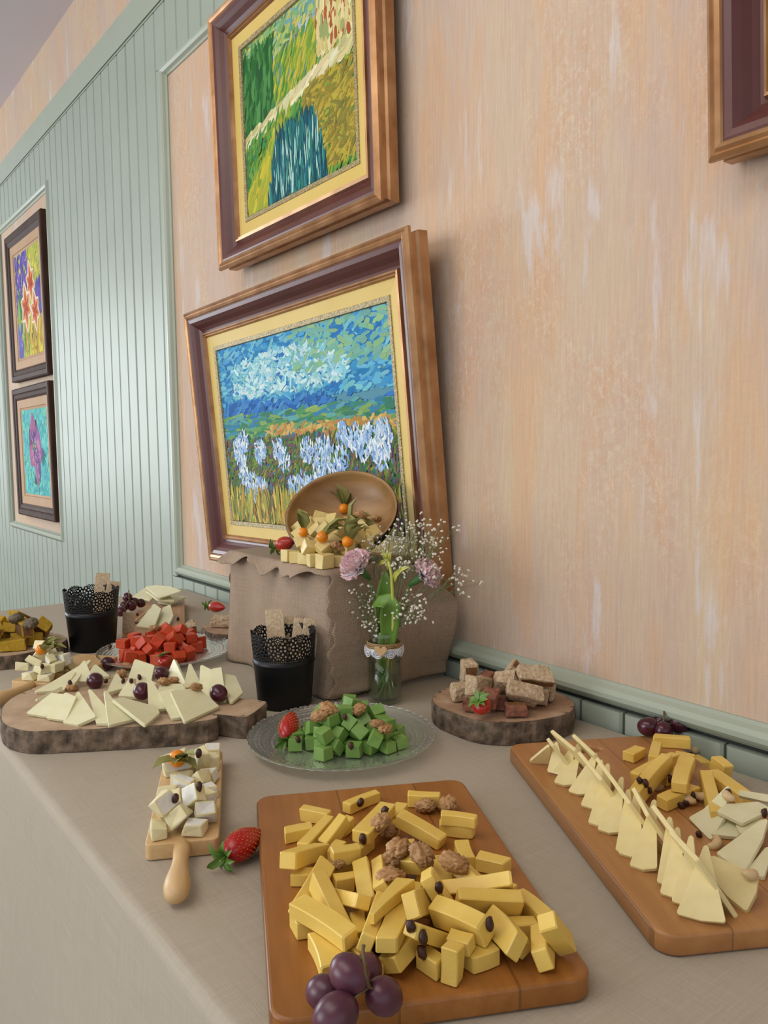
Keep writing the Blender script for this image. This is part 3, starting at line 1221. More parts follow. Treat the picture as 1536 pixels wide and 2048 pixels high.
# ------------------------------------------------------------------ boards
def round_poly(pts, r, n=6):
    out = []
    m = len(pts)
    for i in range(m):
        p0, p1, p2 = Vector(pts[i - 1]), Vector(pts[i]), Vector(pts[(i + 1) % m])
        a, b = (p0 - p1).normalized(), (p2 - p1).normalized()
        rr = r[i] if isinstance(r, (list, tuple)) else r
        if rr <= 0:
            out.append(tuple(p1))
            continue
        ang = a.angle(b)
        d = rr / math.tan(ang / 2)
        s, e = p1 + a * d, p1 + b * d
        c = p1 + (a + b).normalized() * (rr / math.sin(ang / 2))
        a0 = math.atan2(s.y - c.y, s.x - c.x)
        a1 = math.atan2(e.y - c.y, e.x - c.x)
        while a1 - a0 > PI:
            a1 -= 2 * PI
        while a1 - a0 < -PI:
            a1 += 2 * PI
        for k in range(n + 1):
            t = a0 + (a1 - a0) * k / n
            out.append((c.x + rr * math.cos(t), c.y + rr * math.sin(t)))
    return out


def slab_mesh(name, polys, th, bev, m):
    """flat board from outlines (first outer, then holes) through a filled bevelled 2D curve"""
    cu = bpy.data.curves.new(name, 'CURVE')
    cu.dimensions = '2D'
    cu.fill_mode = 'BOTH'
    cu.extrude = th / 2 - bev
    cu.bevel_depth = bev
    cu.bevel_resolution = 2
    cu.offset = -bev
    for p in polys:
        sp = cu.splines.new('POLY')
        sp.points.add(len(p) - 1)
        for q, (x, y) in zip(sp.points, p):
            q.co = (x, y, th / 2, 1)
        sp.use_cyclic_u = True
    t = bpy.data.objects.new(name, cu)
    C.objects.link(t)
    dg = bpy.context.evaluated_depsgraph_get()
    me = bpy.data.meshes.new_from_object(t.evaluated_get(dg))
    bpy.data.objects.remove(t)
    me.name = name
    for v in me.vertices:
        v.co.z += 0
    z0 = min(v.co.z for v in me.vertices)
    for v in me.vertices:
        v.co.z -= z0
    me.materials.clear()
    me.materials.append(m)
    return me


def board_root(name, label, origin, direction):
    a = math.atan2(direction[1], direction[0])
    return thing(name, label, 'board', (origin[0], origin[1], T + 0.0008), a)


def oval(cx, cy, rx, ry, n=24):
    return [(cx + rx * math.cos(2 * PI * i / n), cy + ry * math.sin(2 * PI * i / n)) for i in range(n)]


TH1 = 0.019
D1 = Vector((0.893, -0.450))
O1 = Vector((-0.808, 0.422))           # far room-side corner of the near board
b1 = board_root('cutting_board', 'orange-brown cutting board of yellow cheese sticks nearest the camera', O1, D1)
obj_b1 = new_obj('board', slab_mesh('board', [round_poly([(0, 0), (0.372, 0), (0.372, 0.243), (0, 0.243)], 0.017)], TH1, 0.003, M['boardA']), b1)

O2 = Vector((-0.743, 0.762))
D2 = Vector((0.873, -0.487))
b2 = board_root('cutting_board', 'cutting board with hand slot against the wall at right, holding three cheeses', O2, D2)
new_obj('board', slab_mesh('board', [round_poly([(0, 0), (0.432, 0), (0.432, 0.222), (0, 0.222)], 0.020), oval(0.037, 0.098, 0.010, 0.021)], TH1, 0.003, M['boardB']), b2)


def B1(u, v, h=0.0):
    q = O1 + D1 * u + Vector((-D1.y, D1.x)) * v
    return Vector((q.x, q.y, T + 0.0008 + TH1 + h))


def B2(u, v, h=0.0):
    q = O2 + D2 * u + Vector((-D2.y, D2.x)) * v
    return Vector((q.x, q.y, T + 0.0008 + TH1 + h))


def paddle(label, origin, direction, L, W, hl, label_handle=None):
    """small pine board (origin = middle of the handle end, direction towards the handle)"""
    r = board_root('paddle_board', label, origin, direction)
    new_obj('board', slab_mesh('board', [round_poly([(-L, -W / 2), (0, -W / 2), (0, W / 2), (-L, W / 2)], 0.006)], 0.017, 0.0015, M['pine']), r)
    prof = [(0.0, -0.004), (0.0085, 0.0), (0.0085, 0.015), (0.0075, 0.028), (0.0085, 0.045), (0.0115, 0.065), (0.0125, 0.078), (0.011, 0.09), (0.007, 0.097), (0.0, 0.099)]
    prof = [(a, b * hl / 0.099) for a, b in prof]
    V, F = lathe_vf(prof, 20)
    V = [(z, y, x * 0.93 + 0.0122) for x, y, z in V]
    obj('handle', V, F, M['pine'], r, smooth=True)
    return r


PD1 = Vector((0.893, -0.450))
PO1 = Vector((-0.763, 0.313))
paddle('small pine paddle board of white-rind cheese, its round handle towards the camera', PO1, PD1, 0.245, 0.074, 0.098)
PD2 = Vector((0.60, -0.80))
PO2 = Vector((-1.462, 0.338))
paddle('pine paddle board of white-rind cheese at the left edge, partly out of view', PO2, PD2, 0.19, 0.088, 0.098)

D3 = Vector((0.920, -0.391))
O3 = Vector((-1.860 - 0.21 * 0.92 - 0.391 * 0.066, 0.715 + 0.21 * 0.391 - 0.92 * 0.066))
b3 = board_root('cutting_board', 'cutting board at the far end behind the far black pot', O3, D3)
new_obj('board', slab_mesh('board', [round_poly([(0, 0), (0.425, 0), (0.425, 0.135), (0, 0.135)], 0.016)], 0.018, 0.003, M['boardB']), b3)


def B3(u, v, h=0.0):
    q = O3 + D3 * u + Vector((-D3.y, D3.x)) * v
    return Vector((q.x, q.y, T + 0.0008 + 0.018 + h))


# ------------------------------------------------------------------ tree slices with bark
def log_slice(name, label, outline, th, loc, m_top, seed, bark=0.005):
    """outline: closed list of (x, y) about the slice's centre"""
    root = thing(name, label, 'board', loc)
    rng = random.Random(seed)
    n = len(outline)
    V, F = [], []
    fr = [1.0, .965, .85, .65, .4, .18]
    for z in (th, 0.0):
        rows = []
        for q in fr:
            k = len(V)
            V += [(x * q, y * q, z + (0.0006 * mnoise.noise(Vector((x * q * 90, y * q * 90, seed))) if z else 0)) for x, y in outline]
            rows.append(k)
        k = len(V)
        V.append((0, 0, z))
        for a, b in zip(rows, rows[1:]):
            for i in range(n):
                f = (a + i, a + (i + 1) % n, b + (i + 1) % n, b + i)
                F.append(f if z else f[::-1])
        for i in range(n):
            f = (rows[-1] + i, rows[-1] + (i + 1) % n, k)
            F.append(f if z else f[::-1])
    obj('cut_face', V, F, m_top, root)
    V, F = [], []
    NZ = 9
    for j in range(NZ + 1):
        z = th * (0.004 + 0.99 * j / NZ)
        for i, (x, y) in enumerate(outline):
            d = math.hypot(x, y)
            a = mnoise.noise(Vector((x * 70, y * 70, z * 14 + seed)))
            b = mnoise.noise(Vector((x * 210, y * 210, z * 60 + seed)))
            g = bark * (0.15 + 0.75 * abs(a) + 0.35 * b)
            if j in (0, NZ):
                g *= 0.5
            g = max(g, 0.0002)
            V.append((x * (1 + g / d), y * (1 + g / d), z))
    for j in range(NZ):
        for i in range(n):
            F.append((j * n + i, j * n + (i + 1) % n, (j + 1) * n + (i + 1) % n, (j + 1) * n + i))
    b = len(V)
    V += [(x * .96, y * .96, th * .995) for x, y in outline]
    for i in range(n):
        F.append((NZ * n + i, NZ * n + (i + 1) % n, b + (i + 1) % n, b + i))
    obj('bark', V, F, M['bark'], root)
    return root


def blob(rx, ry, seed, n=110, k=0.05, rot=0):
    out = []
    for i in range(n):
        a = 2 * PI * i / n
        q = 1 + k * mnoise.noise(Vector((math.cos(a) * 1.3, math.sin(a) * 1.3, seed * 3.1))) * 2
        x, y = rx * q * math.cos(a), ry * q * math.sin(a)
        out.append((x * math.cos(rot) - y * math.sin(rot), x * math.sin(rot) + y * math.cos(rot)))
    return out


BLC = Vector((-0.842, 0.856))
log_slice('log_slice', 'round log slice of brown bread pieces against the wall', blob(0.101, 0.094, 4, rot=.6), 0.033, (BLC.x, BLC.y, T + 0.0008), M['ends2'], 3)
CLC = Vector((-1.752, 0.362))
log_slice('log_slice', 'log slice of yellow cake at the left edge of the photo', blob(0.106, 0.106, 8), 0.026, (CLC.x, CLC.y, T + 0.0008), M['ends'], 5)
KLC = Vector((-1.592, 0.800))
log_slice('log_slice', 'small log slice of bread half hidden behind the burlap box', blob(0.078, 0.078, 6), 0.026, (KLC.x, KLC.y, T + 0.0008), M['ends2'], 7)

# long slab with a stub of a handle
_pts = [(-1.268, 0.250), (-1.215, 0.243), (-1.165, 0.262), (-1.138, 0.300), (-1.108, 0.350), (-1.072, 0.415), (-1.052, 0.462), (-1.050, 0.488),
        (-1.064, 0.497), (-1.036, 0.515), (-1.030, 0.530), (-1.062, 0.572), (-1.078, 0.577), (-1.118, 0.553), (-1.150, 0.566), (-1.205, 0.562), (-1.268, 0.535), (-1.325, 0.495),
        (-1.368, 0.450), (-1.390, 0.400), (-1.385, 0.345), (-1.350, 0.292), (-1.312, 0.264)]
SLC = Vector((-1.205, 0.408))
_o = []
for i in range(len(_pts)):
    a, b, c_, d = [Vector(_pts[(i + k) % len(_pts)]) - SLC for k in (-1, 0, 1, 2)]
    for k in range(7):
        t = k / 7
        _o.append(tuple(0.5 * ((2 * b) + (c_ - a) * t + (2 * a - 5 * b + 4 * c_ - d) * t * t + (3 * b - a - 3 * c_ + d) * t ** 3)))
STH = 0.032
log_slice('wooden_slab', 'long live-edge wooden slab of pale cheese slices and grapes at left', _o, STH, (SLC.x, SLC.y, T + 0.0008), M['ends'], 11, 0.0055)


# ------------------------------------------------------------------ glass jar with flowers
VC = Vector((-1.036, 0.780, T + 0.0008))
vase = thing('glass_jar', 'clear glass jar of flowers with lace band in front of the burlap box', 'vase', VC)
RV = 0.0285
jar_o = [(0, 0), (0.022, 0), (0.0265, 0.003), (RV, 0.008), (RV - .0005, 0.045), (RV - .001, 0.082), (RV - .003, 0.096), (0.0235, 0.102), (0.0245, 0.1035), (0.0245, 0.1155), (0.0235, 0.117)]
jar_i = [(0.0222, 0.116), (0.0222, 0.102), (RV - .005, 0.094), (RV - .003, 0.08), (RV - .0025, 0.045), (RV - .0025, 0.010), (0.022, 0.006), (0, 0.005)]
obj('jar_glass', *lathe_vf(jar_o + jar_i, 48), M['clear'], vase, smooth=True)
M['water'] = m_clear('vase_water', (0.86, 0.93, 0.80), 0.02, 0.02)
obj('water', *lathe_vf([(0, 0.0055), (0.0215, 0.0065), (RV - .0032, 0.0105), (RV - .0032, 0.072), (0, 0.072)], 40), M['water'], vase, smooth=True)
M['twine'] = plain('jute_twine', '9B7A50', 0.9, 'B89868', 300, 0.4)
V, F = [], []
for k in range(4):
    pts = [((RV - .001) * math.cos(t) , (RV - .001) * math.sin(t), 0.093 + 0.0022 * k + 0.001 * math.sin(t + k)) for t in [2 * PI * i / 40 for i in range(41)]]
    tube_vf(pts, 0.0012, 6, V, F)
obj('twine', V, F, M['twine'], vase, smooth=True)
M['lace'] = plain('white_lace', 'D8DAE0', 0.85, 'E6E7EA', 200, 0.4)
lb = obj('lace_band', *lathe_vf([(RV + .0004, 0.083), (RV + .0012, 0.083), (RV + .0010, 0.0925), (RV + .0002, 0.0925)], 48, closed=True), M['lace'], vase)
cam_a = math.atan2(-VC.y, -VC.x)
for k in range(9):                      # rolled lace rosettes round the band
    a = cam_a + 0.35 + k * 2 * PI / 9
    c0 = Vector((math.cos(a), math.sin(a), 0)) * (RV + .002)
    tx = Vector((-math.sin(a), math.cos(a), 0))
    pts = []
    for i in range(44):
        t = i / 43
        r = 0.0015 + 0.0072 * t
        th = t * 5.2 * PI
        out = 0.0012 * (1 - t)
        dx = r * math.cos(th)
        p = Vector((math.cos(a + dx / RV), math.sin(a + dx / RV), 0)) * (RV + .0022 + out)
        pts.append(p + Vector((0, 0, 0.0855 + r * math.sin(th) * .95)))
    obj('lace_rosette', *tube_vf(pts, 0.0011, 5), M['lace'], vase, smooth=True)
hp = []
for i in range(32):
    t = 2 * PI * i / 32
    hp.append((0.00060 * 16 * math.sin(t) ** 3 * 1.05, 0.00060 * (13 * math.cos(t) - 5 * math.cos(2 * t) - 2 * math.cos(3 * t) - math.cos(4 * t))))
hm = slab_mesh('wooden_heart', [hp], 0.0028, 0.0005, M['pine'])
hrt = new_obj('wooden_heart', hm, vase)
_a = cam_a - 0.16
hrt.rotation_euler = (PI / 2, 0, _a + PI / 2)
hrt.location = (math.cos(_a) * (RV + .0035), math.sin(_a) * (RV + .0035), 0.0925)

M['stem'] = plain('green_stem', '5E7E3A', 0.5, '7C9A48', 30)
M['leaf'] = plain('fresh_leaf', '587E2E', 0.42, '6E943C', 30, 0.1)
M['leaf'].node_tree.nodes['Principled BSDF'].inputs['Subsurface Weight'].default_value = 0.0
M['yellowgreen'] = plain('yellow_green_sepal', 'B5B848', 0.5, 'C8C86A', 40)
M['darkleaf'] = plain('deep_green_calyx', '3A6A34', 0.5, '4C7C40', 30)


def m_petal():
    t = NT('carnation_petal')
    a = t.n('ShaderNodeAttribute', attribute_name='Col')
    t.col(a.outputs['Color'])
    t.set(Roughness=0.7)
    t.b.inputs['Subsurface Weight'].default_value = 0.3
    t.b.inputs['Subsurface Radius'].default_value = (0.004, 0.002, 0.002)
    return t.m


M['petal'] = m_petal()


def petal_mesh(seed, l, w):
    rng = random.Random(seed)
    nu, nv = 14, 7
    V, F, K = [], [], []
    f1, f2 = rng.uniform(0, 6), rng.uniform(0, 6)
    for j in range(nv + 1):
        v = j / nv
        for i in range(nu + 1):
            u = i / nu - .5
            ww = w * (0.25 + 0.75 * math.sin(v * PI / 2) ** .8)
            x = u * ww
            yy = l * v * (1 - 0.18 * (2 * u) ** 2) + (0.0012 * math.sin(u * 60 + f1) if j == nv else 0)
            z = 0.30 * l * v * v + v * v * (0.0022 * math.sin(u * 17 + f1) + 0.0014 * math.sin(u * 31 + f2))
            V.append((x, yy, z))
            e = max(0, (v - .72) / .28) * (0.5 + 0.5 * math.sin(u * 40 + f2))
            b = (1 - e * .62)
            pink = rng.uniform(.0, .08)
            K.append((0.96 - .04 * e, 0.82 * b + 0.09 - pink * .6, 0.78 * b + 0.14 - pink * .6, 1))
    for j in range(nv):
        for i in range(nu):
            a = j * (nu + 1) + i
            F.append((a, a + 1, a + nu + 2, a + nu + 1))
    me = mesh('petal', V, F, M['petal'], True)
    at = me.color_attributes.new('Col', 'FLOAT_COLOR', 'POINT')
    at.data.foreach_set('color', [q for c in K for q in c])
    return me


PET = [petal_mesh(s, 0.026, 0.027) for s in range(5)]


def carnation(label, centre, axis, R, stem_to, seed, pinkish):
    rng = random.Random(seed)
    root = thing('carnation', label, 'flower', centre, 0, 'pink and white carnations in the jar')
    root.rotation_mode = 'QUATERNION'
    q = Vector(axis).normalized().to_track_quat('Z', 'Y')
    root.rotation_quaternion = q
    for ring, (n, tilt, s) in enumerate(((11, 0.05, 1.0), (11, 0.38, .98), (10, 0.72, .90), (8, 1.05, .8), (6, 1.32, .66))):
        for k in range(n):
            o = new_obj('petal', PET[rng.randrange(5)], root)
            a = 2 * PI * (k + rng.uniform(-.25, .25)) / n + ring * .3
            o.rotation_euler = (tilt + rng.uniform(-.15, .15), 0, a)
            o.rotation_mode = 'XYZ'
            o.scale = (R / 0.028 * s,) * 3
            o.location = (0, 0, 0.0015 * ring)
    V, F = lathe_vf([(0.0, -0.030), (0.003, -0.029), (0.0055, -0.02), (0.0065, -0.008), (0.009, 0.0), (0.004, 0.002)], 12)
    obj('calyx', V, F, M['darkleaf'], root, smooth=True)
    inv = q.inverted()
    st = inv @ (Vector(stem_to) - Vector(centre))
    mid = Vector((0, 0, -0.055)) * .6 + st * .25
    pts = []
    for i in range(9):
        t = i / 8
        pts.append((Vector((0, 0, -0.028)) * (1 - t) ** 2 + mid * 2 * t * (1 - t) + st * t * t))
    obj('stem', *tube_vf(pts, 0.0019, 7), M['stem'], root, smooth=True)
    return root


carnation('open pink and white carnation facing the camera at left of the jar', PY(718, 1136, 0.752), (-0.05, -0.62, 0.62), 0.0325, VC + Vector((0.008, -0.006, 0.008)), 1, 0)
carnation('pink carnation seen from the side at right of the jar', PY(846, 1152, 0.812), (0.55, 0.30, 0.42), 0.029, VC + Vector((-0.010, 0.004, 0.008)), 2, 0)


# leafy stalk with the bent broad leaf
def blade(pts, widths, nrm, cup=0.25, n=6):
    V, F = [], []
    pts = [Vector(p) for p in pts]
    for i, p in enumerate(pts):
        d = (pts[min(i + 1, len(pts) - 1)] - pts[max(i - 1, 0)]).normalized()
        nn = Vector(nrm[i] if isinstance(nrm, list) else nrm)
        s = d.cross(nn).normalized()
        nn = s.cross(d).normalized()
        for k in range(n + 1):
            u = (k / n - .5) * 2
            V.append(tuple(p + s * u * widths[i] / 2 + nn * (u * u - .4) * cup * widths[i] * .5))
    for i in range(len(pts) - 1):
        for k in range(n):
            a = i * (n + 1) + k
            F.append((a, a + 1, a + n + 2, a + n + 1))
    return V, F


stalk = thing('leafy_stalk', 'green stalk with broad bent leaves and yellow-green tip, upright in the jar', 'flower', VC)
toC = Vector((-VC.x, -VC.y, 0)).normalized()
side = Vector((-toC.y, toC.x, 0))     # towards the photograph's right
yv = VC.y - 0.008


def L(px, py, y):
    return PY(px, py, y) - VC


def leafobj(name, pts, w, m, cup=.3, nrm=None):
    o = obj(name, *blade(pts, w, nrm if nrm is not None else toC, cup), m, stalk, smooth=True)
    s = o.modifiers.new('thickness', 'SOLIDIFY')
    s.thickness = 0.0007
    return o


leafobj('leaf', [Vector((0, -0.004, 0.03)), L(778, 1268, yv), L(780, 1236, yv), L(782, 1214, yv - .002), L(776, 1202, yv - .006), L(756, 1203, yv - .014), L(742, 1216, yv - .016)],
        [0.008, 0.026, 0.033, 0.032, 0.030, 0.022, 0.003], M['leaf'], .3, [toC] * 4 + [(toC + Vector((0, 0, .8))), (toC + Vector((0, 0, 1.2))), (toC + Vector((0, 0, 1.2)))])
leafobj('leaf', [Vector((0, 0.002, 0.03)), L(764, 1250, yv + .012), L(768, 1210, yv + .012), L(772, 1180, yv + .012), L(772, 1160, yv + .012), L(770, 1142, yv + .012)],
        [0.008, 0.022, 0.028, 0.028, 0.020, 0.003], M['leaf'], .3)
leafobj('leaf', [L(782, 1175, yv + .004), L(792, 1148, yv + .002), L(804, 1138, yv), L(818, 1134, yv)], [0.004, 0.008, 0.007, 0.001], M['yellowgreen'], .3, (toC + Vector((0, 0, .5))))
V, F = tube_vf([Vector((0, 0, .012)), L(786, 1250, yv + .006), L(786, 1200, yv + .004), L(783, 1150, yv), L(777, 1118, yv)], [.0026, .0026, .0026, .0024, .002], 8)
obj('stem', V, F, M['yellowgreen'], stalk, smooth=True)
for (a, b, w) in (((766, 1100), (772, 1122), .006), ((774, 1098), (777, 1122), .005), ((781, 1104), (778, 1124), .004), ((757, 1130), (774, 1119), .006), ((775, 1140), (776, 1122), .004)):
    m_ = ((a[0] + b[0]) / 2, (a[1] + b[1]) / 2)
    leafobj('sepal', [L(b[0], b[1], yv), L(m_[0], m_[1], yv - .003), L(a[0], a[1], yv - .002)], [.003, w, .001], M['yellowgreen'], .4)
V, F = [], []
for k in range(5):
    a = k * 1.25
    tube_vf([Vector((0.018 * math.cos(a), 0.018 * math.sin(a), 0.010)), Vector((0.012 * math.cos(a + 2.3), 0.012 * math.sin(a + 2.3), 0.055)), Vector((0.006 * math.cos(a + 3), 0.006 * math.sin(a + 3), 0.115))], 0.0022, 6, V, F)
obj('lower_stem', V, F, M['stem'], stalk, smooth=True)

# gypsophila sprigs
M['blossom'] = plain('tiny_white_blossom', 'D9D4C2', 0.8, 'E9E5D8', 200, vary=0.04)
M['twig'] = plain('thin_grey_green_twig', '66704A', 0.7, '7E8660', 60)


def ico(r, sub=1):
    bm = bmesh.new()
    bmesh.ops.create_icosphere(bm, subdivisions=sub, radius=r)
    V = [tuple(v.co) for v in bm.verts]
    F = [tuple(v.index for v in f.verts) for f in bm.faces]
    bm.free()
    return V, F


_bV, _bF = ico(1.0, 1)


def sprig(label, tips, spread, n, yc, seed):
    rng = random.Random(seed)
    root = thing('gypsophila_sprig', label, 'flower', VC, 0, "sprigs of baby's breath in the jar")
    V1, F1, V2, F2 = [], [], [], []
    base = Vector((rng.uniform(-.008, .008), rng.uniform(-.008, .008), 0.03))
    per = max(1, n // len(tips))
    for (px, py) in tips:
        tip = L(px, py, yc + rng.uniform(-.015, .015))
        neck = Vector((0, 0, 0.112)) + side * 0.010 * (1 if px > 770 else -1)
        hub = neck.lerp(tip, 0.62) + Vector((0, 0, .006))
        tube_vf([base, neck, hub, neck.lerp(tip, .85)], [.0007, .0007, .0005, .0004], 4, V1, F1, False)
        for k in range(per):
            p = tip + Vector((rng.gauss(0, 1), rng.gauss(0, 1), rng.gauss(0, 1))) * spread
            q = neck.lerp(tip, rng.uniform(.62, .85))
            tube_vf([q, q.lerp(p, .5) + Vector((0, 0, .002)), p], [.00035, .0003, .00025], 3, V1, F1, False)
            r = rng.uniform(.0017, .0030)
            for s in range(2):
                off = Vector((rng.gauss(0, .4), rng.gauss(0, .4), rng.gauss(0, .3))) * r
                b = len(V2)
                sq = rng.uniform(.6, .9)
                V2 += [(p.x + off.x + x * r * sq * rng.uniform(.8, 1.15), p.y + off.y + y * r * sq, p.z + off.z + z * r * .75) for x, y, z in _bV]
                F2 += [tuple(b + i for i in f) for f in _bF]
    tag(obj('twigs', V1, F1, M['twig'], root), kind='stuff')
    tag(obj('blossoms', V2, F2, M['blossom'], root), kind='stuff')
    return root


sprig("baby's breath sprig spreading left of the jar in front of the burlap", [(655, 1140), (668, 1175), (690, 1195), (650, 1125)], .011, 52, 0.760, 1)
sprig("baby's breath sprig standing tallest, behind the right carnation", [(800, 1070), (830, 1045), (860, 1060), (850, 1090), (815, 1100), (880, 1075), (835, 1078)], .015, 125, 0.830, 2)
sprig("baby's breath sprig reaching farthest right over the box end", [(890, 1140), (915, 1150), (900, 1165), (925, 1168), (880, 1130)], .013, 44, 0.830, 3)
sprig("baby's breath sprig low at right of the broad leaf", [(815, 1220), (835, 1235), (812, 1245), (840, 1215), (822, 1200)], .011, 66, 0.790, 4)
sprig("baby's breath sprig low at left of the broad leaf", [(735, 1200), (725, 1225), (745, 1240), (720, 1190), (748, 1180), (752, 1258)], .011, 80, 0.765, 5)
sprig("baby's breath sprig between the two carnations", [(760, 1095), (785, 1110), (800, 1125), (745, 1090), (815, 1120), (775, 1085)], .011, 90, 0.790, 6)
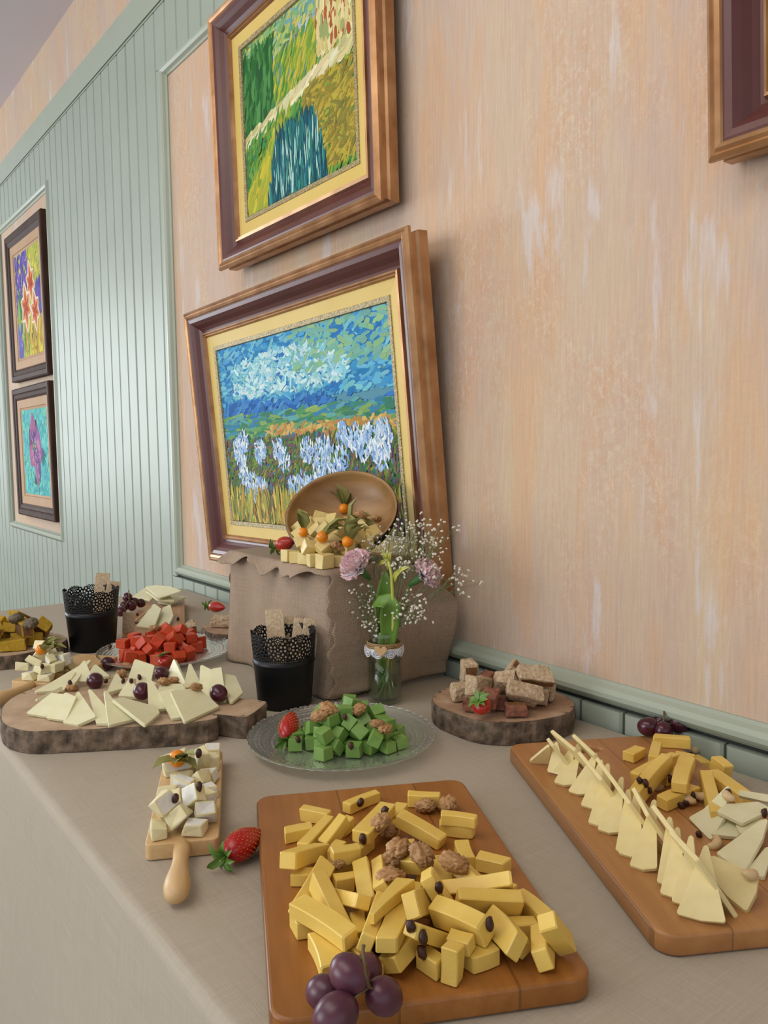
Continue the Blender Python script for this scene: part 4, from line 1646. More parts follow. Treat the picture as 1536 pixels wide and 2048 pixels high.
# resting places of the loose pieces: x, y, z and a quaternion
SIM = {
    'n0': (-0.7142, 0.4434, 0.7771, 0.6724, -0.6789, -0.1978, 0.2188), 'n1': (-0.6764, 0.4543, 0.7769, 0.5343, -0.0077, 0.0032, 0.8452),
    'n2': (-0.6951, 0.41, 0.7763, 0.7865, -0.0005, 0.001, 0.6176), 'n3': (-0.6768, 0.4203, 0.7776, 0.4759, -0.0024, 0.0009, 0.8795),
    'n4': (-0.6367, 0.3828, 0.7862, 0.5173, -0.1574, 0.0273, 0.8408), 'n5': (-0.6597, 0.4306, 0.7841, 0.5846, 0.1605, -0.1364, 0.7835),
    'n6': (-0.6371, 0.4183, 0.7773, 0.4481, -0.0002, 0.0001, 0.894), 'n7': (-0.6287, 0.4387, 0.7763, 0.5507, -0.0042, 0.0022, 0.8347),
    'n8': (-0.7103, 0.5019, 0.7761, 0.6688, -0.0027, 0.0021, 0.7435), 'n9': (-0.6424, 0.468, 0.7904, 0.5155, 0.0263, 0.0008, 0.8565),
    'n10': (-0.661, 0.5108, 0.7775, 0.4896, -0.0047, 0.0028, 0.8719), 'n11': (-0.6717, 0.558, 0.7773, 0.9119, -0.0025, 0.0053, 0.4103),
    'n12': (-0.6123, 0.5024, 0.7835, 0.9664, -0.0205, 0.1496, 0.2078), 'n13': (-0.5969, 0.5405, 0.7884, 0.9433, -0.0032, 0.0106, 0.3318),
    'n14': (-0.6015, 0.5418, 0.7763, 0.9492, -0.0009, 0.0037, 0.3148), 'n15': (-0.574, 0.4538, 0.786, 0.9784, 0.1518, -0.124, 0.0658),
    'n16': (-0.6505, 0.4838, 0.7773, 0.9331, -0.0017, 0.0043, 0.3595), 'n17': (-0.5607, 0.515, 0.7764, 0.9629, 0.0009, 0.0022, -0.2699),
    'n18': (-0.6028, 0.4741, 0.7773, 0.8665, -0.0006, 0.0008, 0.4992), 'n19': (-0.6086, 0.4089, 0.7908, 0.797, -0.0094, 0.0171, 0.6037),
    'n20': (-0.613, 0.4111, 0.7768, 0.796, -0.0029, 0.0058, 0.6053), 'n21': (-0.5636, 0.4169, 0.7856, 0.8138, -0.4933, 0.0874, -0.2946),
    'n22': (-0.5936, 0.363, 0.7824, 0.8729, -0.1745, 0.1445, -0.4321), 'n23': (-0.6234, 0.3712, 0.7761, 0.895, -0.001, 0.0039, 0.4461),
    'n24': (-0.567, 0.4017, 0.7816, 0.787, -0.5586, 0.1532, -0.2123), 'n25': (-0.59, 0.394, 0.7774, 0.8126, -0.0058, 0.0072, 0.5827),
    'n26': (-0.5552, 0.3559, 0.787, 0.6475, -0.7417, 0.1656, 0.0568), 'n27': (-0.5541, 0.3716, 0.7881, 0.9504, -0.2507, -0.1617, -0.0877),
    'n28': (-0.5595, 0.3358, 0.7776, 0.8422, -0.0035, 0.0037, 0.5391), 'n29': (-0.5329, 0.3344, 0.7926, 0.9965, 0.0464, 0.0092, 0.069),
    'n30': (-0.5291, 0.4131, 0.7768, 0.8835, 0.0011, 0.002, -0.4685), 'n31': (-0.5003, 0.4102, 0.7939, 0.539, 0.664, -0.5142, -0.0647),
    'n32': (-0.5479, 0.4763, 0.7766, 0.9345, 0.0007, 0.0041, -0.3559), 'n33': (-0.5606, 0.4637, 0.7761, 0.6409, 0.6528, -0.2717, -0.2987),
    'n34': (-0.5057, 0.4784, 0.7853, 0.9525, -0.2906, 0.0876, 0.0255), 'n35': (-0.4933, 0.4982, 0.7771, 0.986, -0.0008, 0.0065, 0.1667),
    'n36': (-0.5311, 0.5219, 0.777, 0.9731, -0.0009, 0.0028, 0.2305), 'n37': (-0.5015, 0.4578, 0.776, 0.8748, 0.0041, 0.0061, -0.4845),
    'n38': (-0.496, 0.4277, 0.7945, 0.4354, 0.3409, -0.8031, 0.2217), 'n39': (-0.4696, 0.3934, 0.79, 0.7151, -0.1629, -0.2507, -0.6318),
    'n40': (-0.4527, 0.4921, 0.7783, 0.7047, -0.7042, 0.0638, -0.0585), 'n41': (-0.4795, 0.4542, 0.7768, 0.8299, -0.0052, 0.0068, 0.5578),
    'n42': (-0.4414, 0.4426, 0.7883, 0.9084, 0.3842, -0.1023, -0.1294), 'n43': (-0.411, 0.4693, 0.7929, 0.5049, -0.5424, -0.0277, -0.6709),
    'n44': (-0.4702, 0.4559, 0.7938, 0.4234, 0.2313, -0.5321, -0.6957), 'n45': (-0.4478, 0.4675, 0.7774, 0.8627, -0.0038, 0.0061, 0.5057),
    'n46': (-0.5092, 0.3666, 0.7919, 0.5182, -0.7576, 0.3006, -0.2593), 'n47': (-0.5287, 0.3672, 0.7769, 0.9751, 0.0012, 0.0072, -0.2216),
    'n48': (-0.4937, 0.3755, 0.7937, 0.9097, -0.0229, -0.0562, -0.4108), 'n49': (-0.5086, 0.383, 0.8037, 0.8541, -0.0114, -0.0444, -0.5181),
    'n50': (-0.5165, 0.3262, 0.7774, 0.9853, 0.0001, 0.001, -0.171), 'n51': (-0.4977, 0.3453, 0.7771, 0.9995, -0.0003, 0.0041, -0.0313),
    'n52': (-0.4599, 0.3849, 0.7777, 0.9995, 0.0003, 0.0016, 0.0309), 'n53': (-0.4638, 0.4177, 0.796, 0.8113, -0.5685, -0.074, 0.1147),
    'n54': (-0.4896, 0.4594, 0.7978, 0.879, -0.3149, -0.2399, 0.2656), 'n55': (-0.4188, 0.4626, 0.7808, 0.7701, -0.4892, 0.238, -0.333),
    'n56': (-0.4353, 0.4524, 0.7799, 0.9068, -0.3542, 0.0988, -0.2063), 'n57': (-0.4457, 0.4197, 0.7771, 0.7633, -0.0001, 0.0001, 0.646),
    'n58': (-0.4438, 0.3908, 0.7836, 0.6988, -0.1842, 0.6826, 0.1083), 'n59': (-0.4811, 0.3711, 0.7802, 0.8127, 0.1986, -0.1253, -0.5332),
    'n60': (-0.4504, 0.4056, 0.7902, 0.9752, 0.0671, -0.0094, 0.2108), 'w0': (-0.6057, 0.8501, 0.7763, 0.6646, -0.0018, 0.0017, 0.7472),
    'w1': (-0.5806, 0.858, 0.7797, 0.6107, -0.6107, 0.3565, -0.3564), 'w2': (-0.5992, 0.9219, 0.7774, 0.9404, -0.0002, 0.0011, 0.3401),
    'w3': (-0.5539, 0.82, 0.7795, 0.4821, 0.4786, 0.5205, 0.5173), 'w4': (-0.5302, 0.7777, 0.7874, 0.4795, -0.4123, -0.5931, 0.4983),
    'w5': (-0.5537, 0.8796, 0.7769, 0.98, -0.0009, 0.0025, 0.1991), 'w6': (-0.5131, 0.8137, 0.79, 0.852, 0.0079, -0.015, -0.5233),
    'w7': (-0.4695, 0.7985, 0.7814, 0.6365, -0.6317, 0.3177, -0.308), 'w8': (-0.5637, 0.9308, 0.7569, 0.9787, 0.0001, 0.0003, -0.2055),
    'w9': (-0.5167, 0.8993, 0.7737, 0.6932, -0.6825, 0.1799, -0.1458), 'w10': (-0.4775, 0.8476, 0.7768, 0.9726, 0.0001, 0.0012, -0.2325),
    'w11': (-0.4983, 0.7808, 0.7771, 0.7274, -0, 0, 0.6862), 'w12': (-0.5163, 0.9046, 0.757, 0.9468, 0.0014, 0.0032, -0.3218),
    'w13': (-0.536, 0.8246, 0.7765, 0.7147, -0, 0.0001, 0.6994), 'g0': (-0.9198, 0.6229, 0.7646, 0.4553, 0.4609, 0.552, 0.525),
    'g1': (-0.8587, 0.6418, 0.7677, 0.5421, -0.4853, -0.5146, -0.4536), 'g2': (-0.9045, 0.6583, 0.7639, 0.7155, -0.0196, -0.0053, -0.6983),
    'g3': (-0.8576, 0.6212, 0.7668, 0.8124, -0.0783, 0.0508, -0.5756), 'g4': (-0.9609, 0.6322, 0.7651, 0.3514, -0.006, -0.0415, -0.9353),
    'g5': (-0.9518, 0.6499, 0.7639, 0.8397, -0.0182, -0.0091, -0.5426), 'g6': (-0.9395, 0.6687, 0.7658, 0.086, 0.0184, -0.0159, 0.996),
    'g7': (-0.9027, 0.6007, 0.7652, 0.1784, -0.0126, -0.0241, 0.9836), 'g8': (-0.9245, 0.6001, 0.7652, 0.6494, -0.0231, -0.0139, 0.7599),
    'g9': (-0.8604, 0.596, 0.7673, 0.3526, -0.038, 0.0595, -0.9331), 'g10': (-0.8947, 0.6749, 0.7664, 0.1201, -0.0056, -0.0737, 0.99),
    'g11': (-0.8821, 0.6033, 0.7643, 0.4991, 0.5026, 0.4831, 0.5146), 'g12': (-0.8863, 0.6464, 0.7651, 0.7688, -0.0527, -0.0027, -0.6374),
    'g13': (-0.8818, 0.6236, 0.7648, 0.6228, 0.0087, 0.0182, -0.7821), 'g14': (-0.9223, 0.5692, 0.7652, 0.8912, -0.0396, -0.0225, 0.4513),
    'g15': (-0.9014, 0.5733, 0.7658, 0.6799, -0.0566, 0.008, 0.7311), 'g16': (-0.9667, 0.5937, 0.7659, 0.3241, 0.0178, 0.0585, -0.944),
    'g17': (-0.9509, 0.5601, 0.7665, 0.7229, -0.0765, -0.6859, -0.0315), 'g18': (-0.9038, 0.6285, 0.7681, 0.5879, -0.2845, 0.2613, 0.7108),
    'g19': (-0.8822, 0.5791, 0.7684, 0.9306, 0.3457, 0.042, 0.1129), 'g20': (-0.9253, 0.6466, 0.7639, 0.9715, -0.0043, -0.0171, 0.2364),
    'g21': (-0.9069, 0.5751, 0.7818, 0.1019, 0.0018, 0.6523, -0.7511), 'g22': (-0.9515, 0.6489, 0.7812, 0.2715, -0.0525, -0.0205, -0.9608),
    'g23': (-0.9024, 0.6108, 0.7823, 0.8335, -0.0131, -0.0426, -0.5507), 'g24': (-0.845, 0.621, 0.7825, 0.341, 0.1988, 0.1689, 0.9031),
    'g25': (-0.9177, 0.6713, 0.7783, 0.777, -0.3161, -0.2019, 0.5055), 'g26': (-0.8775, 0.559, 0.7669, 0.6991, 0.0643, -0.7065, 0.0893),
    'g27': (-0.9468, 0.5809, 0.7681, 0.7025, -0.1706, -0.1941, 0.6631), 'g28': (-0.8737, 0.6382, 0.7803, 0.0756, -0.2224, -0.1249, -0.964),
    'g29': (-0.9423, 0.622, 0.7728, 0.29, 0.3533, -0.4881, 0.7435), 'g30': (-0.871, 0.6125, 0.7827, 0.1117, -0.2862, 0.2739, -0.9113),
    'g31': (-0.8885, 0.5907, 0.7806, 0.2044, 0.6229, 0.3658, 0.6607), 'g32': (-0.8881, 0.6638, 0.7826, 0.7303, 0.0434, -0.021, 0.6814),
    'g33': (-0.9345, 0.5775, 0.7795, 0.4523, 0.2223, -0.5959, 0.6252), 'g34': (-0.9083, 0.6426, 0.7791, 0.3374, -0.7508, 0.2068, -0.5289),
    'g35': (-0.9178, 0.601, 0.7833, 0.1732, 0.6834, 0.1199, -0.699), 'g36': (-0.955, 0.6124, 0.7674, 0.5152, -0.6794, 0.1102, 0.5107),
    'g37': (-0.9729, 0.6206, 0.7648, 0.2926, 0.6645, 0.2377, -0.6453), 'g38': (-0.9312, 0.5485, 0.7659, 0.2211, 0.199, 0.6988, 0.6505),
    'g39': (-0.889, 0.6341, 0.7875, 0.4829, -0.0932, 0.4992, 0.7134), 'g40': (-0.9061, 0.6132, 0.8012, 0.1569, -0.0276, 0.0375, 0.9865),
    'g41': (-0.8406, 0.6382, 0.767, 0.6877, -0.0223, -0.0251, 0.7252), 'g42': (-0.8735, 0.6794, 0.7675, 0.4202, 0.5445, -0.4966, 0.5295),
    'g43': (-0.8676, 0.6605, 0.7659, 0.0184, -0.0055, 0.7243, -0.6893), 'g44': (-0.9042, 0.6677, 0.7903, 0.6066, 0.6204, -0.4619, 0.1838),
    'g45': (-0.9257, 0.6339, 0.7833, 0.683, -0.1868, -0.6489, 0.2784), 'g46': (-0.9399, 0.6005, 0.7763, 0.7948, -0.1378, -0.3148, 0.5002),
    'g47': (-0.9016, 0.6353, 0.7986, 0.1092, 0.4553, 0.7344, -0.4914), 'g48': (-0.8408, 0.6583, 0.7681, 0.1169, 0.0488, 0.6624, 0.7383),
    'g49': (-0.8517, 0.6407, 0.7849, 0.547, 0.0751, 0.01, 0.8337), 'g50': (-0.9341, 0.5955, 0.7925, 0.5164, 0.503, -0.2054, -0.6618),
    'g51': (-0.9719, 0.5626, 0.7676, 0.2884, 0.6632, -0.2758, 0.6331), 'g52': (-0.9226, 0.5849, 0.8009, 0.5778, -0.4583, 0.6535, -0.1704),
    'g53': (-0.883, 0.6044, 0.7948, 0.7251, -0.0167, 0.49, -0.4836), 'g54': (-0.923, 0.6535, 0.7933, 0.7578, -0.1945, -0.2429, -0.5736),
    'g55': (-0.9284, 0.6172, 0.7944, 0.3897, 0.9201, -0.0165, 0.0353), 'g56': (-0.9688, 0.6318, 0.7821, 0.6494, -0.7398, 0.1084, -0.1387),
    'g57': (-0.9602, 0.6735, 0.7679, 0.557, -0.4544, 0.5242, 0.4566), 'g58': (-0.9388, 0.6676, 0.7879, 0.7234, -0.5281, 0.4436, 0.0321),
    'g59': (-0.8693, 0.6582, 0.7838, 0.9962, -0.0532, -0.0062, 0.0683), 'g60': (-0.8865, 0.5668, 0.7868, 0.3924, 0.5944, -0.5458, 0.4414),
    'g61': (-0.9024, 0.5871, 0.7985, 0.4547, 0.4895, 0.4553, 0.5885), 'g62': (-0.9228, 0.6369, 0.8051, 0.5895, -0.8057, -0.0318, 0.0484),
    'g63': (-0.9452, 0.6462, 0.7991, 0.2124, -0.5777, 0.2534, 0.7463), 'r0': (-1.5842, 0.6042, 0.7655, 0.9993, -0.0058, -0.003, 0.0355),
    'r1': (-1.5052, 0.5788, 0.767, 0.0239, -0.0237, -0.0066, -0.9994), 'r2': (-1.5815, 0.5536, 0.7664, 0.9154, -0.0104, 0.0241, 0.4016),
    'r3': (-1.5061, 0.5468, 0.7675, 0.066, -0.0242, -0.7067, 0.704), 'r4': (-1.5598, 0.6537, 0.7667, 0.7756, 0.0385, -0.0422, 0.6287),
    'r5': (-1.5813, 0.6262, 0.7677, 0.624, 0.4025, -0.5573, 0.3715), 'r6': (-1.5579, 0.6304, 0.7653, 0.026, 0.0158, -0.0184, -0.9994),
    'r7': (-1.5296, 0.617, 0.7669, 0.5265, -0.0222, 0.0528, 0.8483), 'r8': (-1.4755, 0.6049, 0.7664, 0.7456, 0.0364, 0.0062, -0.6654),
    'r9': (-1.5308, 0.5459, 0.7699, 0.5756, 0.3882, -0.3364, 0.6362), 'r10': (-1.5296, 0.6527, 0.7654, 0.8696, 0.0263, 0.0024, -0.4931),
    'r11': (-1.511, 0.6392, 0.7668, 0.6669, 0.6263, 0.2726, 0.2977), 'r12': (-1.4957, 0.603, 0.7661, 0.6377, 0.0156, -0.0058, 0.7701),
    'r13': (-1.6013, 0.5833, 0.7667, 0.0377, 0.6756, -0.7354, -0.0363), 'r14': (-1.5272, 0.5773, 0.767, 0.7321, 0.0209, -0.005, 0.6808),
    'r15': (-1.5519, 0.563, 0.7669, 0.4307, -0.4803, 0.5593, -0.5205), 'r16': (-1.4783, 0.5786, 0.767, 0.9575, -0.0352, 0.014, 0.2858),
    'r17': (-1.5295, 0.6801, 0.7704, 0.7532, -0.1111, 0.6444, 0.0712), 'r18': (-1.5616, 0.6067, 0.7684, 0.4785, -0.473, 0.4677, -0.5732),
    'r19': (-1.5601, 0.5398, 0.7668, 0.1414, -0.1868, 0.6861, -0.6887), 'r20': (-1.4683, 0.6296, 0.7699, 0.6414, 0.4604, -0.3442, -0.5082),
    'r21': (-1.5265, 0.5245, 0.7703, 0.5813, 0.4371, -0.429, 0.5357), 'r22': (-1.4923, 0.6294, 0.775, 0.8666, -0.3505, 0.163, 0.3156),
    'r23': (-1.5391, 0.6376, 0.778, 0.4834, 0.3205, 0.1687, 0.7969), 'r24': (-1.4974, 0.5627, 0.7809, 0.047, -0.1318, -0.3457, -0.9278),
    'r25': (-1.5906, 0.5656, 0.786, 0.5792, -0.0079, 0.0386, 0.8143), 'r26': (-1.5159, 0.5989, 0.7807, 0.1805, -0.1116, -0.3906, -0.8958),
    'r27': (-1.5671, 0.6449, 0.785, 0.1149, 0.0755, 0.1687, -0.976), 'r28': (-1.4785, 0.5952, 0.7847, 0.5947, -0.632, -0.3739, 0.3274),
    'r29': (-1.5507, 0.5842, 0.7658, 0.086, -0.0391, -0.0009, 0.9955), 'r30': (-1.515, 0.6259, 0.7877, 0.6862, -0.6159, -0.3805, -0.0706),
    'r31': (-1.5498, 0.558, 0.7879, 0.9113, -0.0086, 0.0026, -0.4116), 'r32': (-1.5091, 0.6637, 0.7675, 0.4081, -0.3633, 0.601, -0.5833),
    'r33': (-1.5195, 0.559, 0.7903, 0.1978, 0.4235, -0.0393, -0.8832), 'r34': (-1.5438, 0.5819, 0.7869, 0.4428, -0.491, -0.451, -0.5995),
    'r35': (-1.5496, 0.6259, 0.7884, 0.4194, -0.022, -0.6932, -0.5858), 'r36': (-1.5534, 0.6748, 0.769, 0.7188, -0.1129, 0.6755, 0.1199),
    'r37': (-1.5061, 0.5261, 0.7708, 0.497, 0.4553, -0.5623, -0.479), 'r38': (-1.5654, 0.5345, 0.7852, 0.9688, 0.0212, 0.0167, 0.2464),
    'r39': (-1.5745, 0.5796, 0.7675, 0.6562, -0.017, 0.7541, 0.0221), 'r40': (-1.5424, 0.6028, 0.7859, 0.7472, -0.6254, -0.1613, -0.1567),
    'r41': (-1.5291, 0.6368, 0.8013, 0.0969, -0.3038, 0.8742, 0.3661), 'r42': (-1.5784, 0.6756, 0.7705, 0.6566, -0.333, -0.5504, -0.3937),
    'r43': (-1.5173, 0.6536, 0.7872, 0.5171, 0.4967, 0.4873, 0.4985), 'r44': (-1.4535, 0.6022, 0.7703, 0.3132, 0.6332, -0.6644, -0.2439),
    'r45': (-1.4958, 0.6099, 0.7944, 0.8448, -0.3348, -0.3899, 0.1492), 'r46': (-1.5802, 0.5994, 0.7872, 0.6025, 0.0318, -0.7954, -0.0569),
    'r47': (-1.4986, 0.5794, 0.7968, 0.0563, -0.4803, 0.5345, -0.6932), 'r48': (-1.4632, 0.5633, 0.7699, 0.3155, -0.6893, 0.3131, 0.5721),
    'r49': (-1.5233, 0.611, 0.8014, 0.7155, -0.5574, 0.1074, 0.4072), 'r50': (-1.5386, 0.6621, 0.7877, 0.7106, 0.1632, 0.1405, -0.6698),
    'r51': (-1.5689, 0.6215, 0.7986, 0.8017, -0.172, -0.4347, 0.3723), 'b0': (-1.2258, 0.7145, 0.9787, 0.5353, 0.4871, 0.492, -0.4838),
    'b1': (-1.2012, 0.7175, 0.978, 0.6144, 0.3503, 0.6225, -0.3351), 'b2': (-1.1785, 0.7219, 0.9784, 0.9808, 0.0181, 0.0298, 0.1919),
    'b3': (-1.1616, 0.7179, 0.9976, 0.9431, -0.0911, 0.2996, -0.1117), 'b4': (-1.1449, 0.7163, 0.9788, 0.7983, 0.0132, -0.0077, 0.6021),
    'b5': (-1.1489, 0.7404, 0.9786, 0.692, -0.6846, 0.173, -0.1503), 'b6': (-1.1144, 0.7195, 0.9802, 0.6742, 0.0396, 0.0133, 0.7374),
    'b10': (-1.2251, 0.7408, 1.0112, 0.3764, -0.8422, 0.0314, 0.3847), 'b11': (-1.208, 0.7603, 0.9922, 0.9503, -0.0994, 0.1644, 0.245),
    'b12': (-1.1959, 0.7409, 1.0017, 0.4111, -0.1286, 0.3111, 0.8472), 'b13': (-1.168, 0.7445, 1.0011, 0.8628, 0.4179, 0.261, 0.1136),
    'b14': (-1.1793, 0.7608, 0.9934, 0.9026, -0.3178, -0.0175, 0.2897), 'b15': (-1.141, 0.7599, 0.9876, 0.9133, 0.2284, 0.2852, -0.1797),
    'b16': (-1.1151, 0.7497, 0.9776, 0.9038, 0.0083, 0.0386, 0.4261), 'b17': (-1.2563, 0.7583, 1.0217, 0.8808, -0.0694, 0.4395, 0.162),
    'b18': (-1.1879, 0.7776, 1.0061, 0.9235, -0.3736, -0.087, -0.0059), 'b19': (-1.1351, 0.7511, 1.0053, 0.8554, -0.4719, 0.1115, 0.182),
    'b20': (-1.1854, 0.7208, 1.0054, 0.1412, 0.8423, 0.4273, 0.2967), 'b21': (-1.1403, 0.7672, 1.0185, 0.3988, 0.668, 0.5758, -0.2512),
    'b22': (-1.2142, 0.8039, 1.0319, 0.4947, -0.3605, 0.0878, 0.7859), 'b23': (-1.2667, 0.8067, 1.0348, 0.8491, 0.313, 0.2883, 0.3128),
    'b24': (-1.22, 0.7561, 1.0281, 0.8346, 0.3002, -0.1902, 0.4209), 'b25': (-1.1156, 0.7837, 1.0204, 0.521, 0.5123, 0.6822, -0.0282),
    'b26': (-1.1277, 0.8259, 1.0153, 0.5541, 0.7408, -0.2488, 0.287), 'b30': (-1.1119, 0.7629, 0.9985, 0.7864, -0.6127, 0.0276, 0.0729),
    'b31': (-1.1326, 0.7795, 1.0022, 0.8954, -0.4354, 0.0181, -0.0912), 'b32': (-1.157, 0.7781, 1.0028, 0.8579, -0.4589, 0.1607, 0.1661),
    'b34': (-1.2394, 0.7638, 1.0097, 0.4724, -0.5423, 0.6865, -0.1072), 'b36': (-1.2319, 0.787, 1.0255, 0.9077, 0.2757, 0.0232, 0.3154),
    'b37': (-1.2053, 0.7951, 1.0141, 0.8331, -0.335, -0.0894, 0.431), 'b38': (-1.1427, 0.8165, 1.0288, 0.4033, -0.2836, 0.87, 0.0066),
    'b39': (-1.1741, 0.8214, 1.0222, 0.9516, 0.1729, 0.2461, -0.0631), 'b40': (-1.1498, 0.7957, 1.0158, 0.4861, 0.8484, -0.1803, 0.1072),
    'b41': (-1.1568, 0.8512, 1.012, 0.9028, 0.3087, -0.1463, 0.2613), 'b42': (-1.1156, 0.8022, 1.003, 0.7429, 0.3124, -0.0405, 0.5906),
    'b43': (-1.1763, 0.801, 1.0133, 0.8237, -0.5351, 0.0906, 0.1642), 'b44': (-1.2022, 0.8288, 1.0278, 0.2212, 0.441, -0.8183, -0.2949),
    'b45': (-1.1676, 0.7577, 1.0225, 0.7316, -0.083, 0.348, 0.5803), 'b46': (-1.2172, 0.7777, 1.0143, 0.7902, -0.4628, -0.1566, 0.37),
    'b47': (-1.1969, 0.7583, 1.0193, 0.7656, 0.3914, -0.2416, 0.4498), 'b50': (-1.1335, 0.7292, 0.9996, 0.9157, 0.2849, 0.2811, 0.0361),
    'b53': (-1.2625, 0.7853, 1.0242, 0.7554, -0.4611, 0.0511, 0.4627), 'b54': (-1.1934, 0.8019, 0.9927, 0.8844, -0.2213, -0.1165, 0.3941),
    'b55': (-1.172, 0.8197, 0.9938, 0.5326, -0.3488, -0.6302, 0.4445), 'b56': (-1.2264, 0.8015, 1.0029, 0.9009, 0.2372, 0.1932, 0.308),
    'b57': (-1.1195, 0.7786, 0.9783, 0.6631, 0.6538, 0.248, 0.2671), 'b58': (-1.2216, 0.8295, 1.015, 0.7091, -0.5172, 0.4791, 0.0109),
    'b59': (-1.2004, 0.8227, 1.0047, 0.8808, -0.2318, -0.1227, 0.3943), 'b60': (-1.1444, 0.8062, 0.996, 0.7172, -0.6143, -0.3075, -0.1167),
    'b61': (-1.2413, 0.8132, 1.0182, 0.918, 0.1317, 0.1659, 0.3353), 'b62': (-1.1721, 0.7909, 0.9864, 0.8943, 0.0325, -0.0525, 0.4432),
    'b63': (-1.1492, 0.828, 1.002, 0.7808, -0.461, -0.3087, -0.2873), 'b64': (-1.2118, 0.7878, 0.9914, 0.9097, 0.1413, 0.1368, 0.3658),
    'b65': (-1.184, 0.8428, 1.0074, 0.4404, -0.4373, 0.1171, 0.7753), 's0': (-0.7881, 0.2993, 0.7747, 0.2139, 0.0003, 0.0767, 0.9738),
    's1': (-0.7699, 0.3287, 0.7748, 0.4622, -0.0578, -0.0365, -0.8841), 's2': (-0.797, 0.3105, 0.7981, 0.3705, 0.351, 0.3779, 0.7724),
    's3': (-0.7949, 0.342, 0.7973, 0.153, -0.3327, 0.7532, 0.5465), 's4': (-0.7831, 0.3482, 0.7827, 0.7688, -0.3285, -0.1788, 0.5187),
    's5': (-0.8072, 0.3606, 0.7744, 0.9518, 0.0207, 0.04, -0.3035), 's6': (-0.8208, 0.3203, 0.7802, 0.2129, 0.1256, 0.5956, 0.7643),
    's7': (-0.7887, 0.3188, 0.7834, 0.8776, 0.3294, -0.2655, -0.2253), 's8': (-0.8171, 0.3336, 0.7805, 0.4526, -0.5024, -0.2985, -0.6735),
    's9': (-0.8457, 0.3283, 0.7747, 0.9972, 0.0732, 0.0137, -0.0079), 's10': (-0.8332, 0.3534, 0.7771, 0.1366, 0.1386, 0.6546, 0.7305),
    's11': (-0.8073, 0.3556, 0.7881, 0.0762, -0.0002, 0.0068, -0.9971), 's12': (-0.8484, 0.381, 0.7744, 0.7643, -0.0324, -0.0458, 0.6424),
    's13': (-0.8654, 0.3379, 0.7747, 0.8846, 0.0591, 0.049, 0.4599), 's14': (-0.8683, 0.3831, 0.7799, 0.5407, 0.0824, 0.4318, 0.7172),
    's15': (-0.8868, 0.3983, 0.7744, 0.3239, -0.0041, -0.056, 0.9444), 's16': (-0.9168, 0.4041, 0.7814, 0.4025, 0.4402, 0.5088, -0.6208),
    's17': (-0.9192, 0.4207, 0.7771, 0.0973, 0.0645, 0.7114, 0.6931), 's18': (-0.927, 0.3868, 0.7806, 0.0403, 0.3547, -0.1602, 0.9203),
    's19': (-0.9119, 0.3689, 0.7911, 0.4491, -0.4347, 0.6165, -0.4788), 's20': (-0.8705, 0.3591, 0.7771, 0.188, -0.285, 0.6518, -0.6771),
    's21': (-0.9548, 0.3917, 0.7749, 0.0237, 0.405, -0.9138, -0.0186), 's22': (-0.9301, 0.3682, 0.7789, 0.725, 0.108, -0.6794, -0.0329),
    's23': (-0.9549, 0.4352, 0.7754, 0.2432, 0.0223, 0.0228, 0.9695), 's24': (-0.8993, 0.3753, 0.7748, 0.92, -0.021, -0.0655, -0.3859),
    's25': (-0.8824, 0.3661, 0.7778, 0.6471, 0.6539, 0.23, 0.3175), 't0': (-1.4941, 0.3529, 0.7935, 0.3798, -0.0596, -0.3306, -0.8619),
    't1': (-1.4821, 0.3454, 0.7754, 0.8359, 0.0184, -0.0361, -0.5473), 't2': (-1.4638, 0.3592, 0.7882, 0.0573, 0.0056, -0.0067, -0.9983),
    't3': (-1.4715, 0.3743, 0.7961, 0.6856, -0.5995, -0.2741, -0.3089), 't4': (-1.4591, 0.3599, 0.7754, 0.3642, 0.0062, 0.0096, -0.9313),
    't5': (-1.5067, 0.3791, 0.7754, 0.8041, 0.0317, 0.0034, 0.5937), 't6': (-1.4975, 0.3655, 0.8012, 0.5795, -0.195, -0.3029, -0.731),
    't7': (-1.5014, 0.385, 0.7952, 0.4861, -0.5367, -0.4472, -0.525), 't8': (-1.4798, 0.4085, 0.7827, 0.28, 0.5045, 0.722, -0.382),
    't9': (-1.4511, 0.3783, 0.7893, 0.3723, 0.3603, 0.6225, 0.5866), 't10': (-1.4816, 0.381, 0.7804, 0.5361, -0.2174, 0.2112, -0.7879),
    't11': (-1.503, 0.3994, 0.7852, 0.6559, -0.5411, -0.357, -0.3867), 't12': (-1.5109, 0.3702, 0.8142, 0.3191, 0.9274, 0.1543, 0.12),
    't13': (-1.4652, 0.3941, 0.7975, 0.4544, -0.6377, 0.3337, 0.525), 't14': (-1.5426, 0.3895, 0.7933, 0.1852, 0.4382, 0.8782, -0.0493),
    't15': (-1.5307, 0.3793, 0.7776, 0.17, -0.1232, 0.4501, -0.868), 't16': (-1.5266, 0.4141, 0.7752, 0.0167, 0.9308, -0.3651, 0.0045),
    't17': (-1.5176, 0.367, 0.7921, 0.6631, 0.003, 0.0542, -0.7465), 't18': (-1.5428, 0.3978, 0.7758, 0.9427, -0.0993, -0.0161, 0.318),
    't19': (-1.4986, 0.3338, 0.7877, 0.464, 0.0948, -0.2013, -0.8574), 'c0': (-1.685, 0.3589, 0.7882, 0.8205, -0.0089, -0.0111, 0.5715),
    'c1': (-1.7076, 0.3892, 0.79, 0.8149, -0.0007, 0.0025, 0.5795), 'c2': (-1.6955, 0.3214, 0.8081, 0.8356, -0.0067, -0.5264, 0.157),
    'c3': (-1.7865, 0.419, 0.7899, 0.9286, -0.0004, 0.0028, 0.371), 'c4': (-1.7517, 0.3818, 0.7996, 0.4543, -0.2568, 0.0862, 0.8487),
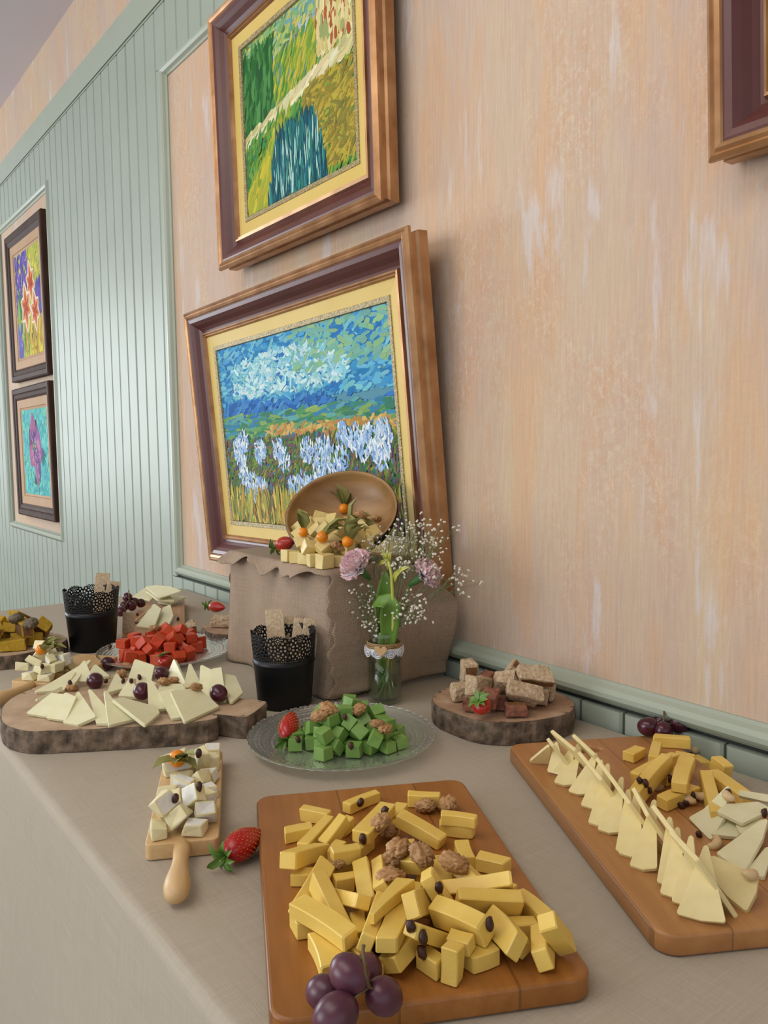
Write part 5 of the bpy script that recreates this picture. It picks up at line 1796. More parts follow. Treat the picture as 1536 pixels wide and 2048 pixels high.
    'c5': (-1.7859, 0.368, 0.7978, 0.4824, 0.2284, -0.1334, 0.835), 'c6': (-1.6972, 0.3825, 0.8163, 0.7289, -0.6823, 0.0179, 0.0529),
    'c7': (-1.7675, 0.3411, 0.804, 0.4678, 0.2952, -0.1193, 0.8245), 'c8': (-1.7589, 0.3933, 0.8189, 0.1153, -0.445, -0.5541, 0.694),
    'c9': (-1.7264, 0.4265, 0.8071, 0.9099, -0.3499, -0.1541, -0.161), 'c10': (-1.7282, 0.3193, 0.8031, 0.6922, -0.2285, -0.4833, 0.4848),
    'c11': (-1.8033, 0.3133, 0.7899, 0.4389, -0.0021, 0.0019, 0.8985), 'c12': (-1.7433, 0.3032, 0.8264, 0.414, -0.4291, -0.3692, 0.7129),
    'd0': (-0.8435, 0.8098, 0.814, 0.5238, 0.2883, 0.5889, 0.5438), 'd1': (-0.8329, 0.8486, 0.8117, 0.8455, -0.1836, -0.3885, -0.3171),
    'd2': (-0.9028, 0.8427, 0.8119, 0.6302, 0.428, -0.5839, 0.2804), 'd3': (-0.8471, 0.8793, 0.8157, 0.4812, 0.7771, -0.1716, 0.3676),
    'd4': (-0.7967, 0.8751, 0.8304, 0.8307, 0.3108, 0.2013, 0.4158), 'd5': (-0.7911, 0.8457, 0.8092, 0.7956, -0.3688, -0.0664, 0.4761),
    'd6': (-0.8032, 0.8796, 0.7977, 0.6453, 0.6974, 0.244, 0.1939), 'd7': (-0.836, 0.7949, 0.7933, 0.8995, 0.0163, 0.0171, 0.4364),
    'd8': (-0.7845, 0.8231, 0.7941, 0.8802, 0.0065, -0.0062, 0.4745), 'd9': (-0.8797, 0.8205, 0.7975, 0.8665, 0.0176, 0.0241, 0.4983),
    'd10': (-0.8112, 0.7983, 0.8086, 0.4783, 0.1342, 0.0188, 0.8677), 'd11': (-0.8177, 0.8308, 0.7949, 0.548, -0.0532, -0.0671, 0.8321),
    'd12': (-0.817, 0.9056, 0.798, 0.9718, -0.0494, -0.0043, 0.2304), 'd13': (-0.879, 0.8659, 0.8038, 0.5532, -0.3555, 0.3392, 0.6727),
    'e0': (-1.6815, 0.7283, 0.7634, 0.6404, 0.7587, -0.07, -0.097), 'e1': (-1.6028, 0.7677, 0.7905, 0.9345, 0.0222, 0.0216, 0.3546),
    'e2': (-1.5706, 0.8083, 0.7928, 0.4505, 0.4762, 0.5291, 0.5388), 'e3': (-1.5409, 0.7951, 0.8004, 0.0062, -0.7189, 0.1443, -0.6799),
    'e4': (-1.6115, 0.8147, 0.7889, 0.0007, 0.4396, 0.8982, -0.0025),
}
# ------------------------------------------------------------------ food: materials
def food(name, c, c2, rough=0.45, scale=60, bump=0.1, bdist=0.0006, vary=0.05, sss=0.0):
    m = plain(name, c, rough, c2, scale, bump, bdist, vary)
    if sss:
        b = m.node_tree.nodes['Principled BSDF']
        b.inputs['Subsurface Weight'].default_value = sss
        b.inputs['Subsurface Radius'].default_value = (0.006, 0.004, 0.0015)
    return m


M['cheddar'] = food('yellow_cheese', 'E2BF58', 'EACB6C', 0.42, 40, 0.08, vary=0.05, sss=0.25)
M['manchego'] = food('pale_hard_cheese', 'DDCB8E', 'E4D49C', 0.5, 70, 0.12, vary=0.03, sss=0.2)
M['goat'] = food('ivory_cheese', 'DEDAAE', 'E5E1BC', 0.45, 50, 0.06, vary=0.03, sss=0.2)
M['cream'] = food('soft_cream_cheese', 'DDD2A0', 'E6DDB4', 0.5, 90, 0.3, 0.001, vary=0.03, sss=0.2)
M['rind'] = food('white_bloomy_rind', 'DCDCD4', 'E8E8E2', 0.85, 160, 0.3, vary=0.02)
M['greencheese'] = food('green_herb_cheese', '6F9846', '7FA454', 0.45, 50, 0.06, vary=0.08, sss=0.1)
M['redcheese'] = food('red_pepper_cheese', 'C03C1A', 'CC4C24', 0.42, 50, 0.06, vary=0.07, sss=0.1)
M['holecheese'] = food('holed_cheese', 'DCC47C', 'E3CE8C', 0.45, 50, 0.1, vary=0.03, sss=0.2)
M['cake'] = food('yellow_sponge', 'A8861A', 'BE9C2A', 0.8, 130, 0.8, 0.0015)
M['crust'] = food('brown_crust', '6E4A2A', '8A6036', 0.8, 90, 0.5, 0.001)
M['crumb'] = food('brown_bread_crumb', 'A68C6C', 'D2BC9C', 0.9, 190, 1.0, 0.003)
M['crumbred'] = food('reddish_bread_crumb', '7A4A38', '966450', 0.9, 170, 1.0, 0.002)
M['walnut'] = food('walnut', '9C7044', 'C39A68', 0.6, 140, 0.25, 0.0008, vary=0.1)
M['raisin'] = food('raisin', '2E140E', '4A2418', 0.45, 200, 0.8, 0.001, vary=0.1)
M['cashew'] = food('cashew', 'CDB080', 'D9C094', 0.5, 60, 0.05)
M['seedcluster'] = food('seed_cluster', '3F342A', '8A7C66', 0.7, 300, 0.9, 0.002)
M['grape'] = food('red_grape', '3A1220', '54202E', 0.22, 28, 0.03, vary=0.12)
M['grape2'] = food('purple_grape_bloom', '4A2436', '6A3C48', 0.33, 22, 0.03, vary=0.1)
M['gstem'] = plain('grape_stem', '5A4A2C', 0.7, '7A6A3C', 80)
M['berry'] = food('strawberry_flesh', 'A30F14', 'B41A1C', 0.28, 18, 0.02)
M['seed'] = plain('strawberry_seed', 'C79A3A', 0.5)
M['cape'] = food('cape_gooseberry', 'E07C08', 'EB9012', 0.25, 15, 0.0)
M['husk'] = food('papery_husk', '7F8040', 'A3A062', 0.75, 30, 0.3, 0.001)

SIMP = []                    # (key, object): pieces that lie where they came to rest


def settle(key, o):
    if key in SIM:
        v = SIM[key]
        o.rotation_mode = 'QUATERNION'
        o.location = (v[0], v[1], v[2])
        if key[0] == 'n':                      # the near heap spreads a little further down its board
            k = 0.045 * ((v[0] - O1.x) * D1.x + (v[1] - O1.y) * D1.y)
            o.location.x += D1.x * k
            o.location.y += D1.y * k
        o.rotation_quaternion = (v[3], v[4], v[5], v[6])
    SIMP.append((key, o))
    return o


ORD = ['first', 'second', 'third', 'fourth', 'fifth', 'sixth', 'seventh', 'eighth', 'ninth', 'tenth', 'eleventh', 'twelfth', 'thirteenth', 'fourteenth', 'fifteenth', 'sixteenth',
       'seventeenth', 'eighteenth', 'nineteenth', 'twentieth', 'twenty-first', 'twenty-second', 'twenty-third', 'twenty-fourth', 'twenty-fifth', 'twenty-sixth']


def pix(p):
    q = Vector(p) - Vector((0, 0, T + HC))
    k = q.dot(CF)
    return 768 + FPX * q.dot(CR) / k, 1024 - FPX * q.dot(CU) / k


def row_labels(objs, n, fmt):
    """label pieces of a heap by their row from the far side and their place in that row"""
    o2 = sorted(objs, key=lambda o: pix(o.location)[1])
    nr = math.ceil(len(o2) / n)
    for r in range(nr):
        row = sorted(o2[r * n:(r + 1) * n], key=lambda o: pix(o.location)[0])
        for k, o in enumerate(row):
            o['label'] = fmt.format(ORD[k], ORD[r] if r < nr - 1 else 'last')


# ------------------------------------------------------------------ pieces
def stick_mesh(name, l, w, h, bend, taper, m, seed, nseg=6):
    rng = random.Random(seed)
    c = min(w, h) * 0.065
    base = [(-w / 2 + c, -h / 2), (w / 2 - c, -h / 2), (w / 2, -h / 2 + c), (w / 2, h / 2 - c), (w / 2 - c, h / 2), (-w / 2 + c, h / 2), (-w / 2, h / 2 - c), (-w / 2, -h / 2 + c)]
    V, F = [], []
    sk0, sk1 = rng.uniform(-.25, .25), rng.uniform(-.25, .25)
    fr = [0.0, 0.03] + [0.03 + 0.94 * k / nseg for k in range(1, nseg)] + [0.97, 1.0]
    for t in fr:
        s = 1 - taper * t
        e = 0.86 if t in (0.0, 1.0) else 1.0
        x0 = (t - .5) * l
        off = bend * l * (1 - (2 * t - 1) ** 2)
        for (y, z) in base:
            yy, zz = y * s * e, z * (1 - taper * t * .35) * e
            sh = (sk0 * (1 - t) + sk1 * t) * yy
            V.append((x0 + sh, yy + off, zz))
    n = 8
    for j in range(len(fr) - 1):
        for q in range(n):
            F.append((j * n + q, j * n + (q + 1) % n, (j + 1) * n + (q + 1) % n, (j + 1) * n + q))
    F.append(tuple(reversed(range(n))))
    F.append(tuple((len(fr) - 1) * n + q for q in range(n)))
    F = [f[::-1] for f in F]
    return mesh(name, V, F, m)


def chunk_mesh(name, sx, sy, sz, jit, m, seed, bev=0.12, mi=None):
    """a cut block with slightly uneven corners and soft edges; mi picks the material of its six sides"""
    rng = random.Random(seed)
    bm = bmesh.new()
    V, F = box_vf(-sx / 2, sx / 2, -sy / 2, sy / 2, -sz / 2, sz / 2)
    vs = [bm.verts.new((x + rng.uniform(-jit, jit) * sx, y + rng.uniform(-jit, jit) * sy, z + rng.uniform(-jit, jit) * sz)) for x, y, z in V]
    fs = [bm.faces.new([vs[i] for i in f]) for f in F]
    if mi:
        for f, k in zip(fs, mi):
            f.material_index = k
    bmesh.ops.bevel(bm, geom=bm.edges[:], offset=bev * min(sx, sy, sz), segments=2, profile=0.6, affect='EDGES')
    bmesh.ops.triangulate(bm, faces=[f for f in bm.faces if len(f.verts) > 4])
    return bm_mesh(name, bm, m)


def crumbly(me, seed, k=0.0016, fq=120):
    bm = bmesh.new()
    bm.from_mesh(me)
    bmesh.ops.subdivide_edges(bm, edges=bm.edges[:], cuts=2, use_grid_fill=True)
    bm.normal_update()
    for v in bm.verts:
        a = mnoise.noise(v.co * fq + Vector((seed, 0, 0))) + .6 * mnoise.noise(v.co * fq * 2.3 + Vector((0, seed, 0)))
        v.co += v.normal * k * a
    bm.to_mesh(me)
    bm.free()
    return me


def put(me, name, a, b, roll=0.0):
    """piece whose length lies from a to b"""
    a, b = Vector(a), Vector(b)
    x = (b - a).normalized()
    z = (Vector((0, 0, 1)) - x * x.z).normalized()
    y = z.cross(x)
    o = new_obj(name, me)
    R = Matrix((x, y, z)).transposed() @ Matrix.Rotation(roll, 3, 'X')
    o.rotation_mode = 'QUATERNION'
    o.rotation_quaternion = R.to_quaternion()
    o.location = (a + b) / 2
    return o


# sticks on the near board: ends of each stick as (x1, y1, x2, y2, width, layer)
NEAR = [(240, 170, 355, 140, 50, 1), (345, 190, 380, 150, 45, 1), (150, 245, 262, 222, 52, 0), (160, 308, 330, 190, 42, 0), (160, 380, 310, 258, 60, 1), (315, 232, 390, 170, 45, 1),
        (325, 285, 365, 240, 40, 1), (375, 280, 475, 215, 48, 1), (390, 138, 520, 85, 34, 0), (430, 195, 562, 92, 66, 2), (575, 150, 615, 95, 55, 1), (640, 102, 772, 105, 48, 0),
        (585, 165, 765, 212, 58, 1), (765, 168, 910, 176, 34, 1), (765, 205, 905, 222, 44, 0), (616, 245, 822, 250, 68, 2), (475, 205, 612, 216, 40, 0), (838, 225, 884, 290, 50, 1),
        (580, 296, 665, 290, 42, 0), (316, 328, 432, 305, 46, 1), (316, 372, 442, 345, 40, 0), (495, 265, 527, 432, 64, 2), (278, 320, 245, 525, 60, 1), (195, 395, 250, 395, 50, 0),
        (440, 340, 440, 505, 66, 1), (350, 430, 402, 420, 44, 0), (255, 415, 418, 545, 60, 2), (525, 438, 402, 598, 52, 2), (212, 582, 325, 566, 80, 0), (280, 525, 492, 705, 60, 1),
        (655, 365, 540, 565, 66, 1), (718, 392, 650, 618, 84, 2), (770, 280, 770, 378, 68, 1), (690, 290, 738, 330, 40, 1), (855, 285, 975, 455, 76, 2), (955, 398, 1038, 418, 44, 1),
        (910, 335, 1032, 362, 56, 0), (900, 415, 868, 470, 50, 1), (855, 465, 758, 595, 68, 2), (742, 520, 688, 680, 50, 1), (1018, 440, 1135, 572, 58, 1), (868, 505, 932, 490, 56, 1),
        (940, 480, 1000, 615, 76, 2), (1082, 490, 1060, 610, 50, 2), (950, 575, 738, 672, 80, 1), (998, 622, 1135, 598, 52, 0), (500, 515, 545, 775, 62, 1), (455, 568, 492, 645, 44, 0),
        (558, 575, 702, 835, 68, 2), (590, 640, 582, 918, 56, 2), (322, 640, 375, 778, 70, 0), (395, 665, 538, 802, 44, 0), (660, 690, 722, 742, 44, 0), (728, 710, 978, 772, 76, 1),
        (895, 655, 1135, 845, 62, 2), (1105, 685, 1165, 805, 66, 1), (1008, 655, 1082, 682, 50, 0), (945, 862, 1065, 810, 80, 0), (715, 792, 832, 852, 50, 0), (618, 870, 828, 902, 72, 0),
        (880, 805, 942, 822, 44, 0)]
near = []
for i, (x1, y1, x2, y2, w, ly) in enumerate(NEAR):
    rng = random.Random(100 + i)
    hh = TH1 + 0.0008 + 0.013 + ly * 0.0125
    a = P(500 + .4948 * x1, 1540 + .4948 * y1, hh)
    b = P(500 + .4948 * x2, 1540 + .4948 * y2, hh)
    ww = min(.021, max(.0125, w * .00029))
    th = rng.uniform(.0115, .0150)
    l = min(max((b - a).length, .019), .066)
    sh = Vector((D1.x, D1.y, 0)) * (-.006 - .010 * max(0, (y1 + y2) / 2 - 500) / 400)
    a, b = a + sh, b + sh
    _m = (a + b) / 2
    _v = Vector((_m.x, _m.y)) - O1
    _k = max(0.0, _v.dot(D1) - .322)
    a, b = a - Vector((D1.x, D1.y, 0)) * _k, b - Vector((D1.x, D1.y, 0)) * _k
    me = stick_mesh('cheese_stick', l, ww, th, rng.uniform(-.05, .05), rng.uniform(0, .18) if i != 49 else .75, M['cheddar'], i)
    lift = Vector((0, 0, -0.006 + ly * 0.006))
    o = put(me, 'cheese_stick', a + lift, b + lift, rng.uniform(-.12, .12))
    settle('n%d' % i, o)
    near.append(tag(o, None, 'cheese stick', 'yellow cheese sticks on the near board'))
row_labels(near, 6, 'yellow cheese stick, {} from left in the {} row from back, near board')

# sticks on the wall-side board
WALL = [(735, 305, 805, 268, 60, 0), (840, 205, 842, 295, 70, 1), (880, 212, 1092, 226, 50, 0), (738, 378, 965, 262, 72, 1), (815, 440, 1030, 300, 74, 2), (1000, 260, 1085, 275, 76, 1),
        (1065, 325, 1038, 490, 68, 1), (1125, 330, 1212, 545, 84, 2), (1115, 235, 1185, 275, 50, 0), (1175, 275, 1262, 322, 78, 1), (1205, 345, 1428, 492, 72, 1), (925, 570, 1115, 495, 60, 0),
        (1265, 325, 1308, 368, 44, 0), (930, 435, 1028, 395, 50, 0)]
wl = []
for i, (x1, y1, x2, y2, w, ly) in enumerate(WALL):
    rng = random.Random(200 + i)
    hh = TH1 + 0.0008 + 0.012 + ly * 0.0125
    a = P(1000 + .349 * x1, 1400 + .349 * y1, hh)
    b = P(1000 + .349 * x2, 1400 + .349 * y2, hh)
    l = max((b - a).length, .022)
    me = stick_mesh('cheese_stick', l, min(.021, max(.014, w * .00027)), rng.uniform(.012, .015), rng.uniform(-.03, .03), rng.uniform(0, .1), M['cheddar'], 300 + i)
    lift = Vector((0, 0, -0.006 + ly * 0.006))
    o = put(me, 'cheese_stick', a + lift, b + lift)
    settle('w%d' % i, o)
    wl.append(tag(o, None, 'cheese stick', 'yellow cheese sticks on the wall-side board'))
row_labels(wl, 5, 'yellow cheese stick, {} from left in the {} row, heap on wall-side board')


# ------------------------------------------------------------------ cubes
def cube_heap(key, name, mname, n, centre, rx, ry, size, label, group, seed, z0, rows, rot=0.0, jit=0.07):
    rng = random.Random(seed)
    mes = [chunk_mesh(name, size * rng.uniform(.9, 1.2), size * rng.uniform(.85, 1.1), size * rng.uniform(.85, 1.1), jit, M[mname], seed * 50 + k, 0.06) for k in range(8)]
    out = []
    i = 0
    layer = 0
    while i < n:
        sc = 1 - 0.27 * layer
        pts = []
        st = size * 1.16
        yy = -ry * sc
        while yy <= ry * sc:
            xx = -rx * sc
            while xx <= rx * sc:
                if (xx / (rx * sc)) ** 2 + (yy / (ry * sc)) ** 2 <= 1:
                    pts.append((xx, yy))
                xx += st
            yy += st
        rng.shuffle(pts)
        if sc < .2:
            pts = [(0, 0)]
        for (x, y) in pts:
            if i >= n:
                break
            o = new_obj(name, mes[rng.randrange(8)])
            o.location = (centre[0] + x * math.cos(rot) - y * math.sin(rot) + rng.uniform(-.2, .2) * size, centre[1] + x * math.sin(rot) + y * math.cos(rot) + rng.uniform(-.2, .2) * size,
                          z0 + size * .75 + layer * size * 1.35)
            o.rotation_mode = 'QUATERNION'
            o.rotation_quaternion = Quaternion((rng.uniform(-.25, .25), rng.uniform(-.25, .25), 1), rng.uniform(0, 6.28)) if rng.random() < .7 else Quaternion((rng.random() - .5, rng.random() - .5, rng.random() - .5, rng.random())).normalized()
            settle('%s%d' % (key, i), o)
            out.append(tag(o, None, 'cheese cube', group))
            i += 1
        layer += 1
    row_labels(out, rows, label)
    return out


gc = P(690, 1478, 0.012)
cube_heap('g', 'cheese_cube', 'greencheese', 64, (gc.x, gc.y), .055, .052, .0172, 'green cheese cube, {} from left in the {} row of the heap on glass plate', 'green cheese cubes', 21, T + .006, 9)
rc = P(318, 1305, 0.012)
cube_heap('r', 'cheese_cube', 'redcheese', 52, (rc.x, rc.y), .062, .058, .0195, 'red cheese cube, {} from left in the {} row of the heap on glass plate', 'red cheese cubes', 22, T + .006, 9)

# cubes spilling from the bowl, from the photograph's own heap: (x, y, depth row)
BOWLC = [(130, 1000, 0), (215, 1000, 0), (310, 1075, 0), (350, 975, 0), (450, 1105, 0), (490, 985, 1), (595, 1080, 0), (700, 1090, 0), (780, 1105, 0), (835, 1020, 1), (200, 865, 1), (350, 800, 2),
         (305, 895, 1), (400, 890, 1), (450, 830, 2), (560, 900, 2), (700, 870, 2), (215, 735, 3), (490, 735, 3), (640, 770, 3), (560, 640, 4), (690, 590, 5), (630, 500, 6), (415, 510, 6), (540, 530, 5),
         (845, 580, 5), (860, 525, 6), (1150, 700, 5), (870, 785, 3), (960, 830, 3), (980, 600, 5), (760, 690, 4), (610, 690, 3), (930, 700, 4), (320, 690, 4), (1040, 690, 5), (480, 600, 5), (560, 570, 5), (750, 610, 6), (700, 660, 5), (820, 640, 6), (900, 650, 6), (1000, 680, 6), (620, 700, 4), (720, 560, 6), (640, 620, 5),
         (400, 640, 4), (460, 680, 3), (780, 800, 2), (880, 860, 2), (560, 800, 2), (1080, 780, 5), (960, 760, 4), (340, 600, 5), (700, 640, 6), (800, 700, 6), (560, 640, 6), (850, 760, 5), (650, 560, 7), (760, 560, 7), (900, 720, 6), (600, 600, 7), (700, 720, 5), (950, 680, 6), (520, 660, 5), (820, 600, 7)]
FELL = (7, 8, 9, 27, 28, 29, 33, 35, 48, 49, 51, 52)
bc = []
_mes = [chunk_mesh('cheese_cube', .0215 * random.Random(k).uniform(.85, 1.25), .0205, .0205 * random.Random(k + 9).uniform(.85, 1.15), .05, M['holecheese'], 900 + k, 0.07) for k in range(8)]
for i, (x, y, d) in enumerate(BOWLC):
    if i in FELL:
        continue
    rng = random.Random(400 + i)
    o = new_obj('cheese_cube', _mes[rng.randrange(8)])
    o.location = PY(560 + .1693 * x, 930 + .1693 * y, 0.722 + d * 0.0135) + Vector((0, 0, .004))
    o.rotation_mode = 'QUATERNION'
    o.rotation_quaternion = Quaternion((0, 0, 1), rng.uniform(.3, 1.0)) @ Quaternion((1, 0, 0), rng.uniform(-.3, .3))
    settle('b%d' % i, o)
    bc.append(tag(o, None, 'cheese cube', 'cheese cubes spilling from the bowl'))
row_labels(bc, 7, 'pale yellow cheese cube, {} from left in the {} row spilling from the bowl')


# ------------------------------------------------------------------ white-rind cheese on the pine boards
BRM = []
for k in range(8):
    rr = random.Random(k)
    BRM.append(chunk_mesh('soft_cheese_piece', .0235 * rr.uniform(.85, 1.2), .0185 * rr.uniform(.85, 1.2), .0125 * rr.uniform(.9, 1.2), .16, [M['cream'], M['rind']], 700 + k, 0.13,
                          [1, 1 if k % 3 == 0 else 0, 1 if k % 2 else 0, 0, 0, 1 if k % 4 == 1 else 0]))
BR1 = [(150, 690, 0), (320, 650, 0), (205, 595, 1), (310, 565, 1), (385, 605, 0), (425, 545, 0), (125, 610, 0), (215, 655, 0), (150, 525, 1), (205, 470, 1), (300, 450, 1), (330, 505, 1), (385, 455, 0),
       (190, 415, 1), (350, 345, 1), (385, 395, 0), (385, 290, 1), (450, 330, 0), (290, 300, 1), (235, 310, 1), (330, 290, 2), (180, 345, 0), (175, 385, 0), (415, 280, 0), (265, 400, 0), (290, 350, 1)]
q1 = []
for i, (x, y, ly) in enumerate(BR1):
    rng = random.Random(600 + i)
    o = new_obj('soft_cheese_piece', BRM[rng.randrange(8)])
    o.location = P(250 + .4232 * x, 1380 + .4232 * y, .018 + .010 + ly * .016)
    _q = Vector((o.location.x, o.location.y)) - PO1
    _w = Vector((-PD1.y, PD1.x))
    _n = PO1 + PD1 * min(-.014, max(-.232, _q.dot(PD1))) + _w * min(.025, max(-.025, _q.dot(_w)))
    o.location.x, o.location.y = _n.x, _n.y
    o.rotation_mode = 'QUATERNION'
    o.rotation_quaternion = Quaternion((0, 0, 1), rng.uniform(0, 6.28)) @ Quaternion((1, 0, 0), rng.choice([0, 0, PI / 2, .5]))
    settle('s%d' % i, o)
    q1.append(tag(o, None, 'cheese piece', 'white-rind cheese pieces on the near pine board'))
row_labels(q1, 4, 'white-rind cheese piece, {} from left in the {} row on the near pine board')
BR2 = [(40, 780, 0), (90, 770, 0), (150, 775, 0), (200, 745, 0), (270, 740, 0), (310, 690, 0), (60, 700, 1), (120, 700, 1), (170, 690, 1), (250, 680, 1), (330, 650, 1), (160, 640, 2), (220, 620, 2), (290, 640, 2), (110, 650, 1),
       (270, 570, 2), (330, 570, 2), (250, 545, 3), (320, 610, 1), (30, 740, 0)]
q2 = []
for i, (x, y, ly) in enumerate(BR2):
    rng = random.Random(650 + i)
    o = new_obj('soft_cheese_piece', BRM[rng.randrange(8)])
    o.location = P(.3125 * x, 1120 + .3125 * y, .018 + .010 + ly * .014)
    _q = Vector((o.location.x, o.location.y)) - PO2
    _w = Vector((-PD2.y, PD2.x))
    _n = PO2 + PD2 * min(-.016, max(-.170, _q.dot(PD2))) + _w * min(.031, max(-.031, _q.dot(_w)))
    o.location.x, o.location.y = _n.x, _n.y
    o.rotation_mode = 'QUATERNION'
    o.rotation_quaternion = Quaternion((0, 0, 1), rng.uniform(0, 6.28)) @ Quaternion((1, 0, 0), rng.choice([0, 0, .5, -.4]))
    settle('t%d' % i, o)
    q2.append(tag(o, None, 'cheese piece', 'white-rind cheese pieces on the far pine board'))
row_labels(q2, 4, 'white-rind cheese piece, {} from left in the {} row, pine board at left edge')

# ------------------------------------------------------------------ cake and bread
CK = []
for k in range(5):
    rr = random.Random(k + 40)
    CK.append(chunk_mesh('cake_slice', .060 * rr.uniform(.8, 1.15), .026 * rr.uniform(.9, 1.15), .024 * rr.uniform(.9, 1.1), .07, [M['cake'], M['crust']], 750 + k, 0.1, [1, 0, 0, 1 if k % 2 else 0, 0, 0]))
for k, q in enumerate(CK):
    crumbly(q, k, .0008, 160)
CAKE = [(80, 530, 0, .3), (170, 500, 0, .2), (30, 560, 0, .5), (230, 440, 0, .1), (110, 410, 1, 1.0), (40, 400, 1, .8), (250, 380, 2, -.5), (50, 330, 2, .3), (130, 350, 2, .9), (190, 340, 2, -.5), (10, 470, 1, .3), (30, 290, 3, .4), (0, 380, 2, .4)]
q3 = []
for i, (x, y, ly, r) in enumerate(CAKE):
    rng = random.Random(800 + i)
    o = new_obj('cake_slice', CK[rng.randrange(5)])
    o.location = P(.3125 * x, 1120 + .3125 * y, .028 + .014 + ly * .024)
    _d = Vector((o.location.x - CLC.x, o.location.y - CLC.y))
    if _d.length > .064:
        _d *= .064 / _d.length
        o.location.x, o.location.y = CLC.x + _d.x, CLC.y + _d.y
    o.rotation_mode = 'QUATERNION'
    o.rotation_quaternion = Quaternion((0, 0, 1), 0.95 + r)
    settle('c%d' % i, o)
    q3.append(tag(o, None, 'cake', 'yellow cake slices at the left edge'))
row_labels(q3, 4, 'yellow cake slice, {} from left in the {} row on log slice at left edge')

BRD = []
for k in range(6):
    rr = random.Random(k + 60)
    BRD.append(chunk_mesh('bread_piece', .050 * rr.uniform(.85, 1.15), .028 * rr.uniform(.85, 1.15), .020 * rr.uniform(.9, 1.15), .11, [M['crumb'], M['crust']], 760 + k, 0.16, [0, 0, 1 if k % 2 == 0 else 0, 1 if k % 3 == 0 else 0, 0, 0]))
    BRD.append(chunk_mesh('bread_piece', .032 * rr.uniform(.85, 1.15), .025 * rr.uniform(.85, 1.15), .016 * rr.uniform(.9, 1.15), .11, [M['crumbred'], M['crust']], 780 + k, 0.16, [0, 1 if k % 2 else 0, 0, 0, 0, 0]))
for k, q in enumerate(BRD):
    crumbly(q, k, .0024, 75)
# crop of the photograph at (840, 1280), 0.453 px per unit
BREAD = [(205, 200, 1, .55, 0, 0), (340, 230, 2, -1.1, .5, 2), (330, 120, 3, .4, .3, 4), (430, 160, 2, .9, 1.1, 6), (440, 205, 2, -.3, .3, 8), (500, 280, 1, -.5, .3, 10), (540, 220, 1, .2, 1.0, 0), (160, 305, 0, .1, .1, 1),
         (450, 330, 0, .1, 0, 3), (150, 240, 0, .5, 0, 2), (300, 300, 0, .8, 0, 5), (380, 280, 0, 1.4, .2, 7), (520, 240, 0, .2, .1, 4), (280, 180, 1, .2, .2, 9)]
q4 = []
for i, (x, y, ly, r, tl, k) in enumerate(BREAD):
    o = new_obj('bread_piece', BRD[k])
    o.location = P(840 + .453 * x, 1280 + .453 * y, .034 + .010 + ly * .019)
    _d = Vector((o.location.x - BLC.x, o.location.y - BLC.y))
    if _d.length > .066:
        _d *= .066 / _d.length
        o.location.x, o.location.y = BLC.x + _d.x, BLC.y + _d.y
    o.rotation_mode = 'QUATERNION'
    o.rotation_quaternion = Quaternion((0, 0, 1), .92 + r) @ Quaternion((1, 0, 0), tl)
    settle('d%d' % i, o)
    q4.append(tag(o, None, 'bread', 'bread pieces on the log slice by the wall'))
row_labels(q4, 4, 'brown bread piece, {} from left in the {} row, log slice by the wall')
q5 = []
for i, (x, y, ly, r) in enumerate([(1330, 380, 0, .5), (1400, 400, 0, 0), (1400, 340, 1, .3), (1330, 345, 1, .9), (1440, 380, 0, .4)]):
    o = new_obj('bread_piece', BRD[(2 * i) % 12])
    o.location = P(.3125 * x, 1120 + .3125 * y, .028 + .010 + ly * .021)
    o.rotation_mode = 'QUATERNION'
    o.rotation_quaternion = Quaternion((0, 0, 1), .92 + r)
    settle('e%d' % i, o)
    q5.append(tag(o, None, 'bread', 'bread pieces behind the burlap box'))
row_labels(q5, 2, 'bread piece, {} from left in the {} row on the half-hidden log slice')
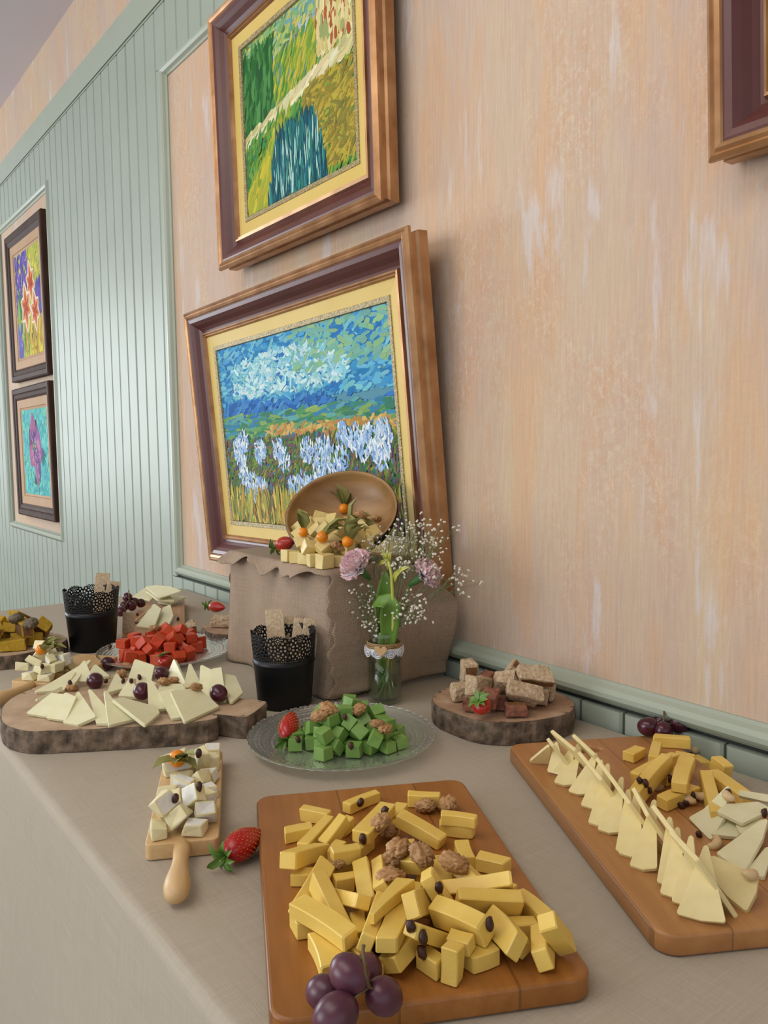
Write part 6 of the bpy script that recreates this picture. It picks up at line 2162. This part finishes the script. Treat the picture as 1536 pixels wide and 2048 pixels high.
# ------------------------------------------------------------------ slices
n1 = lambda x, y: (500 + .4948 * x, 1540 + .4948 * y)
n2 = lambda x, y: (1000 + .349 * x, 1400 + .349 * y)
n3 = lambda x, y: (.3125 * x, 1120 + .3125 * y)
n4 = lambda x, y: (250 + .4232 * x, 1380 + .4232 * y)
n5 = lambda x, y: (560 + .1693 * x, 930 + .1693 * y)
def slice_piece(name, pts, th, m, label, group, curl=0.0, cat='cheese slice', bev=0.0005):
    """thin cut wedge through the given corners (world), th thick, soft edged, lightly curled"""
    pts = [Vector(p) for p in pts]
    c = sum(pts, Vector()) / len(pts)
    n = (pts[1] - pts[0]).cross(pts[-1] - pts[0]).normalized()
    if n.z < 0:
        n = -n
        pts = pts[::-1]
    x = (pts[1] - pts[0]).normalized()
    y = n.cross(x)
    poly = [((p - c).dot(x), (p - c).dot(y)) for p in pts]
    poly = round_poly(poly, .0022, 2)
    N = len(poly)
    V, F = [], []
    rows = [(1.0 - bev / .03, th / 2), (1.0, th / 2 - bev), (1.0, -th / 2 + bev), (1.0 - bev / .03, -th / 2)]
    fr = [.34, .68]
    R = max(math.hypot(*p) for p in poly)

    def z_at(px, py):
        return curl * (px * px + py * py) / R
    ids = []
    for q in fr:
        ids.append(len(V))
        V += [(px * q, py * q, th / 2 + z_at(px * q, py * q)) for px, py in poly]
    for q, z in rows:
        ids.append(len(V))
        V += [(px * q, py * q, z + z_at(px * q, py * q)) for px, py in poly]
    for q in reversed(fr):
        ids.append(len(V))
        V += [(px * q, py * q, -th / 2 + z_at(px * q, py * q)) for px, py in poly]
    for a, b in zip(ids, ids[1:]):
        for i in range(N):
            F.append((a + i, b + i, b + (i + 1) % N, a + (i + 1) % N))
    F.append(tuple(ids[0] + i for i in range(N)))
    F.append(tuple(ids[-1] + i for i in reversed(range(N))))
    o = obj(name, V, F, m)
    o.matrix_world = Matrix(((x.x, y.x, n.x, c.x), (x.y, y.y, n.y, c.y), (x.z, y.z, n.z, c.z), (0, 0, 0, 1)))
    return tag(o, label, cat, group)


def wedge(spec, ox, oy, k, h0, th, grow=1.0):
    """spec: corners as (crop x, crop y, height above the board)"""
    n = len(spec)
    cx, cy = sum(q[0] for q in spec) / n, sum(q[1] for q in spec) / n
    return [P(ox + k * (cx + grow * (x - cx)), oy + k * (cy + grow * (y - cy)), h0 + th / 2 + .0004 + h) for x, y, h in spec]


# fan of pale slices on the live-edge slab (crop of the photograph at (0, 1120), 0.3125 px per unit)
HS = 0.0008 + STH
SLAB = [
    ('farthest left of the back fan, its broad side to the left', [(232, 845, 0), (405, 832, 0), (478, 722, .020)]),
    ('second in the back fan from its left end', [(322, 800, .004), (470, 800, .004), (572, 652, .030)]),
    ('standing highest at the back of the left fan', [(440, 775, .006), (590, 775, .004), (540, 655, .034)]),
    ('lying flat behind the dark grape at the back', [(560, 755, .0), (692, 748, 0), (610, 680, .006)]),
    ('second from left in the front fan, half covered', [(186, 915, .002), (330, 880, .004), (425, 795, .022)]),
    ('first at the left end of the front fan', [(192, 978, 0), (302, 996, 0), (415, 880, .022), (330, 868, .022)]),
    ('third from left in the front fan', [(316, 1006, 0), (425, 1020, 0), (478, 890, .024), (420, 868, .026)]),
    ('fourth from left in the front fan', [(420, 1032, 0), (498, 1046, 0), (610, 1022, .002), (500, 858, .028)]),
    ('fifth from left in the front fan, tip leaning left', [(622, 1040, 0), (692, 1042, 0), (705, 985, .008), (570, 832, .030)]),
    ('lying on the middle of the slab beside a raisin', [(770, 870, .004), (905, 880, .004), (835, 768, .022)]),
    ('in the middle of the slab behind the front grape', [(690, 850, .004), (800, 820, .006), (745, 735, .020)]),
    ('at the back middle of the slab below the strawberry', [(835, 748, .0), (960, 760, 0), (985, 705, .006), (870, 645, .020)]),
    ('leaning back beside walnuts in the slab middle', [(880, 810, .004), (1000, 800, .004), (880, 735, .018)]),
    ('sixth from left in the front fan, broad and upright', [(700, 1056, 0), (855, 1018, 0), (740, 900, .026), (672, 846, .032)]),
    ('upright just right of the front dark grape', [(960, 966, 0), (1062, 956, 0), (1020, 830, .030), (950, 765, .036)]),
    ('long slice lying aslant across the front fan', [(922, 1052, .002), (998, 985, .004), (985, 945, .010), (800, 896, .024), (745, 912, .024)]),
    ('flat slice behind the right front pair', [(1020, 850, .004), (1190, 860, .004), (1160, 812, .008), (1040, 805, .010)]),
    ('left one of the right front pair', [(1098, 1006, 0), (1172, 994, .001), (1115, 850, .022), (1028, 862, .022)]),
    ('right one of the right front pair, curled corner up', [(1190, 1022, 0), (1375, 936, .003), (1260, 850, .018), (1112, 856, .026)]),
    ('first at the left of the right back fan', [(1085, 742, .0), (1195, 800, 0), (1122, 648, .026)]),
    ('second in the right back fan', [(1182, 815, 0), (1282, 805, 0), (1215, 668, .028)]),
    ('third in the right back fan', [(1280, 850, 0), (1350, 862, 0), (1365, 740, .018), (1288, 685, .030)]),
    ('fourth in the right back fan, tall and broad', [(1335, 875, 0), (1440, 890, 0), (1420, 720, .028), (1360, 715, .030)]),
    ('fifth in the right back fan, farthest right', [(1478, 905, 0), (1540, 850, .004), (1500, 760, .016), (1370, 735, .024)]),
]
for i, (lb, sp) in enumerate(SLAB):
    slice_piece('cheese_slice', wedge(sp, 0, 1120, .3125, HS, .0052, 1.2), .0052, M['goat'], 'pale cheese slice ' + lb + (', live-edge slab' if len(lb.split()) < 9 else ''), 'pale slices on the live-edge slab', 0.0015)

# standing row of slices on the wall-side board (crop at (1000, 1400), 0.349 px per unit)
HB = 0.0008 + TH1
LEFT = [((165, 345), (272, 382), (290, 248)), ((270, 412), (345, 402), (324, 212)), ((298, 418), (392, 410), (425, 245)), ((308, 472), (395, 495), (478, 198)), ((388, 525), (470, 557), (568, 268)),
        ((462, 605), (525, 632), (590, 300)), ((505, 703), (592, 712), (627, 308)), ((558, 743), (668, 778), (712, 390)), ((662, 862), (745, 862), (735, 450)), ((676, 878), (752, 900), (792, 455)),
        ((742, 950), (906, 980), (897, 508)), ((898, 1046), (985, 1058), (972, 600)), ((916, 1110), (1000, 1132), (1022, 658)), ((982, 1156), (1090, 1180), (1102, 706)), ((1008, 1228), (1300, 1288), (1185, 795))]
for i, (bl, br, ap) in enumerate(LEFT):
    ah = .040 + .0008 * i
    w = br[0] - bl[0]
    if i < 14:
        w = max(w, 118 + 4 * i)
    p0 = P(*n2(*bl), HB + .0025)
    p1 = P(*n2(bl[0] + w, bl[1] + (br[1] - bl[1] if i == 14 else w * .2)), HB + .0025)
    p2 = P(*n2(*ap), HB + ah)
    arc = (p0 + p1) / 2 + ((p0 + p1) / 2 - p2).normalized() * .004
    arc.z = HB + T + .0026
    slice_piece('cheese_slice', [p0, arc, p1, p2], .0042, M['manchego'], 'upright triangular cheese slice, %s from the far end of left row, wall-side board' % ORD[i], 'left row of upright slices')
PV = Vector((-D2.y, D2.x, 0))
DV = Vector((D2.x, D2.y, 0))
STRIP = [((252, 195), (305, 262)), ((280, 162), (430, 285)), ((405, 186), (540, 312)), ((440, 285), (580, 455)), ((542, 318), (740, 588)), ((755, 490), (845, 660)), ((862, 588), (1002, 772)), ((962, 735), (1132, 915))]
for i, (ta, tb_) in enumerate(STRIP):
    A = P(*n2(*ta), HB + .050 + .001 * i)
    B_ = P(*n2(*tb_), HB + .040 + .001 * i)
    f = (A + B_) / 2
    f = Vector((f.x, f.y, HB + T + .004)) + PV * .030 + DV * .012
    g_ = f + (B_ - A) * .55
    slice_piece('cheese_slice', [A, B_, g_, f], .0042, M['manchego'], 'slanting cheese slice seen edge-on along the ridge, %s from the far end' % ORD[i], 'ridge of slanting slices')
slice_piece('cheese_slice', wedge([(1120, 905, .018), (1225, 885, .022), (1492, 1065, .004), (1475, 1140, .001), (1412, 1208, .0), (1300, 1120, .004)], 1000, 1400, .349, HB, .007), .0065, M['manchego'],
            'thick pale slice lying beside the nearest upright triangular slice', 'ridge of slanting slices')
GO = [('folded under the pile near the yellow sticks', [(1062, 650, .006), (1190, 782, .002), (1300, 700, .008), (1375, 560, .016), (1150, 600, .016)]),
      ('lying lowest in the middle of the ivory pile', [(1195, 775, .001), (1360, 790, .001), (1440, 720, .004), (1300, 695, .007)]),
      ('narrow and white-edged at the top of the ivory pile', [(1362, 550, .022), (1536, 588, .020), (1560, 560, .022), (1370, 518, .026)]),
      ('long one crossing the ivory pile under the white-edged slice', [(1240, 640, .018), (1390, 712, .014), (1560, 640, .018), (1480, 600, .020), (1290, 600, .021)]),
      ('large triangular one in front of the ivory pile', [(1238, 878, .002), (1400, 992, .002), (1510, 820, .010), (1545, 690, .018), (1480, 700, .018)]),
      ('nearest ivory one at the right edge of the photo', [(1420, 975, 0), (1512, 1030, 0), (1560, 900, .004), (1540, 830, .008)]),
      ('small one behind the large triangular ivory slice', [(1350, 720, .008), (1500, 690, .012), (1560, 720, .012), (1380, 780, .006)])]
for lb, sp in GO:
    slice_piece('cheese_slice', wedge(sp, 1000, 1400, .349, HB, .004), .0042, M['goat'], 'ivory cheese slice, ' + lb, 'ivory slices on the wall-side board', 0.002)

# far board by the far pot
h3 = .0008 + .018
FARS = [('left one of two broad slices in front, far board', [(872, 425, 0), (985, 440, 0), (1035, 320, .022), (985, 280, .030)]),
        ('right one of two broad slices in front, far board', [(992, 405, .002), (1060, 440, 0), (1118, 380, .004), (1100, 310, .014), (1040, 295, .022)]),
        ('long one across the top of the heap at the far end', [(920, 155, .038), (1010, 225, .030), (1180, 240, .022), (1100, 195, .030), (985, 145, .044)]),
        ('lowest of the heap at the far end', [(1010, 270, .004), (1090, 288, .002), (1190, 245, .008), (1100, 225, .012)]),
        ('left one of the heap at the far end', [(850, 235, .012), (960, 262, .008), (1010, 225, .016), (930, 180, .024)]),
        ('middle one of the heap at the far end', [(930, 200, .026), (1010, 262, .014), (1120, 270, .012), (1060, 200, .026)])]
for lb, sp in FARS:
    slice_piece('cheese_slice', wedge(sp, 0, 1120, .3125, h3, .004), .0042, M['goat'], 'pale cheese slice, ' + lb, 'pale slices on the far board', 0.002)
CRK3 = cracker_mesh(0.060, 0.026)
_a = P(.3125 * 820, 1120 + .3125 * 510, .003)
cracker(CRK3, _a, P(.3125 * 825, 1120 + .3125 * 365, .052), Vector((-_a.x, -_a.y, 0)), 'cracker leaning upright against the front of the far board', 'crackers by the far board')
_a = P(.3125 * 860, 1120 + .3125 * 395, .024)
cracker(CRK3, _a, P(.3125 * 955, 1120 + .3125 * 318, .040), Vector((-.5, -.3, .8)), 'cracker lying tilted on the front of the far board', 'crackers by the far board')

# ------------------------------------------------------------------ loose things set down where the photograph shows them
bpy.context.view_layer.update()
_dg = bpy.context.evaluated_depsgraph_get()
_org = Vector((0, 0, T + HC))


def rest(px, py, r, sink=0.85):
    """centre of a small thing of radius r seen at this pixel, lying on whatever is under it"""
    d = ray(px, py).normalized()
    best = None
    for (dx, dy) in ((0, 0), (0, 3)):
        ok, loc, nrm, idx, ob, mw = SC.ray_cast(_dg, _org, ray(px + dx, py + dy).normalized())
        if ok and (best is None or (loc - _org).length < (best - _org).length):
            best = loc
    return best - d * r * 0.35 + Vector((0, 0, r * sink * 0.75)) if best is not None else P(px, py, r)


def gmesh(name, rx, rz, m, seed=0, k=0.0, sub=3, fq=90, stretch=None):
    bm = bmesh.new()
    bmesh.ops.create_icosphere(bm, subdivisions=sub, radius=1.0)
    for v in bm.verts:
        n = v.co.normalized()
        d = 1 + k * mnoise.noise(n * fq + Vector((seed, seed * 2, 0)))
        v.co = Vector((n.x * rx * d, n.y * rx * d, n.z * rz * d))
    return bm_mesh(name, bm, m, True)


def walnut_mesh(seed):
    bm = bmesh.new()
    bmesh.ops.create_icosphere(bm, subdivisions=4, radius=1.0)
    for v in bm.verts:
        n = v.co.normalized()
        a = mnoise.noise(n * 2.6 + Vector((seed * 7, 0, 0)))
        b = abs(mnoise.noise(n * 3.2 + Vector((0, seed * 5, 0))))
        groove = math.exp(-(n.y / .16) ** 2)
        d = 1 + .16 * a - .30 * max(0, .22 - b) / .22 - .26 * groove
        v.co = Vector((n.x * .0135 * d, n.y * .0105 * d, n.z * .0075 * d))
    return bm_mesh('walnut_half', bm, M['walnut'], True)


WN = [walnut_mesh(s) for s in (1, 2, 3)]
RS = [gmesh('raisin', .0042, .0062, M['raisin'], s, .35, 2, 2.6) for s in (1, 2)]


def cashew_mesh():
    pts, rad = [], []
    for i in range(11):
        a = -1.15 + 2.3 * i / 10
        pts.append((.0075 * math.sin(a), .0075 * (1 - math.cos(a)) * 1.1, 0))
        rad.append(.0042 * (1 - .55 * abs(2 * i / 10 - 1) ** 2.2))
    return mesh('cashew_nut', *tube_vf(pts, rad, 9), M['cashew'], True)


CN = cashew_mesh()


def loose(me, name, px, py, r, label, cat, group, seed, scale=1.0, flat=True):
    o = new_obj(name, me)
    rng = random.Random(seed)
    o.location = rest(px, py, r * scale)
    o.rotation_euler = (rng.uniform(-.4, .4) + (0 if flat else 1.4), rng.uniform(-.4, .4), rng.uniform(0, 6.28))
    o.scale = (scale,) * 3
    return tag(o, label, cat, group)


LOOSE = []
for i, (q, s, lb) in enumerate([(n1(710, 158), 1.0, 'left of the two walnut halves at the far end of the near board'), (n1(798, 155), 1.05, 'right of the two walnut halves at the far end of the near board'),
                                (n1(528, 232), 1.0, 'single walnut half above the middle of the near heap'), (n1(560, 262), .9, 'walnut half just below the single one, near heap'),
                                (n1(600, 335), 1.1, 'walnut half at the top of the middle cluster, near board'), (n1(575, 385), 1.0, 'walnut half at the left of the middle cluster, near board'),
                                (n1(695, 360), 1.1, 'walnut half right of centre in the middle cluster, near board'), (n1(825, 395), 1.15, 'dark walnut half farthest right on the near heap'),
                                (n1(565, 450), 1.05, 'walnut half lowest in the middle cluster, near board'), (n1(345, 400), .8, 'small walnut piece at the left side of the near heap'),
                                (n4(960, 100), 1.1, 'walnut half at the back top of the green cheese heap'), (n4(925, 140), 1.1, 'walnut half at the left of the green cheese heap, beside the strawberry'),
                                (n4(1105, 100), .9, 'small walnut half at the back right of the green cheese heap'), (n4(1195, 170), .9, 'upper walnut half at the right of the green cheese heap'),
                                (n4(1228, 200), .9, 'lower walnut half at the right of the green cheese heap'),
                                (n3(990, 440), .9, 'walnut half on top of the red cheese heap'), (n3(820, 690), 1.1, 'largest walnut half at the back of the live-edge slab'), (n3(775, 735), .9, 'walnut half below the largest one on the slab'),
                                (n3(460, 825), .8, 'walnut half among the left slices on the slab'), (n3(368, 745), .8, 'walnut half at the back left rim of the slab'), (n3(1050, 785), .8, 'left walnut half near the middle right of the slab'),
                                (n3(1108, 780), .9, 'right walnut half near the middle right of the slab'), (n3(1256, 820), .8, 'walnut half between right-hand slices on the slab'),
                                (n5(655, 985), 1.0, 'walnut half at the front of the cubes spilling from the bowl'), (n5(715, 1010), .9, 'second walnut half at the front of the bowl cubes'),
                                (n5(960, 600), .9, 'walnut half at the right inside the bowl'), (n5(1135, 640), .8, 'walnut half farthest right in the bowl')]):
    LOOSE.append((WN[i % 3], 'walnut_half', q[0], q[1], .0085, lb, 'walnut', 'walnut halves', 30 + i, s))
for i, (q, lb) in enumerate([(n1(445, 142), 'raisin at the far end of the near heap'), (n1(545, 168), 'raisin beside the largest stick at the far end'), (n1(456, 290), 'large dark raisin left of the middle, near heap'), (n1(676, 318), 'raisin in the middle walnut cluster'),
                             (n1(765, 488), 'raisin between sticks right of the middle, near heap'), (n1(650, 640), 'raisin low in the middle of the near heap'), (n1(700, 690), 'raisin just right of the low middle one'), (n1(695, 750), 'lowest raisin on the near heap'),
                             (n1(968, 636), 'raisin at the right side of the near heap'), (n1(505, 730), 'raisin above the grape cluster on the near board'),
                             (n4(238, 518), 'raisin at the left on the near pine board'), (n4(350, 460), 'raisin in the middle of the near pine board'), (n4(348, 302), 'raisin at the far end of the near pine board'),
                             (n4(1068, 272), 'raisin at the front of the green cheese heap'), (n4(818, 242), 'raisin below the strawberry on the green cheese plate'), (n4(1040, 128), 'raisin on top of the green cheese heap'),
                             (n3(270, 690), 'raisin on the pine board at the left edge'), (n3(678, 775), 'raisin beside the middle grape on the slab'), (n3(788, 775), 'left of two raisins at the middle of the slab'), (n3(840, 775), 'right of two raisins at the middle of the slab'),
                             (n3(893, 750), 'raisin under the back slices on the slab'), (n3(448, 785), 'raisin in the left fan of the slab'), (n3(1140, 375), 'raisin on the bare end of the far board'), (n3(880, 345), 'raisin on the tilted cracker of the far board'),
                             (n3(705, 552), 'raisin on the cloth side of the red cheese plate'), (n2(800, 465), 'raisin farthest back behind the upright slices'), (n2(835, 490), 'second raisin behind the upright slices'),
                             (n2(855, 530), 'third raisin behind the upright slices'), (n2(1040, 612), 'long raisin in front of the yellow sticks, wall-side board'), (n2(1105, 560), 'raisin between nuts on the wall-side board'),
                             (n2(975, 462), 'raisin under the yellow sticks, wall-side board'), (n2(1310, 535), 'raisin right of the yellow sticks, wall-side board'), (n2(1515, 660), 'raisin on the ivory slices at the right edge'), (n2(1140, 775), 'raisin beside the cashew, wall-side board'),
                             (n2(1065, 600), 'raisin touching the long one, wall-side board'), (n5(910, 560), 'upper raisin in the bowl'), (n5(670, 705), 'raisin in the middle of the bowl cubes'), (n5(715, 920), 'raisin low among the bowl cubes')]):
    LOOSE.append((RS[i % 2], 'raisin', q[0], q[1], .0045, lb, 'raisin', 'raisins', 90 + i, 0.9 if i < 14 else .8))
for i, (q, lb) in enumerate([(n2(905, 505), 'cashew farthest back on the wall-side board'), (n2(1072, 578), 'cashew below the curved yellow stick'), (n2(1165, 568), 'cashew under the upright yellow stick, wall-side board'), (n2(1240, 835), 'brown cashew beside the large ivory slice'),
                             (n2(1118, 300), 'cashew on top of the yellow sticks, wall-side board'), (n2(1300, 555), 'cashew at the back of the ivory slices'), (n2(1445, 1010), 'cashew nearest the camera under the ivory slices')]):
    LOOSE.append((CN, 'cashew_nut', q[0], q[1], .004, lb, 'cashew', 'cashew nuts', 150 + i, 1.15))
SEEDC = [gmesh('seed_cluster', .014, .010, M['seedcluster'], s, .35, 3, 5) for s in (1, 2)]
for i, (q, lb) in enumerate([(n3(105, 385), 'upper seed cluster on the yellow cake'), (n3(200, 425), 'lower seed cluster at the right of the yellow cake')]):
    LOOSE.append((SEEDC[i], 'seed_cluster', q[0], q[1], .010, lb, 'seed cluster', 'seed clusters', 170 + i, 1.0))
placed = [loose(*a) for a in LOOSE]

# ------------------------------------------------------------------ grapes
GR = gmesh('grape', .0118, .0138, M['grape'], 1, .03, 3, 1.2)
GRB = gmesh('grape', .0128, .0150, M['grape2'], 2, .03, 3, 1.2)


def single_grape(px, py, r, label):
    o = new_obj('grape', GR)
    o.location = rest(px, py, r, 1.0)
    o.scale = (r / .0122,) * 3
    o.rotation_euler = (1.3, .3, px * .7)
    return tag(o, label, 'grape', 'dark grapes on the live-edge slab')


for q, r, lb in ((n3(690, 690), .0122, 'dark grape farthest back left of the middle, slab'), (n3(610, 802), .0135, 'dark grape in the left half of the slab'), (n3(910, 882), .0135, 'dark grape at the front middle of the slab'),
                 (n3(1035, 748), .0115, 'dark grape just in front of the red plate strawberry'), (n3(1400, 885), .0135, 'dark grape at the right end of the slab')):
    single_grape(q[0], q[1], r, lb)


def bunch(label, centres, me, stem_top, r):
    c0 = sum((Vector(c) for c in centres), Vector()) / len(centres)
    root = thing('grape_bunch', label, 'grapes', c0)
    hub = Vector(stem_top[0])
    for i, c in enumerate(centres):
        o = new_obj('grape', me, root)
        o.location = Vector(c) - c0
        d = (hub - Vector(c)).normalized()
        o.rotation_mode = 'QUATERNION'
        o.rotation_quaternion = d.to_track_quat('Z', 'Y')
        o.scale = (r[i] / .0135,) * 3
    V, F = [], []
    pts = [Vector(p) - c0 for p in stem_top]
    tube_vf(pts, [.0017] + [.0013] * (len(pts) - 2) + [.0016], 7, V, F)
    for c in centres:
        h = hub - c0
        e = (Vector(c) - c0).lerp(h, .35)
        tube_vf([h, h.lerp(e, .5) + Vector((0, 0, .001)), e], .0009, 5, V, F)
    obj('stem', V, F, M['gstem'], root, smooth=True)
    return root


hb = .0008 + TH1
bunch('bunch of five purple grapes at the near end of the near board', [P(648, 1984, hb + .0135), P(671, 2030, hb + .0145), P(768, 1992, hb + .0140), P(735, 1938, hb + .0130), P(699, 1948, hb + .0300)], GRB,
      [P(738, 1975, hb + .026), P(730, 1945, hb + .036), P(726, 1900, hb + .044), P(727, 1890, hb + .046)], [.0128, .0150, .0135, .0118, .0142])


def pull(p, ymax):
    return Vector((p.x, min(p.y, ymax), p.z))


bunch('bunch of dark grapes against the wall behind the yellow sticks', [P(1296, 1453, hb + .0140), P(1326, 1462, hb + .0125), P(1359, 1447, hb + .0155), P(1322, 1441, hb + .012)], GR,
      [P(1326, 1450, hb + .020), P(1328, 1436, hb + .026), P(1329, 1418, hb + .034)], [.0145, .0130, .0158, .0120])
bunch('bunch of dark grapes on the far board behind the far pot', [P(*n3(815, 238), h3 + .036), P(*n3(842, 292), h3 + .018), P(*n3(792, 298), h3 + .018), P(*n3(902, 276), h3 + .016), P(*n3(775, 330), h3 + .014), P(*n3(860, 268), h3 + .022)], GR,
      [P(*n3(828, 255), h3 + .034), P(*n3(826, 225), h3 + .044), P(*n3(824, 195), h3 + .052)], [.0135, .0135, .0135, .0130, .0130, .0125])


# ------------------------------------------------------------------ strawberries
def berry_parts():
    n, m = 28, 18
    V, F = [], []
    prof = []
    for k in range(m + 1):
        t = k / m
        r = .0175 * (math.sin(PI * min(1, t * 1.0)) ** .62) * (1 - .50 * t) * 1.12
        prof.append((max(r, 0), -t * .040))
    prof[0] = (0, 0.0)
    prof[-1] = (0, -.040)
    V, F = lathe_vf(prof, n)
    me = mesh('flesh', V, F, M['berry'], True)
    SV, SF = [], []
    rng = random.Random(3)
    for j in range(2, 16):
        t = j / m
        r = prof[j][0]
        z = prof[j][1]
        cnt = max(3, int(2 * PI * r / .0052))
        for k in range(cnt):
            a = 2 * PI * (k + .5 * (j % 2)) / cnt
            b = len(SV)
            cx, cy = r * math.cos(a), r * math.sin(a)
            tx, ty = -math.sin(a), math.cos(a)
            SV += [(cx * 1.012 + tx * .0005, cy * 1.012 + ty * .0005, z), (cx * 1.012 - tx * .0005, cy * 1.012 - ty * .0005, z), (cx * 1.012, cy * 1.012, z + .0010), (cx * 1.012, cy * 1.012, z - .0010), (cx * 1.05, cy * 1.05, z)]
            SF += [(b, b + 2, b + 4), (b + 2, b + 1, b + 4), (b + 1, b + 3, b + 4), (b + 3, b, b + 4)]
    se = mesh('seeds', SV, SF, M['seed'])
    lv, lf = blade([(0, 0, 0), (0, .006, .0022), (0, .012, .0024), (0, .0175, -.0005)], [.003, .0075, .0065, .0008], (0, 0, 1), .35, 4)
    le = mesh('leaf', lv, lf, M['leaf'], True)
    return me, se, le


SBF, SBS, SBL = berry_parts()


def strawberry(label, head, tip, s=1.0, seed=0, up=None):
    head, tip = Vector(head), Vector(tip)
    root = thing('strawberry', label, 'strawberry', head, 0, 'strawberries')
    root.rotation_mode = 'QUATERNION'
    root.rotation_quaternion = (head - tip).normalized().to_track_quat('Z', 'Y')
    root.scale = (s, s, s * (head - tip).length / (.040 * s))
    new_obj('flesh', SBF, root)
    tag(new_obj('seeds', SBS, root), kind='stuff')
    rng = random.Random(seed)
    for k in range(9):
        o = new_obj('leaf', SBL, root)
        o.rotation_euler = (rng.uniform(.0, .55), rng.uniform(-.2, .2), 2 * PI * k / 9 + rng.uniform(-.2, .2))
        q = rng.uniform(.8, 1.25)
        o.scale = (q, q, q)
        o.location = (0, 0, .0006)
    obj('stalk', *tube_vf([(0, 0, 0), (.001, 0, .004), (.002, .001, .008)], .0011, 6), M['stem'], root)
    return root


strawberry('big strawberry lying on the cloth between the pine board and near board', P(452, 1712, .016), P(522, 1660, .017), 1.0, 1)
_g = rest(578, 1450, .016)
strawberry('strawberry at the left side of the green cheese plate', P(572, 1476, .020), P(586, 1424, .036), .92, 2)
strawberry('strawberry sitting among the bread, leaves towards the camera', P(957, 1402, .062), P(966, 1428, .048) + Vector((-.016, .022, -.006)), .90, 3)
strawberry('strawberry in front of the red cheese, leaves upward', P(326, 1312, .046), P(338, 1338, .022), .95, 4)
_h = T + BH + .0095
strawberry('strawberry on the burlap left of the bowl', PY(553, 1094, .742), PY(590, 1080, .760), .92, 5)
strawberry('strawberry on the half-hidden log slice behind the box', P(418, 1212, .056), P(450, 1216, .058), .80, 6)

# ------------------------------------------------------------------ cape gooseberries with their husks
CGS = gmesh('fruit', .0098, .0098, M['cape'], 1, 0, 3)
_hv, _hf = blade([(0, 0, 0), (0, .008, .005), (0, .018, .006), (0, .028, .001)], [.005, .016, .014, .0012], (0, 0, 1), .5, 4)
HUSK = mesh('husk_leaf', _hv, _hf, M['husk'], True)


def physalis(label, pos, husk_dir, s=1.0, seed=0, nh=5, hs=1.0):
    root = thing('cape_gooseberry', label, 'fruit', pos, 0, 'cape gooseberries')
    root.scale = (s, s, s)
    new_obj('fruit', CGS, root)
    rng = random.Random(seed)
    d = Vector(husk_dir).normalized()
    for k in range(nh):
        o = new_obj('husk_leaf', HUSK, root)
        o.location = d * .007
        v = (d * .9 + Vector((rng.uniform(-.9, .9), rng.uniform(-.9, .9), rng.uniform(-.15, .9)))).normalized()
        o.rotation_mode = 'QUATERNION'
        o.rotation_quaternion = v.to_track_quat('Y', 'Z')
        q = rng.uniform(.75, 1.15) * hs
        o.scale = (q, q, q)
    return root


_s = CR.copy()
for px, py, hd, s, lb in ((n5(755, 535) + (Vector((-.5, .5, .9)), 1.0, 'cape gooseberry highest in the bowl')), (n5(832, 690) + (Vector((.5, .5, -.1)), 1.0, 'cape gooseberry in the middle of the bowl')),
                          (n5(500, 875) + (Vector((.5, .6, .3)), 1.0, 'cape gooseberry lower left among the spilled cubes')), (n5(800, 930) + (Vector((.6, .6, .5)), 1.0, 'cape gooseberry lowest right, at the front of the cubes')),
                          (n5(275, 810) + (Vector((-.1, .3, 1)), .85, 'cape gooseberry almost hidden at the left of the cubes'))):
    physalis(lb, rest(px, py, .0095 * s), hd, s, int(px), 5, 1.45)
for k, (px, py, v) in enumerate((n5(320, 640) + (0,), n5(660, 380) + (1,), n5(1050, 740) + (2,))):
    pass
physalis('cape gooseberry with curled husk on the near pine board', rest(355, 1528, .0105), Vector((.75, -.1, -.15)), 1.05, 5, 6)
physalis('cape gooseberry with a large husk on the pine board at left edge', rest(*n3(262, 585), .0095), Vector((.9, .45, -.1)), .95, 6, 6, 1.4)
